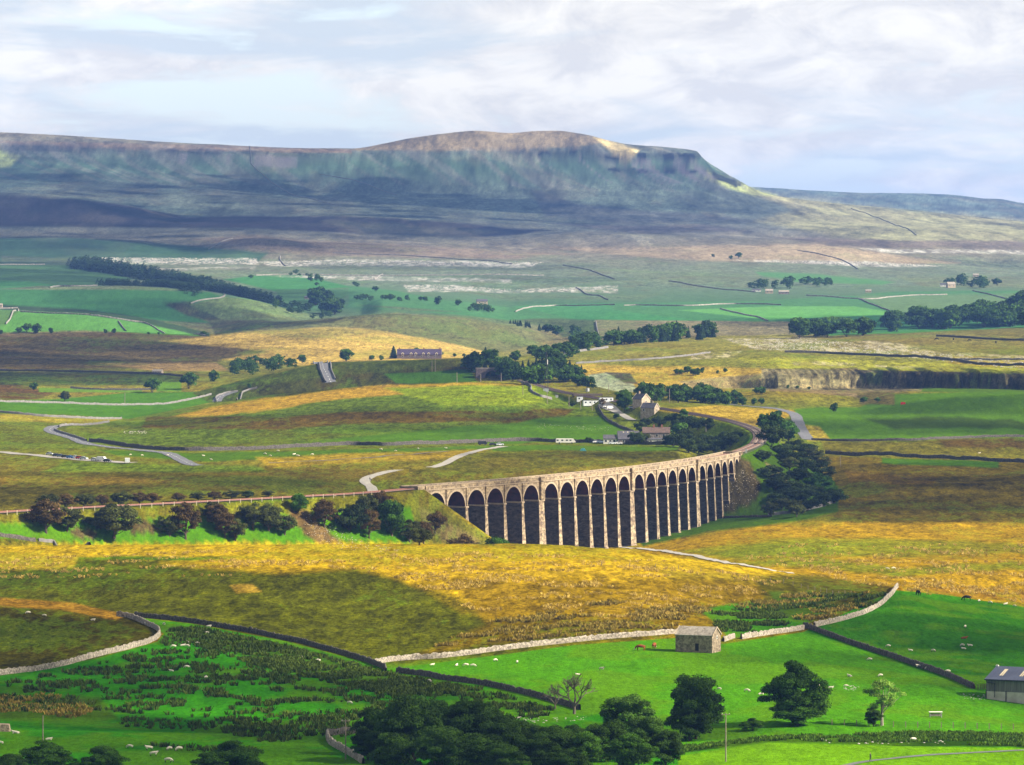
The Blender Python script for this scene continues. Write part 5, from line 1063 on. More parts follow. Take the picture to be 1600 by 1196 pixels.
# conifer plantation, one far mass
def plantation(label, pix, width, seed, hpx=14, n=900):
    R = np.random.default_rng(seed); P_ = line_pts(pix, 4.0); src = CONI[0]; nv = len(src.vertices); co = np.empty(nv * 3, np.float32); src.vertices.foreach_get('co', co); co = co.reshape(-1, 3)[:600]
    Vs = []; ts = []
    for i in range(n):
        p = P_[R.integers(0, len(P_))] + np.array([R.normal(0, 6), R.uniform(-1, 1) * width]); z = float(gz(p[0], p[1])); h = px2m(p[1], hpx) * R.uniform(.7, 1.15)
        Vs.append(co * np.array([h * 2.3, h * 2.3, h]) + np.array([p[0], p[1], z])); ts.append(np.full((600, 3), R.uniform(.7, 1.2)))
    V_ = np.vstack(Vs); o = V_[0].copy(); ob = link('conifer_plantation', np_mesh('conifer_plantation', V_ - o, np.arange(len(V_)).reshape(-1, 4), [LM['conifer']], False, {'tint': np.vstack(ts)}), None, tuple(o))
    tag(ob, label, 'plantation', kind='stuff')
plantation('long dark conifer plantation slanting over the far left fields', [(120, 416), (200, 430), (280, 442), (340, 456), (400, 470), (430, 476)], 110, 1, 17, 1000)
plantation('small dark conifer block below the long plantation', [(163, 446), (230, 447), (300, 455)], 60, 2, 12, 340)
# ------------------------------------------------------------------ rushes and tussocks
def tufts(name, label, poly, n, h, mat, seed, blades=9, clumpf=None, spread=0.45, dens=0.0, cs=22, cat='rushes'):
    R = np.random.default_rng(seed); us = R.uniform(min(p[0] for p in poly), max(p[0] for p in poly), n * 4); rs = R.uniform(min(p[1] for p in poly), max(p[1] for p in poly), n * 4)
    k = sdist(poly, us, rs) > 0; us = us[k]; rs = rs[k]; pts = []
    for u, r in zip(us, rs):
        p = hit(u, r)
        if fbm(np.array([p.x / cs + seed]), np.array([p.y / cs]), 3)[0] < dens: continue
        pts.append(p)
        if len(pts) >= n: break
    pts = np.array([tuple(p) for p in pts]); m = len(pts); b = blades
    a = R.random((m, b)) * 6.283; d = R.uniform(0.0, 1, (m, b)); sz = R.uniform(.55, 1.25, m)[:, None] * h
    bx = pts[:, 0:1] + np.cos(a) * d * spread * sz * 0.9; by = pts[:, 1:2] + np.sin(a) * d * spread * sz * 0.9; bz = pts[:, 2:3] + 0 * bx - 0.05
    tx = bx + np.cos(a) * d * sz * 0.75; ty = by + np.sin(a) * d * sz * 0.75; tz = bz + sz * R.uniform(.6, 1.1, (m, b)); wa = R.random((m, b)) * 3.14; w = sz * 0.17
    V_ = np.stack([np.stack([bx - np.cos(wa) * w, by - np.sin(wa) * w, bz], -1), np.stack([bx + np.cos(wa) * w, by + np.sin(wa) * w, bz], -1), np.stack([tx + np.cos(wa) * w * .5, ty + np.sin(wa) * w * .5, tz], -1), np.stack([tx - np.cos(wa) * w * .5, ty - np.sin(wa) * w * .5, tz], -1)], 2).reshape(-1, 3)
    t = np.repeat(R.uniform(.65, 1.25, (m, 1)) * R.uniform(.8, 1.15, (m, b)), 4).reshape(-1, 1) * np.ones((1, 3)); o = V_[0].copy()
    ob = link(name, np_mesh(name, V_ - o, np.arange(len(V_)).reshape(-1, 4), [mat], False, {'tint': t}), None, tuple(o)); tag(ob, label, cat, kind='stuff')
RM = leafmat('rush_blades', (0.085, 0.125, 0.012), (0.03, 0.055, 0.006), 0.1, 0); BM = leafmat('bent_grass', (0.60, 0.44, 0.11), (0.42, 0.29, 0.06), 0.2, 0); OM = leafmat('ochre_rush', (0.34, 0.235, 0.04), (0.14, 0.125, 0.02), 0.1, 0)
tufts('rushes', 'dark green rush clumps scattered over the bright lower left field', [(-30, 1075), (150, 1040), (250, 1010), (262, 985), (300, 980), (450, 1012), (600, 1052), (760, 1080), (880, 1115), (800, 1130), (560, 1140), (420, 1165), (260, 1120), (140, 1110), (-30, 1120)], 4700, 1.0, RM, 1, dens=0.05, cs=7)
tufts('rushes', 'dense dull rushes filling the upper part of the lower left field', [(262, 985), (300, 980), (450, 1012), (600, 1052), (720, 1075), (620, 1090), (430, 1050), (320, 1015)], 3400, 0.95, RM, 2, dens=-0.12, cs=12)
tufts('rushes', 'brownish rushes at the left edge of the lower field', [(-30, 1084), (60, 1080), (110, 1096), (150, 1112), (110, 1124), (40, 1112), (-30, 1116)], 420, 0.85, OM, 3, dens=-0.02, cs=12)
tufts('rushes', 'sparse rush clumps near the bottom of the lower left field', [(160, 1110), (560, 1120), (600, 1170), (400, 1160), (420, 1190), (230, 1165)], 500, 0.9, RM, 4, dens=0.15)
tufts('bent_grass', 'pale straw coloured tussocks over the sunlit hill', [(-30, 870), (300, 862), (700, 862), (1000, 872), (1240, 905), (1150, 950), (980, 975), (760, 962), (640, 915), (400, 900), (-30, 905)], 4200, 0.7, BM, 5, dens=0.13, cs=14, cat='grass')
tufts('tussocks', 'ochre tussocks and rushes on the slope above the barn wall', [(640, 1028), (760, 1005), (1050, 985), (1090, 960), (1230, 930), (1390, 925), (1340, 955), (1250, 975), (1150, 950), (960, 940), (800, 960), (700, 1000)], 4200, 0.95, OM, 6, dens=0.06, cs=13, cat='grass')
tufts('rushes', 'dark rush clumps in the damp ground right of the barn', [(1120, 985), (1110, 960), (1240, 930), (1385, 928), (1370, 948), (1260, 972), (1150, 995)], 1500, 0.95, RM, 7, dens=0.04, cs=12)
tufts('bank_grass', 'rough dark grass and nettles on the far bank of the stream', [(1050, 1170), (1200, 1152), (1420, 1145), (1640, 1146), (1640, 1168), (1440, 1162), (1200, 1158), (1060, 1176)], 2600, 0.65, leafmat('bank_blades', (0.10, 0.19, 0.012), (0.04, 0.09, 0.008), 0.1, 0), 8, dens=-0.15, cs=10, cat='grass')
tufts('moor_tussocks', 'straw tussocks on the golden moor beyond the track', [(1100, 880), (1250, 850), (1640, 850), (1640, 945), (1480, 935), (1300, 905)], 1300, 0.8, BM, 9, dens=0.14, cs=16, cat='grass')
# ------------------------------------------------------------------ buildings
M['barnstone'] = material('barn_stone', (0.34, 0.27, 0.19), (0.15, 0.115, 0.08), 1.2, bump=0.12, bscale=4, vor=0.35, vscale=2.6)
M['warmstone'] = material('warm_stone', (0.46, 0.38, 0.28), (0.30, 0.24, 0.17), 0.8, vor=0.2, vscale=2)
M['darkstone'] = material('dark_stone', (0.27, 0.23, 0.21), (0.15, 0.13, 0.12), 0.8, vor=0.25, vscale=2)
M['stoneroof'] = material('stone_slate_roof', (0.38, 0.34, 0.28), (0.22, 0.19, 0.155), 1.0, vor=0.2, vscale=3)
M['slate'] = material('grey_slate', (0.105, 0.10, 0.115), (0.065, 0.065, 0.075), 0.9, vor=0.15, vscale=3)
M['brownslate'] = material('brown_slate', (0.15, 0.10, 0.082), (0.09, 0.065, 0.058), 0.9, vor=0.2, vscale=3)
M['purple'] = material('purple_slate', (0.075, 0.055, 0.10), (0.045, 0.036, 0.065), 0.9, vor=0.15, vscale=3)
M['white'] = material('white_render', (0.78, 0.76, 0.72), (0.62, 0.60, 0.56), 0.7)
M['cream'] = material('cream_trim', (0.7, 0.62, 0.46), (0.55, 0.48, 0.35), 0.7)
M['glass'] = material('dark_glass', (0.03, 0.035, 0.04), (0.02, 0.02, 0.025), 1, rough=0.15, spec=0.5)
M['darkdoor'] = material('dark_door', (0.035, 0.03, 0.03), (0.02, 0.018, 0.018), 2)
M['brickred'] = material('chimney_brick', (0.3, 0.14, 0.09), (0.2, 0.1, 0.07), 2)
M['boards'] = material('grey_boards', (0.23, 0.22, 0.20), (0.10, 0.095, 0.09), 0.8, stretch=(3.5, 3.5, 0.15), bump=0.05)
M['block'] = material('whitewashed_block', (0.62, 0.58, 0.5), (0.45, 0.41, 0.34), 0.7)
M['bluesteel'] = material('blue_steel_roof', (0.085, 0.10, 0.155), (0.06, 0.07, 0.115), 0.3, rough=0.45, spec=0.4)
M['rooflight'] = material('roof_light', (0.72, 0.62, 0.42), (0.6, 0.5, 0.33), 0.4)
M['steel'] = material('dark_steel', (0.05, 0.05, 0.055), (0.03, 0.03, 0.035), 1)
M['galv'] = material('galvanised', (0.45, 0.47, 0.48), (0.3, 0.32, 0.33), 1, rough=0.5)
M['concrete'] = material('concrete', (0.42, 0.4, 0.37), (0.3, 0.28, 0.26), 1)
M['purpstone'] = material('terrace_stone', (0.17, 0.13, 0.13), (0.10, 0.08, 0.085), 1)
def house(name, label, cat, pos, L_, W_, eave, rise, rz, wm, rm, chim=(), wins=(), doors=(), verge=None, group=None, over=0.3, dormers=(), lights=(), hip=False):
    t = empty(name, pos, rz, label, cat, group); hl = L_ / 2; hw = W_ / 2
    MB().prismx([(-hw, -2.2), (hw, -2.2), (hw, eave), (0, eave + rise - 0.02), (-hw, eave)], -hl, hl).build('wall', wm, t)
    sl = math.hypot(hw, rise); k = (hw + over) / hw; th = 0.22; rf = MB()
    for s in (-1, 1):
        rf.prismx([(0, eave + rise + 0.02), (s * hw * k, eave + rise - rise * k + 0.02), (s * hw * k, eave + rise - rise * k + th), (0, eave + rise + th)][::s], -hl - over * .6, hl + over * .6)
    roof = rf.build('roof', rm, t)
    if verge:
        vb = MB()
        for e in (-1, 1):
            for s in (-1, 1):
                x0 = e * (hl + over * .6); vb.prismx([(0, eave + rise - 0.05), (s * hw * k, eave + rise - rise * k - 0.05), (s * hw * k, eave + rise - rise * k + th + .12), (0, eave + rise + th + .12)][::s], min(x0, x0 + e * .18), max(x0, x0 + e * .18))
        vb.build('verge', verge, roof)
    for cx in chim:
        c = MB().box(cx - .55, cx + .55, -.4, .4, eave + rise - .6, eave + rise + 1.3).build('chimney', M['brickred'] if wm is not M['warmstone'] else wm, roof)
        MB().tube((cx - .25, 0, eave + rise + 1.29), (cx - .25, 0, eave + rise + 1.75), .14, .11, 8).tube((cx + .25, 0, eave + rise + 1.29), (cx + .25, 0, eave + rise + 1.75), .14, .11, 8).build('chimney_pot', M['brickred'], c)
    for (cx, cz, w, h, side) in wins:
        f = MB(); 
        if side in 'fb':
            y = (-hw if side == 'f' else hw); s = -1 if side == 'f' else 1; ya, yb = sorted((y - s * .02, y + s * .06)); yc, yd = sorted((y + s * .061, y + s * .075))
            f.box(cx - w / 2 - .12, cx + w / 2 + .12, ya, yb, cz - h / 2 - .12, cz + h / 2 + .12); p = MB().box(cx - w / 2, cx + w / 2, yc, yd, cz - h / 2, cz + h / 2)
        else:
            x = hl if side == 'r' else -hl; s = 1 if side == 'r' else -1; xa, xb = sorted((x - s * .02, x + s * .06)); xc, xd = sorted((x + s * .061, x + s * .075))
            f.box(xa, xb, cx - w / 2 - .12, cx + w / 2 + .12, cz - h / 2 - .12, cz + h / 2 + .12); p = MB().box(xc, xd, cx - w / 2, cx + w / 2, cz - h / 2, cz + h / 2)
        fo = f.build('window', M['white'], t); p.build('pane', M['glass'], fo)
    for (cx, w, h) in doors: MB().box(cx - w / 2, cx + w / 2, -hw - .05, -hw + .02, 0.0, h).build('door', M['darkdoor'], t)
    for (cx, w) in dormers:
        ze = eave + 0.5; y0 = -hw - 0.1; dm = MB().prism([(cx - w / 2, ze - 1.2), (cx + w / 2, ze - 1.2), (cx + w / 2, ze + 0.5), (cx, ze + 1.3), (cx - w / 2, ze + .5)], y0, y0 + hw * .85).build('dormer', M['cream'], roof)
        MB().box(cx - w / 4, cx + w / 4, y0 - .05, y0 - .01, ze - .7, ze + .4).build('pane', M['glass'], dm)
    for (cx, w, a, b) in lights:
        ya, za = -hw + a * hw, eave + a * rise + th + .03; yb, zb = -hw + b * hw, eave + b * rise + th + .03
        me = np_mesh('roof_light', np.array([(cx - w / 2, ya, za), (cx + w / 2, ya, za), (cx + w / 2, yb, zb), (cx - w / 2, yb, zb)]), np.array([(0, 1, 2, 3)]), [M['rooflight']]); link('roof_light', me, roof)
    return t
def ctr(col, row, dy): p = hit(col, row); x = p.x; return Vector((x, p.y + dy, float(gz(x, p.y + dy))))
# near barn
bp = hit(1112, 1021); rz = -0.418; off = Matrix.Rotation(rz, 3, 'Z') @ Vector((-5.0, 3.1, 0)); bc_ = Vector((bp.x, bp.y, 0)) + off; bz = bp.z + 0.5
barn = house('field_barn', 'lone stone field barn with a small dark doorway and stone roof', 'barn', Vector((bc_.x, bc_.y, bz)), 10.2, 6.2, 3.9, 2.0, rz, M['barnstone'], M['stoneroof'], verge=M['cap'], over=0.12, doors=[(0.9, 1.0, 1.9)], wins=[(0.3, 3.4, .5, .5, 'r')])
# grey shed at right edge
sp_ = hit(1541, 1092); rz = math.atan2(-4.5, 9); off = Matrix.Rotation(rz, 3, 'Z') @ Vector((13, 7.5, 0)); sz = sp_.z + 0.2
shed = empty('farm_shed', Vector((sp_.x + off.x, sp_.y + off.y, sz)), rz, 'big modern farm shed with blue grey roof at the right edge', 'shed'); hl, hw = 13, 7.5
MB().box(-hl, hl, -hw, hw, -3.0, 1.55).build('block_wall', M['block'], shed); MB().prismx([(-hw + .06, 1.551), (hw - .06, 1.551), (hw - .06, 4.3), (0, 6.7), (-hw + .06, 4.3)], -hl + .06, hl - .06).build('board_wall', M['boards'], shed)
rf = MB()
for s in (-1, 1): rf.prismx([(0, 6.75), (s * (hw + .45), 4.3), (s * (hw + .45), 4.48), (0, 6.95)][::s], -hl - .3, hl + .3)
rfo = rf.build('roof', M['bluesteel'], shed)
rib = MB()
for i in range(27): rib.prismx([(0, 6.96), (-(hw + .44), 4.49), (-(hw + .44), 4.53), (0, 7.0)], -hl + i, -hl + i + .08)
rib.build('roof_ribs', M['bluesteel'], rfo); MB().box(-hl - .3, hl + .3, -hw - .62, -hw - .45, 4.2, 4.42).build('gutter', M['steel'], rfo); MB().box(-hl - .35, -hl + .25, -.3, .3, 6.9, 7.2).build('ridge_cap', M['white'], rfo)
for i in range(5):
    cx = -hl + 3.0 + i * 5.0; ya, za = -hw * .74, 4.3 + .26 * 2.45; yb, zb = -hw * .24, 4.3 + .76 * 2.45
    link('roof_light', np_mesh('roof_light', np.array([(cx - .45, ya, za + .3), (cx + .45, ya, za + .3), (cx + .45, yb, zb + .3), (cx - .45, yb, zb + .3)]), np.array([(0, 1, 2, 3)]), [M['rooflight']]), rfo)
for i in range(6): MB().box(-hl + i * 5.0 - .11, -hl + i * 5.0 + .11, -hw - .12, -hw - .01, -2, 1.8).build('steel_post', M['steel'], shed)
dp = MB().tube((-hl + .15, -hw - .25, 4.2), (-hl + .15, -hw - .25, 3.7), .07).tube((-hl + .15, -hw - .25, 3.7), (-hl + 2.2, -hw - .25, 3.55), .07).tube((-hl + 2.2, -hw - .25, 3.55), (-hl + 2.2, -hw - .25, 0.2), .08).build('drainpipe', M['steel'], shed)
# station and cottages
house('station_house', 'stone station house with a cream edged gable facing the viaduct', 'house', ctr(1016, 651, 5), 9.5, 7, 5.0, 2.8, -0.5, M['warmstone'], M['slate'], chim=(1.5,), verge=M['cream'], wins=[(-2.5, 3.6, .9, 1.3, 'f'), (0, 3.4, .9, 1.3, 'r'), (0, 1.2, 1, 1.2, 'r')])
house('station_house', 'rear wing of the station buildings with steep cream verges', 'house', ctr(1003, 637, 12), 9, 7, 4.8, 3.2, -0.9, M['warmstone'], M['slate'], chim=(-2,), verge=M['cream'], wins=[(0, 3.2, .9, 1.2, 'r')])
cw = [(x, 4.0, 1.1, 1.5, 'f') for x in (-3.9, 0.3, 4.2)]
house('stone_cottage', 'two storey stone cottage with brown roof and two chimneys', 'house', ctr(1026, 693, 9), 15.3, 7, 5.6, 2.8, 0.0, M['darkstone'], M['brownslate'], chim=(-1.3, 3.2), wins=cw)
house('cottage_porch', 'low whitewashed lean building before the stone cottage', 'house', ctr(1027, 694, 1.5), 11.5, 3.2, 2.5, 0.7, 0.0, M['white'], M['slate'], wins=[(-3.5, 1.5, .8, .8, 'f'), (0.2, 1.5, .8, .8, 'f'), (3.4, 1.5, .8, .8, 'f')])
house('slate_cottage', 'low cottage with big grey slate roof and three roof lights', 'house', ctr(982, 694, 6), 12.0, 9.5, 2.6, 4.2, 0.05, M['darkstone'], M['slate'], wins=[(-3, 1.4, 1, 1.1, 'f'), (2.4, 1.4, 1.3, 1.1, 'f')], doors=[(0.2, 1, 2)], lights=[(-2.8, .6, .78, .86), (-.3, .6, .78, .86), (2.2, .6, .78, .86)])
house('white_cottage', 'small white cottage with a slate roof beside the parked cars', 'house', ctr(953, 694, 4), 7.2, 5.5, 2.9, 1.9, 0.0, M['white'], M['slate'], wins=[(-2.2, 1.6, 1, 1.2, 'f'), (2.4, 1.6, 1, 1.2, 'f')], doors=[(.3, .9, 2)])
# station yard buildings and goods
M['palegrey'] = material('pale_container', (0.66, 0.69, 0.7), (0.52, 0.55, 0.57), 1)
for c, r, L_, lab in ((925, 633, 12, 'long white cabin in the station yard'), (906, 627, 4, 'small blue grey container left of the white cabin'), (947, 629, 9, 'white flat cabin near the round dark tree')):
    p = ctr(c, r, 2); e = empty('site_cabin', p + Vector((0, 0, .1)), 0.25 if L_ > 5 else .1, lab, 'cabin'); MB().box(-L_ / 2, L_ / 2, -1.3, 1.3, -.6, 2.9).build('cabin_body', M['palegrey'], e); MB().box(-L_ / 2 - .1, L_ / 2 + .1, -1.4, 1.4, 2.9, 3.05).build('roof', M['slate'], e)
    for i in range(int(L_ / 3)): w_ = MB().box(-L_ / 2 + 1 + i * 3, -L_ / 2 + 2 + i * 3, -1.34, -1.3, 1.2, 2.2).build('window', M['glass'], e)
p = ctr(918, 619, 0); e = empty('timber_stack', p, 0.2, 'long dark stack of timber beside the station tracks', 'timber'); mb = MB()
for lay in range(4):
    for i in range(12 - lay): mb.tube((-10, -2.2 + i * .4 + lay * .2, .25 + lay * .36), (10, -2.2 + i * .4 + lay * .2, .25 + lay * .36), .2, .18, 7)
mb.build('logs', M['bark'], e)
p = ctr(918, 616, 1); e = empty('water_tank', p, 0, 'pale tank on legs by the station sidings', 'tank'); MB().tube((0, 0, 1.8), (0, 0, 4.2), 1.3, 1.3, 14).build('tank_body', M['galv'], e)
for x in (-.8, .8):
    for y in (-.8, .8): MB().box(x - .1, x + .1, y - .1, y + .1, -.5, 1.81).build('leg', M['steel'], e)
# long slate terrace on the ridge
tp = ctr(655, 561, 8); house('railway_terrace', 'long purple slated terrace of railway cottages on the ridge', 'terrace', tp + Vector((0, 0, .6)), 40, 9, 3.2, 4.6, 0.02, M['purpstone'], M['purple'], chim=(-18, 4, 18.5), verge=M['cream'], wins=[(x, 1.5, 1.1, 1.2, 'f') for x in (-15, -9, -4, 2, 8, 14)], dormers=[(x, 2.4) for x in (-15, -7.4, -3.2, 3.6, 8.4, 15.5)])
# bridge over the cutting
p = ctr(768, 592, 6); e = empty('stone_bridge', p, 0.1, 'dark stone arched bridge over the railway cutting', 'bridge'); a = [(-12, -2), (-5, -2)] + [(-5 * math.cos(math.pi * k / 12), 0.6 + 4.2 * math.sin(math.pi * k / 12)) for k in range(13)] + [(5, -2), (12, -2), (12, 7), (-12, 7)]
b = MB(); 
for k in range(12):
    x0, z0 = a[2 + k]; x1, z1 = a[3 + k]; b.prism([(x0, z0), (x1, z1), (x1, 6.2), (x0, 6.2)], -2.5, 2.5)
b.box(-12, -5, -2.5, 2.5, -3, 6.2).box(5, 12, -2.5, 2.5, -3, 6.2); b.build('bridge_arch', M['purpstone'], e); MB().box(-12, 12, -2.6, -2.15, 6.2, 7.3).build('parapet', M['darkstone'], e); MB().box(-12, 12, 2.15, 2.6, 6.2, 7.3).build('parapet', M['darkstone'], e)
# far farms and barns
def fb(col, row, wpx, hpx, rz, name, label, wm='warmstone', rm='stoneroof', deep=6, grp=None, nw=2):
    p = ctr(col, row, deep / 2); L_ = px2m(p.y, wpx); H = px2m(p.y, hpx); return house(name, label, 'house' if 'house' in name else 'barn', p, L_, deep, H * .6, H * .4, rz, M[wm], M[rm], wins=[(L_ * (k + .5) / nw - L_ / 2, H * .35, L_ * .1, H * .2, 'f') for k in range(nw)], group=grp)
fb(246, 585, 15, 7, -0.2, 'stone_barn', 'small pale stone barn in the left moorland', deep=7)
fb(753, 476, 17, 8, 0.1, 'stone_barn', 'grey gabled barn among the far green fields', rm='slate', deep=10)
fb(925, 529, 17, 8, 0, 'farmhouse', 'pale farmhouse down in the hidden valley', wm='cream', deep=8)
fb(950, 530, 12, 6, 0, 'farm_barn', 'low barn right of the hidden valley farmhouse', wm='darkstone', rm='slate', deep=8)
fb(481, 468, 11, 5, 0, 'farm_barn', 'small grey roofed barn in the far hollow', wm='darkstone', rm='slate', deep=8)
fb(1182, 456, 14, 4, 0, 'farm_barn', 'leftmost low barn of the far grey farmstead', wm='white', rm='slate', deep=8)
fb(1202, 459, 12, 7, 0, 'farmhouse', 'pinkish farmhouse of the far grey farmstead', deep=8)
fb(1225, 460, 16, 6, 0, 'farm_barn', 'right hand long barn of the far grey farmstead', wm='darkstone', deep=8)
fb(1357, 457, 9, 4, 0, 'farm_barn', 'lonely low barn between the two far farmsteads', deep=8)
fb(1474, 448, 9, 5, 0, 'farm_barn', 'white gabled barn of the far right farmstead', wm='white', rm='slate', deep=8)
fb(1486, 450, 13, 9, 0.3, 'farmhouse', 'pink farmhouse of the far right farmstead', deep=8)
fb(1525, 433, 9, 5, 0, 'farm_barn', 'small pink barn above the far right trees', deep=8)
fb(0, 481, 7, 6, 0, 'stone_barn', 'tiny pale barn at the far left edge', deep=6)
# occupation bridge piers in the left embankment
for c, w, lab in ((515.5, 5, 'short reddish brick pier in the railway bank left of its twin'), (524, 3, 'slimmer reddish brick pier in the railway bank')):
    y = (HC - RAILZ) * F / (773 - YH); x = (c - 800) / F * y; ww = px2m(y, w); e = empty('brick_pier', Vector((x, y - 6.5, RAILZ - 2.8)), 0.15, lab, 'pier'); MB().box(-ww / 2, ww / 2, -.7, .7, -1.5, 2.5).build('pier_body', M['brickred'], e); MB().box(-ww / 2 - .15, ww / 2 + .15, -.85, .85, 2.5, 2.8).build('cap_stone', M['cap'], e)
# lineside
def box_thing(name, col, row, w, d, h, mat, label, cat, lid='slate', rz=0.0, z=None):
    p = hit(col, row); e = empty(name, p, rz, label, cat); MB().box(-w / 2, w / 2, -d / 2, d / 2, -.4, h).build('cabinet_body', M[mat], e); MB().box(-w / 2 - .08, w / 2 + .08, -d / 2 - .08, d / 2 + .08, h, h + .12).build('lid', M[lid], e)
    MB().box(-w * .3, w * .3, -d / 2 - .03, -d / 2 + .01, .2, h * .85).build('door', M['galv'], e); return e
box_thing('relay_cabinet', 1193, 688, 2.0, 1.4, 2.0, 'white', 'white lineside cabinet on the outside of the railway bend', 'cabinet')
box_thing('relay_cabinet', 1166, 708, 0.9, .8, 1.9, 'white', 'narrow white cabinet at the right end of the viaduct', 'cabinet')
box_thing('relay_cabinet', 870, 622, 2.0, 1.6, 2.0, 'concrete', 'grey cabinet by the tracks below the mast', 'cabinet')
box_thing('equipment_hut', 853, 612, 3.6, 2.4, 2.2, 'galv', 'dark grey hut at the foot of the tall mast', 'hut')
def pole(col, row, hpx, label, arm=False, y=None, mat='wood', group=None, r=.14):
    p = at(col, y) if y else hit(col, row); h = px2m(p.y, hpx); e = empty('wooden_pole', p, 0, label, 'pole', group); rr = max(r, px2m(p.y, .55)); MB().tube((0, 0, -1), (0, 0, h), rr, rr * .7, 8).build('post', M[mat], e)
    if arm:
        a = MB().box(-.85, .85, -.07, .07, h - .35, h - .2).build('crossarm', M[mat], e)
        for x in (-.7, 0, .7): MB().tube((x, 0, h - .2), (x, 0, h + .02), .05, .04, 6).build('insulator', M['white'], a)
    return e
pole(540, 0, 62, 'dark wooden pole at the bottom edge by the broken wall', True, y=975); pole(1134, 0, 76, 'tall wooden pole with crossarm at the bottom beside the bright meadow', True, y=965); pole(67, 1158, 40, 'pale grey pole standing in the bottom left field')
for c, r, h, lab in ((195, 632, 18, 'thin pole in the left green pasture'), (1046, 630, 22, 'pole in front of the wood behind the station'), (1313, 729, 18, 'pole standing by the brown moor wall at right'), (1218, 694, 14, 'pole beside the road at the railway bend'),
                     (889, 636, 18, 'pole left of the small round bush near the station'), (907, 640, 14, 'short pole below the white station cabin'), (925, 642, 18, 'tall pole in the grass below the station cabins'), (951, 613, 12, 'pole beside the grey spoil'), (817, 618, 16, 'pole in the grass right of the hill crest'),
                     (714, 598, 16, 'pole on the hill left of the cutting bridge'), (751, 597, 12, 'pale pole at the cutting bridge'), (783, 597, 14, 'pole right of the cutting bridge'), (675, 581, 17, 'left pole of the close pair under the terrace'), (680, 581, 19, 'right pole of the close pair under the terrace'), (855, 632, 20, 'dark pole below the mast'), (1103, 675, 12, 'pole in the shrubs near the railway')):
    pole(c, r, h, lab, mat='palebark' if 'pale' in lab else 'wood')
p = hit(854, 612); h = px2m(p.y, 62); e = empty('lattice_mast', p, 0.3, 'tall lattice radio mast beside the railway', 'mast'); tw = MB(); 
def leg(x, y, k): return (x * (1.0 - .75 * k), y * (1.0 - .75 * k), h * k)
for x, y in ((-1, -1), (1, -1), (1, 1), (-1, 1)): MB().tube(leg(x, y, 0), leg(x, y, 1), .07, .05, 6).build('leg', M['steel'], e)
for i in range(14):
    for (a, b) in (((-1, -1), (1, -1)), ((1, -1), (1, 1)), ((1, 1), (-1, 1)), ((-1, 1), (-1, -1))): tw.tube(leg(*a, i / 14), leg(*b, (i + 1) / 14), .035, .035, 4)
tw.build('bracing', M['steel'], e); MB().tube((.5, -.4, h * .68), (.5, -.4, h * .8), .3, .3, 8).build('antenna', M['white'], e); MB().tube((0, 0, h - .05), (0, 0, h + 3), .06, .04, 6).build('whip', M['steel'], e)
# railway fence on the left embankment
fo = offset(rp, 6.0); fpts = [q for q in resample(np.column_stack([fo, rp[:, 2]]), 6.0) if -70 < (q[0] / q[1] * F + 800) < 605]
def fence(pts, label, hgt=1.3, wires=(0.5, 0.9, 1.2), pw=.09, mat='palebark', every=1, name='fence'):
    o = Vector(tuple(pts[0])); e = empty(name, o, 0, label, 'fence')
    for q in pts[::every]: MB().box(-pw, pw, -pw, pw, -.5, hgt).build('post', M[mat], e, Vector(tuple(q)) - o)
    w = MB()
    for a, b in zip(pts[:-1], pts[1:]):
        for z in wires: w.tube(Vector(tuple(a)) - o + Vector((0, 0, z)), Vector(tuple(b)) - o + Vector((0, 0, z)), .01, .01, 4)
    w.build('wire', M['steel'], e)
fence([(q[0], q[1], float(gz(q[0], q[1]))) for q in fpts][:90], 'pale post and wire fence along the left railway bank', 1.7, pw=.14, mat='cream')
def pix_fence(pix, step, label, **k): Q = line_pts(pix, step); fence([(a, b, float(gz(a, b))) for a, b in Q], label, **k)
pix_fence([(1300, 1133), (1400, 1137), (1500, 1138), (1640, 1140)], 2.6, 'post and wire fence above the stream bank', mat='wood')
pix_fence([(1518, 1076), (1526, 1078), (1534, 1078), (1541, 1077)], 1.1, 'short dark post fence between long wall and shed', mat='bark')
pix_fence([(940, 884), (1000, 887), (1080, 892), (1170, 902), (1240, 914), (1330, 930)], 9, 'faint post fence across the golden hillside', mat='wood')
pix_fence([(1162, 712), (1180, 704), (1196, 694), (1200, 684), (1192, 674)], 5, 'fence round the outside of the railway bend', pw=.12)
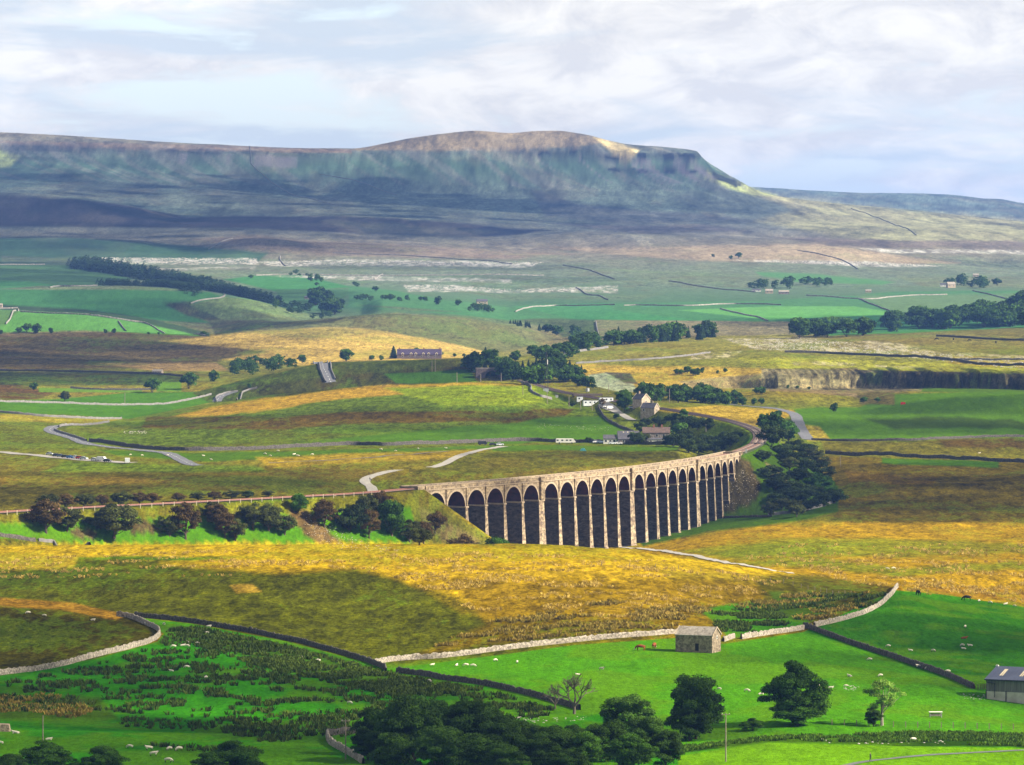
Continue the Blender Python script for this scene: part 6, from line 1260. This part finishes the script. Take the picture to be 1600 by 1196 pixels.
# ------------------------------------------------------------------ vehicles
PAINT = {}
def carpaint(n, c):
    if n not in PAINT: PAINT[n] = material('paint_' + n, c, tuple(x * .9 for x in c), 1, rough=0.3, spec=0.5)
    return PAINT[n]
M['tyre'] = material('tyre', (0.02, 0.02, 0.02), (0.015, 0.015, 0.015), 2)
def car(col, row, color, c, label, rz, kind='car', group=None, y=None, z=0.25):
    p = hit(col, row); e = empty('parked_' + kind, p + Vector((0, 0, z)), rz, label, kind, group); pm = carpaint(color, c)
    if kind == 'van':
        body = [(-2.5, .35), (2.5, .35), (2.55, 1.1), (2.2, 1.3), (1.5, 2.1), (-2.45, 2.15)]; glass = [(1.56, 1.3), (2.1, 1.3), (1.45, 1.95), (1.1, 1.95), (1.1, 1.3)]; ax = (-1.6, 1.6)
        MB().prism(body, -.95, .95).build('body', pm, e); MB().prism(glass, -.97, .97).build('window', M['glass'], e)
    else:
        MB().prism([(-2.1, .3), (2.1, .3), (2.15, .75), (1.95, .9), (1.0, 1.0), (-1.95, 1.0), (-2.15, .8)], -.87, .87).build('body', pm, e)
        MB().prism([(-1.8, 1.001), (1.05, 1.001), (.45, 1.45), (-1.35, 1.48)], -.74, .74).build('window', M['glass'], e); MB().prism([(-1.3, 1.49), (.4, 1.46), (.35, 1.53), (-1.25, 1.56)], -.72, .72).build('roof', pm, e); ax = (-1.3, 1.3)
    for x in ax:
        for s in (-1, 1): MB().tube((x, s * .78, .32), (x, s * .98, .32), .32, .32, 12).build('wheel', M['tyre'], e)
    for s in (-1, 1): MB().box(2.14, 2.2, s * .6 - .15, s * .6 + .15, .62, .78).build('headlight', M['white'], e)
    return e
blk = (.02, .022, .03); G = 'vehicles parked along the pale lay-by'
for col, row, n, c, lab, kd in ((78, 712, 'silver', (.55, .6, .62), 'pale silver car standing leftmost in the lay-by', 'car'), (88, 714, 'black', blk, 'black car second in the lay-by row', 'car'), (95, 715, 'grey', (.12, .17, .22), 'dark slate grey car third in the lay-by row', 'car'), (102, 716, 'black', blk, 'black car just left of the blue one', 'car'),
                                (110, 717, 'blue', (.05, .2, .55), 'bright blue car in the lay-by row', 'car'), (118, 717, 'white', (.8, .8, .8), 'white car between the blue and the red ones', 'car'), (124.5, 718, 'red', (.6, .04, .03), 'red car in the lay-by row', 'car'), (131, 719, 'silver', (.55, .6, .62), 'silver car right of the red one', 'car'),
                                (148, 720.5, 'white', (.8, .8, .8), 'low white car left of the white van', 'car'), (159, 721, 'white', (.8, .8, .8), 'white van in the lay-by', 'van'), (168, 722.5, 'black', blk, 'black car behind the white van', 'car')): car(col, row, n, c, lab, -0.5, kd, G)
for col, row, n, c, lab, kd in ((754, 696, 'black', blk, 'black van near the track fork behind the viaduct', 'van'), (770, 697, 'black', blk, 'small dark car between black van and pale car', 'car'), (781, 697, 'silver', (.6, .68, .7), 'pale car at the track end behind the viaduct', 'car'), (932, 693, 'white', (.8, .8, .8), 'white car left of the white cottage', 'car'), (938, 693, 'grey', (.12, .17, .22), 'grey car against the white cottage corner', 'car'),
                                (957, 695, 'silver', (.6, .68, .7), 'silver car in front of the white cottage', 'car'), (966, 695, 'white', (.8, .8, .8), 'white car in front of the slate cottage', 'car'), (947, 637, 'white', (.8, .8, .8), 'white car left of the station gate', 'car'), (954, 640, 'white', (.8, .8, .8), 'white van at the station gate', 'van'), (988, 638, 'silver', (.6, .68, .7), 'pale car by the round tree near the station', 'car')): car(col, row, n, c, lab, 0.3, kd)
# white coach-like caravan
p = hit(884, 694); e = empty('caravan', p + Vector((0, 0, .3)), 0.03, 'long white caravan parked in the field left of the cottages', 'caravan'); MB().prism([(-5.6, .5), (4.4, .5), (5.7, .7), (5.3, 1.4), (4.2, 2.7), (-5.2, 2.8), (-5.6, 2.3)], -1.2, 1.2).build('body', M['white'], e)
for x in (-4.6, -2, .6, 2.6): MB().box(x - .55, x + .55, -1.24, -1.2, 1.5, 2.2).build('window', M['glass'], e)
for x in (-3.6, 3.4):
    for s in (-1, 1): MB().tube((x, s * 1.0, .3), (x, s * 1.22, .3), .42, .42, 12).build('wheel', M['tyre'], e)
p = hit(199, 725); e = empty('horse_box', p + Vector((0, 0, .25)), 0.1, 'white box trailer standing alone at the end of the lay-by', 'trailer'); MB().box(-1.25, 1.25, -1.7, 1.7, .5, 2.7).build('body', M['white'], e); MB().box(-1.15, 1.15, -1.73, -1.7, .6, 2.5).build('ramp', M['palegrey'], e)
for s in (-1, 1): MB().tube((s * 1.05, 0, .35), (s * 1.35, 0, .35), .35, .35, 12).build('wheel', M['tyre'], e)
p = hit(1462, 1121); e = empty('feed_trailer', p, 0.03, 'small white roofed sheep feeder in the green field', 'feeder'); MB().prism([(-1.5, 1.15), (1.5, 1.15), (1.5, 1.25), (-1.5, 1.25)], -.7, .7).build('lid', M['white'], e); MB().box(-1.35, 1.35, -.5, .5, .3, .85).build('trough', M['darkstone'], e)
for x in (-1.3, 1.3):
    for y in (-.5, .5): MB().box(x - .05, x + .05, y - .05, y + .05, -.3, 1.15).build('leg', M['galv'], e)
p = hit(1480, 716); e = MB().tube((-.9, 0, .85), (.9, 0, .85), .85, .85, 16).build('wrapped_bale', M['white'], None, p); tag(e, 'single white wrapped bale on the moor wall', 'bale')
p = hit(911, 705); e = MB().prism([(-1.8, 0), (1.8, 0), (1.0, 1.2), (0, 1.6), (-1.0, 1.2)], -1.2, 1.2).build('tent', material('tent_cloth', (.12, .42, .45), (.08, .3, .33), 1), None, p); tag(e, 'small turquoise tent below the cottages', 'tent')
p = hit(1411, 632); e = MB().box(-1.6, 1.6, -.8, .8, -.3, 1.1).box(-1.2, 1.2, -.6, .6, 1.1, 1.5).build('red_skip', material('red_paint', (.6, .03, .02), (.45, .02, .02), 1), None, p); tag(e, 'small red skip on the rough green mound', 'skip')
p = hit(0, 1143); e = empty('stone_shelter', p, 0, 'ruined stone shelter corner at the left edge', 'ruin'); MB().prism([(-2.6, 0), (2.2, 0), (1.9, 1.5), (-2.6, 1.7)], -1.2, 1.2).build('wall', M['barnstone'], e)
# ------------------------------------------------------------------ animals and people
def skinned(name, verts, edges, radii, mats, matfn, sub=1):
    me = bpy.data.meshes.new(name); me.from_pydata(verts, edges, []); ob = bpy.data.objects.new(name, me); COL.objects.link(ob)
    sk = ob.modifiers.new('s', 'SKIN'); 
    for v, r in zip(me.skin_vertices[0].data, radii): v.radius = (r, r) if not isinstance(r, tuple) else r
    me.skin_vertices[0].data[0].use_root = True
    sb = ob.modifiers.new('u', 'SUBSURF'); sb.levels = sub; sb.render_levels = sub
    dg = bpy.context.evaluated_depsgraph_get(); out = bpy.data.meshes.new_from_object(ob.evaluated_get(dg)); bpy.data.objects.remove(ob); out.name = name
    out.materials.clear(); [out.materials.append(m) for m in mats]
    for pl in out.polygons: pl.use_smooth = True; pl.material_index = matfn(pl.center)
    return out
M['fleece'] = material('fleece', (0.72, 0.66, 0.54), (0.5, 0.45, 0.36), 6, bump=.03); M['face'] = material('dark_face', (0.05, 0.045, 0.04), (.03, .03, .03), 3)
M['browncoat'] = material('brown_coat', (0.26, 0.07, 0.02), (0.16, 0.045, 0.015), 3); M['blackcoat'] = material('black_coat', (.018, .016, .016), (.01, .01, .01), 3); M['whiteface'] = material('white_face', (.7, .65, .55), (.6, .55, .45), 3)
def beast(name, graze, lying, s, mats, fn):
    zb = .72 if not lying else .38; L_ = [(-.55, 0, zb), (-.15, 0, zb - .02), (.3, 0, zb), (.55, 0, zb + .02)]; R_ = [.22, .27, .27, .2]
    if graze: L_ += [(.8, 0, zb - .25), (.92, 0, .2), (1.04, 0, .08)]
    else: L_ += [(.78, 0, zb + .2), (.92, 0, zb + .28), (1.1, 0, zb + .2)]
    R_ += [.12, .11, .06]; E_ = [(i, i + 1) for i in range(6)]; v = len(L_)
    for (bx, root) in ((-.5, 0), (.45, 3)):
        for sd in (-1, 1):
            if lying: L_ += [(bx, sd * .22, .2), (bx + .2, sd * .28, .07)]; R_ += [.1, .06]; E_ += [(root, v), (v, v + 1)]; v += 2
            else:
                L_ += [(bx, sd * .15, zb - .22), (bx - (.07 if root == 0 else 0), sd * .15, .3), (bx + (.0 if root == 0 else .0), sd * .15, .02)]; R_ += [.1, .05, .045]; E_ += [(root, v), (v, v + 1), (v + 1, v + 2)]; v += 3
    L_ += [(-.72, 0, zb), (-.78, 0, zb - .3)]; R_ += [.05, .03]; E_ += [(0, v), (v, v + 1)]
    L_ += [(L_[5][0] - .02, .12, L_[5][2] + .08), (L_[5][0] - .02, -.12, L_[5][2] + .08)]; R_ += [.03, .03]; E_ += [(5, v + 2), (5, v + 3)]
    return skinned(name, [tuple(c * s for c in p) for p in L_], E_, [r * s for r in R_], mats, fn)
sfn = lambda c: 1 if (c.z < .36 and c.x < .7) or c.x > .9 else 0
SH = [beast('sheep', True, False, 1.0, [M['fleece'], M['face']], sfn), beast('sheep', False, False, 1.0, [M['fleece'], M['face']], sfn), beast('sheep', False, True, 1.0, [M['fleece'], M['face']], lambda c: 1 if c.x > .92 else 0)]
COW = {k: [beast('cow', True, False, 1.75, [m, M['whiteface']], (lambda c: 1 if c.x > 1.5 else 0) if k == 'brown' else (lambda c: 0)), beast('cow', False, True, 1.6, [m, M['whiteface']], lambda c: 0)] for k, m in (('brown', M['browncoat']), ('black', M['blackcoat']))}
ra = random.Random(8)
def flock(pts, where, group, s=1.0):
    pts = sorted(pts); n = len(pts)
    for i, (c, r) in enumerate(pts):
        p = hit(c, r); v = ra.choice([0, 0, 0, 1, 2]); o = link('sheep', SH[v], None, p); o.rotation_euler = (0, 0, ra.choice([0, math.pi]) + ra.gauss(0, .6)); sc = s * ra.uniform(.72, 1.0); o.scale = (sc, sc, sc)
        tag(o, ordlab(i, n, 'sheep', where), 'sheep', group if n > 1 else None)
flock([(44, 960), (69, 964), (145, 970)], 'on the brown hill at left', 'sheep on the brown hill')
flock([(229, 977), (256, 978), (324, 990), (326, 982)], 'near the top of the rushy field by the wall', 'sheep by the upper rushy wall')
flock([(271, 1013), (285, 1010), (294, 1007), (292, 1012), (308, 1008), (292, 1045), (268, 1051), (322, 1061)], 'grazing among the left rushes', 'sheep among the left rushes')
flock([(25, 1147), (76, 1157), (1, 1164)], 'in the bottom left corner field', 'sheep in the bottom left corner', 1.1)
flock([(203, 1170), (233, 1173), (265, 1173), (280, 1174), (240, 1182), (263, 1192)], 'between the bottom left treetops', 'sheep between the bottom treetops', 1.1)
flock([(470, 1029), (497, 1035), (546, 1101), (671, 1067)], 'in the dull upper rushes', 'sheep in the dull rushes')
flock([(675, 1040), (713, 1041), (728, 1042), (739, 1043), (774, 1034), (808, 1037)], 'under the pale wall left of the barn', 'sheep under the pale wall')
flock([(940, 1048), (903, 1057)], 'above the leafless tree', 'sheep above the leafless tree')
flock([(1124, 1079), (1167, 1082), (1189, 1086), (809, 1124)], 'near the big rounded tree', 'sheep near the rounded tree')
flock([(1281, 1074), (1298, 1076), (1322, 1074), (1328, 1058), (1376, 1058), (1359, 1033)], 'below the long dark wall', 'sheep below the long dark wall')
flock([(1435, 1044), (1449, 1047), (1454, 1048), (1481, 1052), (1388, 1012), (1423, 1019), (1458, 1019)], 'above the long dark wall', 'sheep above the long dark wall')
flock([(1508, 982), (1504, 1011), (1506, 1015), (1516, 1010)], 'high on the dark green slope', 'sheep on the dark green slope')
flock([(1530, 941), (1547, 944), (1571, 947), (1585, 949)], 'on the skyline of the green slope', 'sheep on the green skyline')
flock([(1387, 891), (1396, 890)], 'on the golden moor', 'sheep on the golden moor'); flock([(1427, 1159)], 'beside the stream under the field', 'x')
flock([(414, 711), (422, 714), (434, 706), (459, 711), (466, 713), (488, 712), (595, 704), (618, 706), (653, 703), (697, 701)], 'on the green strip behind the viaduct', 'sheep on the strip behind the viaduct', 1.2)
flock([(204, 712), (222, 713), (262, 713), (318, 714), (330, 720)], 'beside the straight road end', 'sheep beside the road end', 1.2); flock([(1230, 703), (1530, 710)], 'on the right moor', 'sheep on right moor', 1.2)
for c, r, k, v, lab, rz in ((1001, 1017, 'brown', 0, 'brown cow grazing left of the barn', 2.9), (1022, 1014, 'brown', 0, 'brown cow nearer to the barn seen end on', 1.3), (1506, 999, 'brown', 1, 'brown calf lying on the dark green slope', 0.1), (1435, 931, 'black', 0, 'black cow on the hill crest by the wall end', 1.9), (1511, 939, 'black', 0, 'black cow grazing on the crest further right', 3.0)):
    o = link('cow', COW[k][v], None, hit(c, r)); o.rotation_euler = (0, 0, rz); s = 1.0 if v == 0 else .7; o.scale = (s, s, s); tag(o, lab, 'cow')
for i, (c, r) in enumerate([(1464, 532), (1490, 532), (1515, 534), (1556, 537)]):
    o = link('cow', COW['black'][0], None, hit(c, r)); o.rotation_euler = (0, 0, ra.uniform(0, 6)); o.scale = (1.3,) * 3; tag(o, ordlab(i, 4, 'black cow', 'on the far plateau edge'), 'cow', 'black cattle on the plateau')
def person_mesh(seed):
    V_ = [(0, 0, .95), (0, 0, 1.15), (0, -.01, 1.38), (0, 0, 1.5), (0, .02, 1.62), (0, .03, 1.72)]; R_ = [.15, .145, (.17, .11), .06, .1, .075]; E_ = [(i, i + 1) for i in range(5)]
    for s in (-1, 1):
        v = len(V_); V_ += [(s * .09, s * .04, .86), (s * .1, s * .12 - .02, .48), (s * .1, s * .2 + .05, .08), (s * .11, s * .2 - .12, .04)]; R_ += [.1, .07, .05, .045]; E_ += [(0, v), (v, v + 1), (v + 1, v + 2), (v + 2, v + 3)]
        v = len(V_); V_ += [(s * .2, 0, 1.4), (s * .25, .05, 1.12), (s * .22, -.14, 1.0), (s * .21, -.21, .98)]; R_ += [.07, .05, .037, .035]; E_ += [(2, v), (v, v + 1), (v + 1, v + 2), (v + 2, v + 3)]; h = v + 3
        for k in range(5): L2 = (.05, .065, .07, .065, .05)[k]; V_ += [(s * .21 + (k - 2) * .017, -.21 - L2, .965 + (.02 if k == 0 else 0))]; R_ += [.009]; E_ += [(h, len(V_) - 1)]
    return skinned('person', V_, E_, R_, [carpaint('jacket', (.02, .02, .028)), carpaint('trousers', (.05, .045, .04)), carpaint('skin', (.5, .3, .2)), carpaint('hair', (.04, .03, .02))], lambda c: 3 if c.z > 1.68 or (c.z > 1.56 and c.y > .06) else 2 if c.z > 1.5 or (abs(c.x) > .13 and c.y < -.2 and c.z < 1.05) else 1 if c.z < .92 and abs(c.x) < .19 else 0, 2)
PM = person_mesh(0)
for c, r, lab, rz in ((1360, 1190, 'walker in dark clothes on the bottom meadow beside the narrow path', 1.2), (578, 752, 'dark clothed walker on the hairpin track, left of two', 0.3), (580, 754, 'dark clothed walker on the hairpin track, right of two', 0.4)):
    o = link('person', PM, None, hit(c, r) + Vector((0, 0, .2 if c < 1000 else 0))); o.rotation_euler = (0, 0, rz); tag(o, lab, 'person')
# scattered stones
M['rock'] = material('limestone', (.50, .47, .43), (.28, .26, .24), 1.5, bump=.1)
def rocks(label, poly, n, s, seed):
    R = random.Random(seed); V_ = []; F_ = []; xs = [p[0] for p in poly]; ys = [p[1] for p in poly]; k = 0; bm = bmesh.new(); bmesh.ops.create_icosphere(bm, subdivisions=1, radius=1); bv = [v.co.copy() for v in bm.verts]; bf = [tuple(v.index for v in f.verts) for f in bm.faces]; bm.free(); o = None
    for _ in range(n * 6):
        c = R.uniform(min(xs), max(xs)); r = R.uniform(min(ys), max(ys))
        if sdist(poly, np.array([c]), np.array([r]))[0] < 0: continue
        p = hit(c, r); o = o or p.copy(); b = len(V_); q = s * R.uniform(.4, 1.2)
        V_ += [tuple(p - o + Vector((v.x * q * R.uniform(.8, 1.4), v.y * q * R.uniform(.7, 1.2), v.z * q * .6))) for v in bv]; F_ += [tuple(b + i for i in f) for f in bf]; k += 1
        if k >= n: break
    ob = link('loose_stones', np_mesh('loose_stones', np.array(V_), np.array(F_), [M['rock']]), None, o); tag(ob, label, 'stones', kind='stuff')
rocks('pale stones strewn below the grass bank left of the leafless tree', [(800, 1123), (860, 1120), (905, 1118), (930, 1124), (860, 1130), (800, 1129)], 45, .25, 1)
rocks('boulders along the stream bank', [(1280, 1155), (1480, 1153), (1485, 1163), (1290, 1163)], 34, .3, 2)
rocks('scree stones on the embankment at the viaduct left end', [(470, 800), (500, 810), (560, 845), (640, 862), (540, 862), (480, 835)], 260, .22, 3)
rocks('grey rubble on the abutment slope by the last arches', [(1148, 730), (1172, 740), (1190, 760), (1165, 795), (1130, 798)], 140, .22, 4)
rocks('scattered stones on the hill behind the viaduct', [(840, 662), (955, 668), (950, 674), (840, 670)], 90, .25, 5)
rocks('white limestone blocks on the left moor', [(192, 674), (230, 674), (228, 678), (195, 678)], 60, .4, 6)
rocks('rubble spilling from the collapsed wall end by the shed', [(1500, 1084), (1540, 1086), (1545, 1095), (1500, 1092)], 40, .22, 7)
rocks('pale stones below the long wall', [(1318, 1070), (1345, 1072), (1340, 1080), (1318, 1078)], 30, .22, 8)
rocks('limestone pavement blocks on the right plateau', [(1130, 530), (1250, 528), (1400, 543), (1600, 566), (1600, 578), (1400, 557), (1250, 551), (1180, 546)], 1400, .62, 9)
rocks('limestone blocks along the far left scar', [(135, 403), (400, 404), (405, 413), (150, 411)], 600, 1.5, 10)
rocks('limestone blocks along the far middle scar', [(400, 409), (560, 406), (850, 410), (830, 416), (420, 415)], 600, 1.4, 11)
rocks('broken limestone of the lower far scar', [(630, 446), (690, 445), (800, 453), (965, 448), (965, 456), (640, 455)], 300, 1.2, 12)
rocks('far right limestone scar blocks', [(1120, 407), (1350, 409), (1480, 416), (1340, 415)], 400, 1.4, 13)
# ------------------------------------------------------------------ unseen clouds, placed to throw the shadows
def shadow_cloud_material(op):
    m = bpy.data.materials.new('unseen_shadow_cloud'); m.use_nodes = True; nt = m.node_tree; N = nt.nodes; L = nt.links
    out = [n for n in N if n.type == 'OUTPUT_MATERIAL'][0]; N.remove(N['Principled BSDF'])
    d = N.new('ShaderNodeBsdfDiffuse'); d.inputs[0].default_value = (.85, .86, .88, 1); t = N.new('ShaderNodeBsdfTransparent'); mx = N.new('ShaderNodeMixShader')
    mx.inputs[0].default_value = op; L.new(t.outputs[0], mx.inputs[1]); L.new(d.outputs[0], mx.inputs[2]); L.new(mx.outputs[0], out.inputs[0]); return m
def shadow_cloud_bank(polys, alt, op, name='shadow_clouds'):
    """each polygon is the patch of ground that lies in shade; the cloud hangs where it shades that patch"""
    R = random.Random(3); bm = bmesh.new(); bmesh.ops.create_icosphere(bm, subdivisions=3, radius=1); bv = np.array([tuple(v.co) for v in bm.verts]); bf = np.array([[v.index for v in f.verts] for f in bm.faces]); bm.free(); Vs = []; Fs = []; nb = 0
    for poly, rad, cover in polys:
        W_ = [hit(c, r) for c, r in poly]; zt = sum(p.z for p in W_) / len(W_); wp = [(p.x, p.y) for p in W_]; xs = [p[0] for p in wp]; ys = [p[1] for p in wp]
        step = rad * 0.95; a = min(xs)
        while a < max(xs) + rad:
            b = min(ys)
            while b < max(ys) + rad * 1.5:
                x = a + R.uniform(-.45, .45) * step; y = b + R.uniform(-.45, .45) * step; dd = sdist(wp, np.array([x]), np.array([y]))[0]
                if dd > -rad * .1 and R.random() < cover:
                    r = rad * R.uniform(.6, 1.05) * (0.75 if dd < rad * .5 else 1); h = alt + R.uniform(0, rad * .5); k = (h - zt) / SV.z; c = np.array([x + SV.x * k, y + SV.y * k, h])
                    ph = R.uniform(0, 100); nz_ = 1 + .35 * fbm(bv[:, 0] * 1.7 + ph, bv[:, 1] * 1.7 + bv[:, 2] * 1.3, 3)
                    Vs.append(bv * nz_[:, None] * np.array([r, r, r * .35]) + c); Fs.append(bf + nb); nb += len(bv)
                b += step
            a += step
    V_ = np.vstack(Vs); o = V_[0].copy(); ob = link(name, np_mesh(name, V_ - o, np.vstack(Fs), [shadow_cloud_material(op)], True), None, tuple(o)); tag(ob, 'unseen broken white cloud placed above the dale to shade it', 'shadow_clouds', kind='stuff')
shadow_cloud_bank([
 ([(-260, 945), (60, 950), (180, 968), (300, 985), (600, 1050), (905, 1120), (1060, 1140), (1080, 1250), (-260, 1250)], 42, .82),
 ([(1200, 1003), (1262, 990), (1400, 928), (1700, 955), (1700, 1105), (1520, 1100), (1350, 1060)], 40, .85),
 ([(1295, 722), (1760, 726), (1760, 805), (1300, 808), (1230, 800), (1200, 740)], 70, .7),
], 760, 0.2)
shadow_cloud_bank([([(-260, 893), (300, 888), (520, 894), (620, 935), (710, 985), (600, 1030), (300, 968), (-260, 920)], 34, .45)], 800, 0.12)
shadow_cloud_bank([
 ([(-260, 735), (300, 728), (620, 742), (560, 766), (0, 790), (-260, 790)], 70, .55),
 ([(640, 745), (820, 770), (880, 735), (1060, 712), (1040, 705), (780, 708)], 50, .5), ([(560, 790), (640, 775), (700, 850), (790, 850), (780, 765), (640, 750)], 34, .5),
 ([(-260, 520), (300, 530), (380, 562), (250, 590), (-260, 605)], 120, .9),
 ([(370, 612), (500, 572), (740, 565), (735, 595), (560, 602)], 90, .9),
 ([(260, 662), (560, 640), (900, 640), (880, 662), (500, 675)], 70, .7),
 ([(1250, 690), (1700, 690), (1700, 618), (1450, 625), (1260, 655)], 80, .45),
 ([(1340, 575), (1400, 575), (1700, 590), (1700, 614), (1440, 614)], 60, .6),
 ([(-260, 410), (120, 410), (420, 455), (520, 500), (330, 515), (-260, 480)], 170, .55),
 ([(1210, 500), (1420, 492), (1440, 510), (1220, 512)], 90, .9),
], 1100, 0.22)
shadow_cloud_bank([
 ([(-400, 225), (545, 245), (900, 246), (925, 262), (985, 258), (1080, 250), (1110, 285), (1160, 305), (1230, 345), (1100, 372), (700, 400), (-400, 400)], 330, .95),
 ([(520, 410), (900, 412), (900, 440), (600, 445)], 220, .4),
 ([(1450, 400), (1700, 402), (1700, 425), (1500, 425)], 200, .6),
], 1900, 0.17)
# ------------------------------------------------------------------ the air
hzm = bpy.data.materials.new('haze'); hzm.use_nodes = True; nt = hzm.node_tree; out = [n for n in nt.nodes if n.type == 'OUTPUT_MATERIAL'][0]; nt.nodes.remove(nt.nodes['Principled BSDF'])
pv = nt.nodes.new('ShaderNodeVolumePrincipled'); pv.inputs['Color'].default_value = (0.20, 0.40, 0.98, 1); pv.inputs['Density'].default_value = 2.9e-5; pv.inputs['Anisotropy'].default_value = 0.0
nt.links.new(pv.outputs[0], out.inputs['Volume'])
xm = max(abs(float(X.min())), abs(float(X.max()))) + 50
hb = MB().box(-xm, xm, -60, float(Y.max()) + 60, float(Z.min()) - 1, float(Z.max()) + 25).build('haze', hzm); tag(hb, 'thin blue haze filling the dale', 'haze', kind='stuff')
